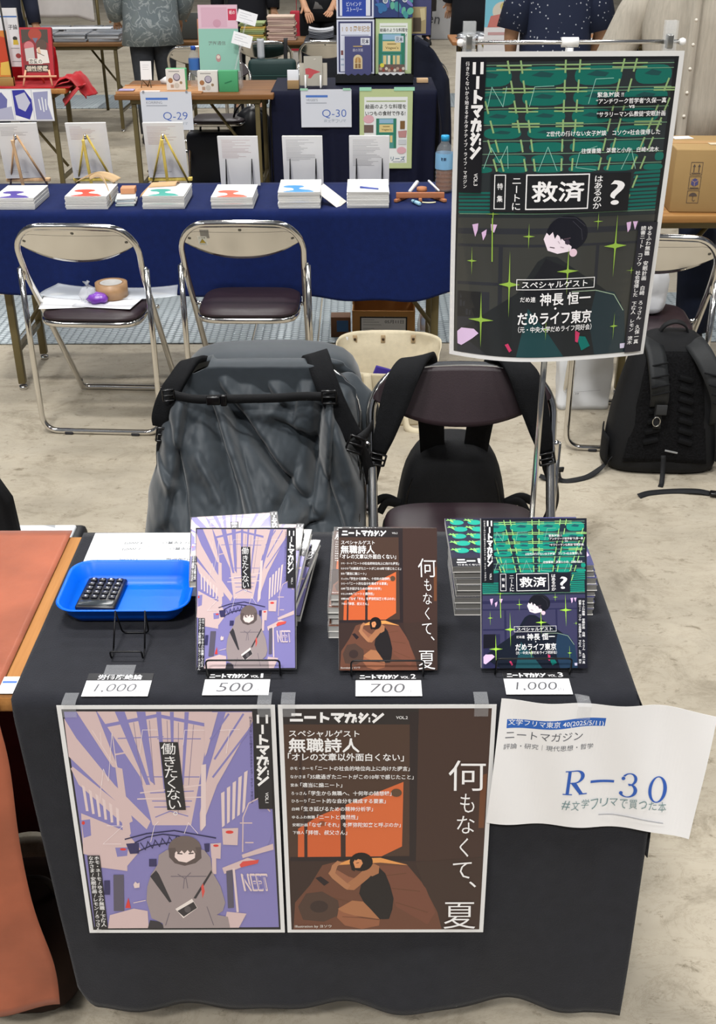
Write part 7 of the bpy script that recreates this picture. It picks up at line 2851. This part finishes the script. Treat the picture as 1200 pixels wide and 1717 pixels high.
A.poly([(10, 0), (70, 0), (40, 160), (10, 200)], '#a5d8e4')
A.ell(120, 330, 70, 60, '#d8cfc0')
A.poly([(40, 360), (200, 330), (230, 430), (20, 430)], '#c97a72')
A.ell(130, 300, 30, 26, '#cfc07a')
A.lines([[(30, 470), (230, 470)], [(60, 520), (200, 520)]], 18, '#c9a0a0')
A.build('printed_panel', t, (-0.12, 0, 0.74), thick=0.004)
MB().box((0.03, 0.02, 0.72), (0.34, 0.012, 0.02), None).build('bottom_rail', WHITEP, t)
MB().tube([(0.03, 0.03, 0), (0.03, 0.03, 1.36)], 0.012, None, 10).build('pole', STEEL, t)
MB().box((0.03, 0.03, 0.01), (0.36, 0.26, 0.02), None, bevel=0.005).build('base', STEEL, t)
folding_table('folding table with white papers behind the dotted shirt', 1.30, 2.9, 7.15, 7.6, DKT)
for i in range(8):
    o = MB().box((0, 0, 0.007), (0.22, 0.26, 0.0138), None, bevel=0.002).build('paper_stack', mat('#cfd1d4', 0.3, 0, 0.6), None, (2.14 + rnd.uniform(-0.01, 0.01), 7.34, 0.7005 + i * 0.0142), (0, 0, rnd.uniform(-0.06, 0.06)))
    tag(o, 'white paper bundle in the stack right of the dotted shirt', 'papers', 'white bundles right of the dotted shirt')
t = thing('gift_bag', 'white bag with a yellow ribbon flower left of the dotted shirt', 'bag', (1.43, 7.28, 0.7005))
MB().box((0, 0, 0.07), (0.24, 0.1, 0.14), None, bevel=0.008).build('bag_body', mat('#dcdcde', 0.6), t)
k = MB()
for i in range(6):
    a = i * pi / 3
    k.lathe([(0, -0.008), (0.018, -0.006), (0.018, 0.006), (0, 0.008)], (0, 0, 0), None, 10)
    for v in [q for q in k.bm.verts if not q.tag]:
        v.co = Vector((-0.06 + 0.024 * cos(a) + v.co.x, -0.055 + v.co.z, 0.10 + 0.024 * sin(a) + v.co.y))
        v.tag = True
k.build('ribbon_flower', mat('#b5a552', 0.6), t)
t = thing('shopping_bag', 'white shopping bag lettered en standing far behind', 'bag', (1.60, 15.9, 0))
MB().box((0, 0, 0.30), (0.62, 0.16, 0.60), None, bevel=0.01).build('bag_body', mat('#c9cacd', 0.6), t)
A = Art(0.30, 0.2, 0.6, 300, 200, eps=0.0005)
A.text('en', 40, 60, 170, 90, '#5a5b60', 0.0, rot=8)
A.build('print', t, (-0.22, -0.085, 0.16))
MB().tube(fillet([(-0.12, -0.05, 0.6), (-0.1, -0.05, 0.78), (0.1, -0.05, 0.78), (0.12, -0.05, 0.6)], 0.05), 0.01, None, 8).build('handle', mat('#9a9b9e', 0.6), t)
t = thing('wine_bottle', 'dark glass bottle standing on the far middle table', 'bottle', (-0.62, 8.72, 0.7005))
MB().lathe([(0, 0), (0.036, 0), (0.038, 0.01), (0.038, 0.17), (0.016, 0.22), (0.014, 0.29), (0.017, 0.30), (0, 0.30)], (0, 0, 0), None, 20).build('glass', mat('#23282a', 0.12, 0, 0.6), t)
MB().lathe([(0.0385, 0.05), (0.0387, 0.13)], (0, 0, 0), None, 20).build('label', mat('#8f9492', 0.6), t)
t = thing('folder_stand', 'grey and brown folder standing on the far middle table', 'folder', (-0.84, 8.70, 0.7005))
MB().box((0, 0, 0.10), (0.38, 0.03, 0.20), None, (radians(-8), 0, 0), bevel=0.003).build('folder', mat('#4a4d4a', 0.6), t)
MB().box((0.12, -0.018, 0.10), (0.12, 0.008, 0.19), None, (radians(-8), 0, 0)).build('brown_cover', mat('#a87a50', 0.6), t)


# ================================================================ PEOPLE
SKIN = mat('#c79878', 0.55, 0, 0.35, 0.05, 30)
HAIR = mat('#15120f', 0.55)


def person(label, x, y, rz, h=1.70, arms=None, feet=None, shirt=None, trousers='#15161a', shoes='#141416', top='tee', sleeve=1.10, hem=0.88, loose=1.0, skin=None):
    """stands facing -y in its own space; arms = (elbow, wrist) for the +x side, mirrored unless two are given"""
    t = thing('person', label, 'person', (x, y, 0), rz)
    s = h / 1.70
    arms = arms or [((0.235, 0.02, 1.10), (0.245, -0.05, 0.86))]
    if len(arms) == 1:
        arms = [arms[0], tuple((-p[0], p[1], p[2]) for p in arms[0])]
    feet = feet or [(0.10, 0.0), (-0.10, 0.0)]
    V, E, R = [], [], []

    def add(p, r, par=None):
        V.append(Vector(p) * s)
        R.append((r[0] * s, r[1] * s) if isinstance(r, tuple) else (r * s, r * s))
        if par is not None:
            E.append((par, len(V) - 1))
        return len(V) - 1
    pel = add((0, 0, 0.93), (0.135, 0.10))
    wa = add((0, 0.0, 1.08), (0.120, 0.085), pel)
    ch = add((0, 0.005, 1.28), (0.145, 0.10), wa)
    ut = add((0, 0.01, 1.40), (0.10, 0.08), ch)
    nk = add((0, 0.005, 1.48), 0.052, ut)
    jw = add((0, -0.018, 1.545), (0.062, 0.066), nk)
    hd = add((0, -0.008, 1.615), (0.076, 0.090), jw)
    add((0, 0.0, 1.675), (0.058, 0.066), hd)
    ns = add((0, -0.092, 1.590), 0.012, hd)
    for sx in (1, -1):
        add((sx * 0.082, 0.004, 1.59), (0.010, 0.016), hd)
    for k, sx in enumerate((1, -1)):
        el, wr = arms[k]
        sh = add((sx * 0.175, 0.01, 1.385), 0.058, ut)
        e = add(el, 0.040, sh)
        w = add(wr, 0.026, e)
        d = (Vector(wr) - Vector(el)).normalized()
        side = Vector((sx, 0, 0)) if abs(d.z) > 0.5 else Vector((sx, 0, 0.2))
        fw = d.cross(side).normalized() * sx
        pm = Vector(wr) + d * 0.055
        p = add(pm, (0.030, 0.016), w)
        ax = side.cross(d).normalized()
        ax = d.cross(ax).normalized()
        nrm = d.cross(ax).normalized()
        for i, (off, ln) in enumerate(((-0.027, 0.060), (-0.009, 0.072), (0.009, 0.076), (0.027, 0.068))):
            b = pm + d * 0.035 + ax * off
            a1 = add(b, 0.0095, p)
            a2 = add(b + d * ln * 0.5 + nrm * 0.010, 0.0085, a1)
            add(b + d * ln * 0.9 + nrm * 0.030, 0.0072, a2)
        b = Vector(wr) + d * 0.02 + ax * 0.030
        a1 = add(b, 0.011, w)
        add(b + d * 0.035 + ax * 0.028 + nrm * 0.008, 0.0095, a1)
    knees = []
    for k, sx in enumerate((1, -1)):
        fx, fy = feet[k]
        hp = add((sx * 0.085, 0, 0.87), 0.085, pel)
        kn = add((sx * 0.09 * 0.5 + fx * 0.5, fy * 0.5 - 0.012, 0.49), 0.056, hp)
        an = add((fx, fy + 0.02, 0.10), 0.036, kn)
        add((fx * 1.05, fy - 0.12, 0.035), (0.036, 0.024), an)
        knees.append(Vector(V[kn]) / s)
    me = bpy.data.meshes.new('body')
    me.from_pydata(V, E, [])
    o = bpy.data.objects.new('body', me)
    COL.objects.link(o)
    o.parent = t
    me.materials.append(skin or SKIN)
    md = o.modifiers.new('skin', 'SKIN')
    md.use_smooth_shade = True
    for i, sv in enumerate(me.skin_vertices[0].data):
        sv.radius = R[i]
        sv.use_root = (i == 0)
    sb = o.modifiers.new('smooth', 'SUBSURF')
    sb.levels = sb.render_levels = 1
    k = MB()
    for sx in (1, -1):
        k.lathe([(0, -0.009), (0.008, -0.006), (0.010, 0), (0.008, 0.006), (0, 0.009)], (sx * 0.032 * s, -0.088 * s, 1.612 * s), None, 10)
    k.build('eyes', mat('#1b1613', 0.3), t)
    MB().box((0, -0.082 * s, 1.552 * s), (0.040, 0.012, 0.008), None, bevel=0.003).build('mouth', mat('#9c5c50', 0.5), t)
    k = MB()

    def hair(u, v):
        a = 2 * pi * u
        f_ = max(0, -sin(a))
        ph = v * (0.62 - 0.17 * f_) * pi
        return (0.091 * s * cos(a) * sin(ph), (0.002 + 0.106 * sin(a) * sin(ph)) * s, (1.615 + 0.108 * cos(ph)) * s + 0.004 * fbm(cos(a) * 4, sin(a) * 4, v * 6))
    k.grid(hair, 28, 12, None, 0.006, closed_u=True)
    k.build('hair', HAIR, t)
    # trousers
    TM = mat(trousers, 0.8, 0, 0.3, 0.12, 25, 0.2, 40)
    k = MB()
    loft_rings(k, [sq_ring(0, 0.0, z * s, rx * s, ry * s, 24, 0.8) for z, rx, ry in ((1.02, 0.150, 0.115), (0.95, 0.165, 0.125), (0.88, 0.172, 0.130), (0.80, 0.165, 0.120))])
    for kk, sx in enumerate((1, -1)):
        fx, fy = feet[kk]
        kn = knees[kk]
        P = [(sx * 0.082, 0, 0.90), (sx * 0.086, 0.0, 0.72), (kn.x, kn.y, kn.z), ((kn.x + fx) / 2, (kn.y + fy) / 2 + 0.01, 0.29), (fx, fy + 0.015, 0.085)]
        k.tube([Vector(p) * s for p in P], [0.098 * s, 0.096 * s, 0.075 * s, 0.068 * s, 0.064 * s], None, 16)
    k.build('trousers', TM, t)
    for kk in (0, 1):
        fx, fy = feet[kk]
        k = MB()
        loft_rings(k, [[Vector(((fx + wx * cos(a)) * s, (fy + cy + ly * sin(a)) * s, z * s)) for a in [2 * pi * j / 18 for j in range(18)]]
                       for z, wx, ly, cy in ((0.0, 0.046, 0.135, -0.05), (0.025, 0.050, 0.140, -0.05), (0.055, 0.045, 0.115, -0.035), (0.095, 0.045, 0.062, 0.012), (0.115, 0.040, 0.052, 0.015))])
        k.build('shoe', mat(shoes, 0.6), t)
    # upper garment
    SM = shirt or mat('#8b8d90', 0.8)
    k = MB()
    L = loose
    rings = [(hem, 0.170 * L, 0.128 * L), ((hem + 1.08) / 2, 0.166 * L, 0.122 * L), (1.10, 0.160 * L, 0.115 * L), (1.22, 0.172 * L, 0.122 * L), (1.33, 0.188, 0.120), (1.395, 0.178, 0.100), (1.435, 0.125, 0.080), (1.462, 0.066, 0.064)]
    loft_rings(k, [[p + Vector((0.012 * fbm(p.x * 7, p.z * 7, 2) * L, 0.014 * fbm(p.x * 9, p.y * 9, p.z * 5) * L, 0)) for p in sq_ring(0, 0.005 * s, z * s, rx * s, ry * s, 32, 0.85)] for z, rx, ry in rings], None, cap=False)
    for kk, sx in enumerate((1, -1)):
        el, wr = Vector(arms[kk][0]), Vector(arms[kk][1])
        P0 = Vector((sx * 0.150, 0.008, 1.385))
        if sleeve > 0.95 and top != 'long':
            q = max(0.3, min(1.0, (1.385 - sleeve) / max(0.05, 1.385 - el.z)))
            P = [P0, P0.lerp(el, q * 0.45), P0.lerp(el, q)]
            rr = [0.066, 0.070 * L, 0.074 * L]
        else:
            P = [P0, P0.lerp(el, 0.5), el, el.lerp(wr, 0.5), el.lerp(wr, 0.93)]
            rr = [0.066, 0.068 * L, 0.062 * L, 0.055 * L, 0.048 * L]
        k.tube([p * s for p in P], [r * s for r in rr], None, 18, caps=False)
    k.build('coat' if top == 'coat' else 'shirt', SM, t, solid=0.003)
    return t


def dotted_shirt():
    m = bpy.data.materials.new('navy_dotted_cotton')
    m.use_nodes = True
    nt = m.node_tree
    b = nt.nodes['Principled BSDF']
    b.inputs['Roughness'].default_value = 0.85
    tc = nt.nodes.new('ShaderNodeTexCoord')
    v = nt.nodes.new('ShaderNodeTexVoronoi')
    v.inputs['Scale'].default_value = 44
    v.inputs['Randomness'].default_value = 1.0
    nt.links.new(tc.outputs['Object'], v.inputs['Vector'])
    r = nt.nodes.new('ShaderNodeValToRGB')
    r.color_ramp.interpolation = 'CONSTANT'
    r.color_ramp.elements[0].color = (*lin('#b9bcc4'), 1)
    r.color_ramp.elements[1].position = 0.16
    r.color_ramp.elements[1].color = (*lin('#141f3a'), 1)
    nt.links.new(v.outputs['Distance'], r.inputs['Fac'])
    nt.links.new(r.outputs['Color'], b.inputs['Base Color'])
    return m


person('person in a navy shirt with white flecks, standing behind the hanging poster', 1.475, 4.95, pi, 1.72, shirt=dotted_shirt(), sleeve=1.085, hem=0.86, loose=1.10,
       arms=[((0.228, 0.03, 1.06), (0.20, -0.16, 0.92))], trousers='#1d2230')
LINEN = mat('#b3ac9f', 0.9, 0, 0.2, 0.10, 14, 0.35, 60, stretch=(9, 9, 0.7))
pl_ = person('person in a loose beige linen shirt behind the right table with the carton', 1.765, 3.46, radians(-14), 1.74, shirt=LINEN, top='long', hem=0.80, loose=1.12, trousers='#141c30',
             feet=[(0.14, -0.22), (-0.11, 0.02)], arms=[((0.30, 0.02, 1.10), (0.27, -0.13, 0.88)), ((-0.285, 0.02, 1.10), (-0.26, -0.12, 0.88))], shoes='#101114')
k = MB()
for i in range(6):
    z = 1.36 - 0.085 * i
    k.lathe([(0, -0.0028), (0.0062, -0.002), (0.0062, 0.002), (0, 0.0028)], (0, 0, 0), None, 12)
    for v in [q for q in k.bm.verts if not q.tag]:
        v.co = Vector((0.004 + v.co.x, -0.152 - 0.004 * i + v.co.z, z + v.co.y))
        v.tag = True
k.build('button', mat('#e4ded2', 0.4), pl_)
k = MB()
for s in (-1, 1):
    k.ribbon([(0.0, -0.128, 1.42), (s * 0.045, -0.095, 1.472), (s * 0.075, -0.02, 1.505), (s * 0.05, 0.06, 1.51), (0, 0.075, 1.51)], 0.045, 0.004, None, side=(0, 0.25, 1), n=5)
k.build('collar', LINEN, pl_)
k = MB()
k.grid(lambda u, v: (-0.018 + 0.036 * u, -0.149 - 0.030 * v * (1 - 0.3 * v), 1.42 - 0.60 * v), 2, 14, None, 0.002)
k.build('placket', LINEN, pl_)


def raincoat_mat():
    m = mat('#77838a', 0.42, 0, 0.5, 0.0, 9, 1.0, 16, stretch=(1.4, 1.4, 0.5), key='rain')
    nt = m.node_tree
    tc = nt.nodes.new('ShaderNodeTexCoord')
    n = nt.nodes.new('ShaderNodeTexNoise')
    n.inputs['Scale'].default_value = 11
    n.inputs['Detail'].default_value = 3
    n.inputs['Distortion'].default_value = 1.0
    nt.links.new(tc.outputs['Object'], n.inputs['Vector'])
    r = nt.nodes.new('ShaderNodeValToRGB')
    e = r.color_ramp.elements
    e[0].position, e[0].color = 0.0, (*lin('#7f8a8f'), 1)
    e[1].position, e[1].color = 1.0, (*lin('#87928f'), 1)
    for q, c in ((0.46, '#788489'), (0.50, '#b3bbbd'), (0.53, '#7b868b')):
        x = e.new(q)
        x.color = (*lin(c), 1)
    nt.links.new(n.outputs['Fac'], r.inputs['Fac'])
    nt.links.new(r.outputs['Color'], nt.nodes['Principled BSDF'].inputs['Base Color'])
    return m


person('person in a crinkled grey raincoat over dark trousers at the far left', -1.125, 8.03, pi + 0.3, 1.68, shirt=raincoat_mat(), top='coat', hem=0.74, loose=1.36, sleeve=0.8, trousers='#3a3d42',
       feet=[(0.10, 0.05), (-0.10, -0.08)], arms=[((0.28, 0.04, 1.10), (0.25, -0.12, 0.93))])
person('person in a grey shirt reaching both hands down to the folded papers', 0.135, 9.17, 0.0, 1.70, shirt=mat('#8d8c8b', 0.85), sleeve=1.16, hem=0.90, trousers='#111216',
       arms=[((0.215, -0.06, 1.12), (0.115, -0.25, 0.94)), ((-0.215, -0.06, 1.12), (-0.118, -0.26, 0.93))])
person('person in dark navy clothes behind the red book at far left', -2.27, 8.02, 0.4, 1.7, shirt=mat('#1a2033', 0.85), top='long', trousers='#151a2a')
person('person in black behind the dark glass bottle', -0.53, 9.45, 0.0, 1.7, shirt=mat('#15171f', 0.85), top='long', hem=0.62, trousers='#14161d', loose=1.15)
person('person in black trousers walking far behind beside the en bag', 1.76, 16.6, 0.3, 1.72, shirt=mat('#22242a', 0.85), top='long', trousers='#15171e', feet=[(0.09, 0.08), (-0.10, -0.10)])
person('person in a dark grey long coat far behind the dark blue panel', 1.28, 15.2, 0.2, 1.7, shirt=mat('#3a373c', 0.85), top='coat', sleeve=0.8, hem=0.42, loose=1.3, trousers='#26262b')
person('person in a long black coat standing behind the silver packs', 1.56, 10.2, pi, 1.7, shirt=mat('#10131c', 0.85), top='coat', sleeve=0.8, hem=0.55, loose=1.4, trousers='#11141c')
person('person in black seen between the dotted shirt and the linen shirt', 3.02, 9.4, 0.2, 1.7, shirt=mat('#14151a', 0.85), top='long', trousers='#15171c')
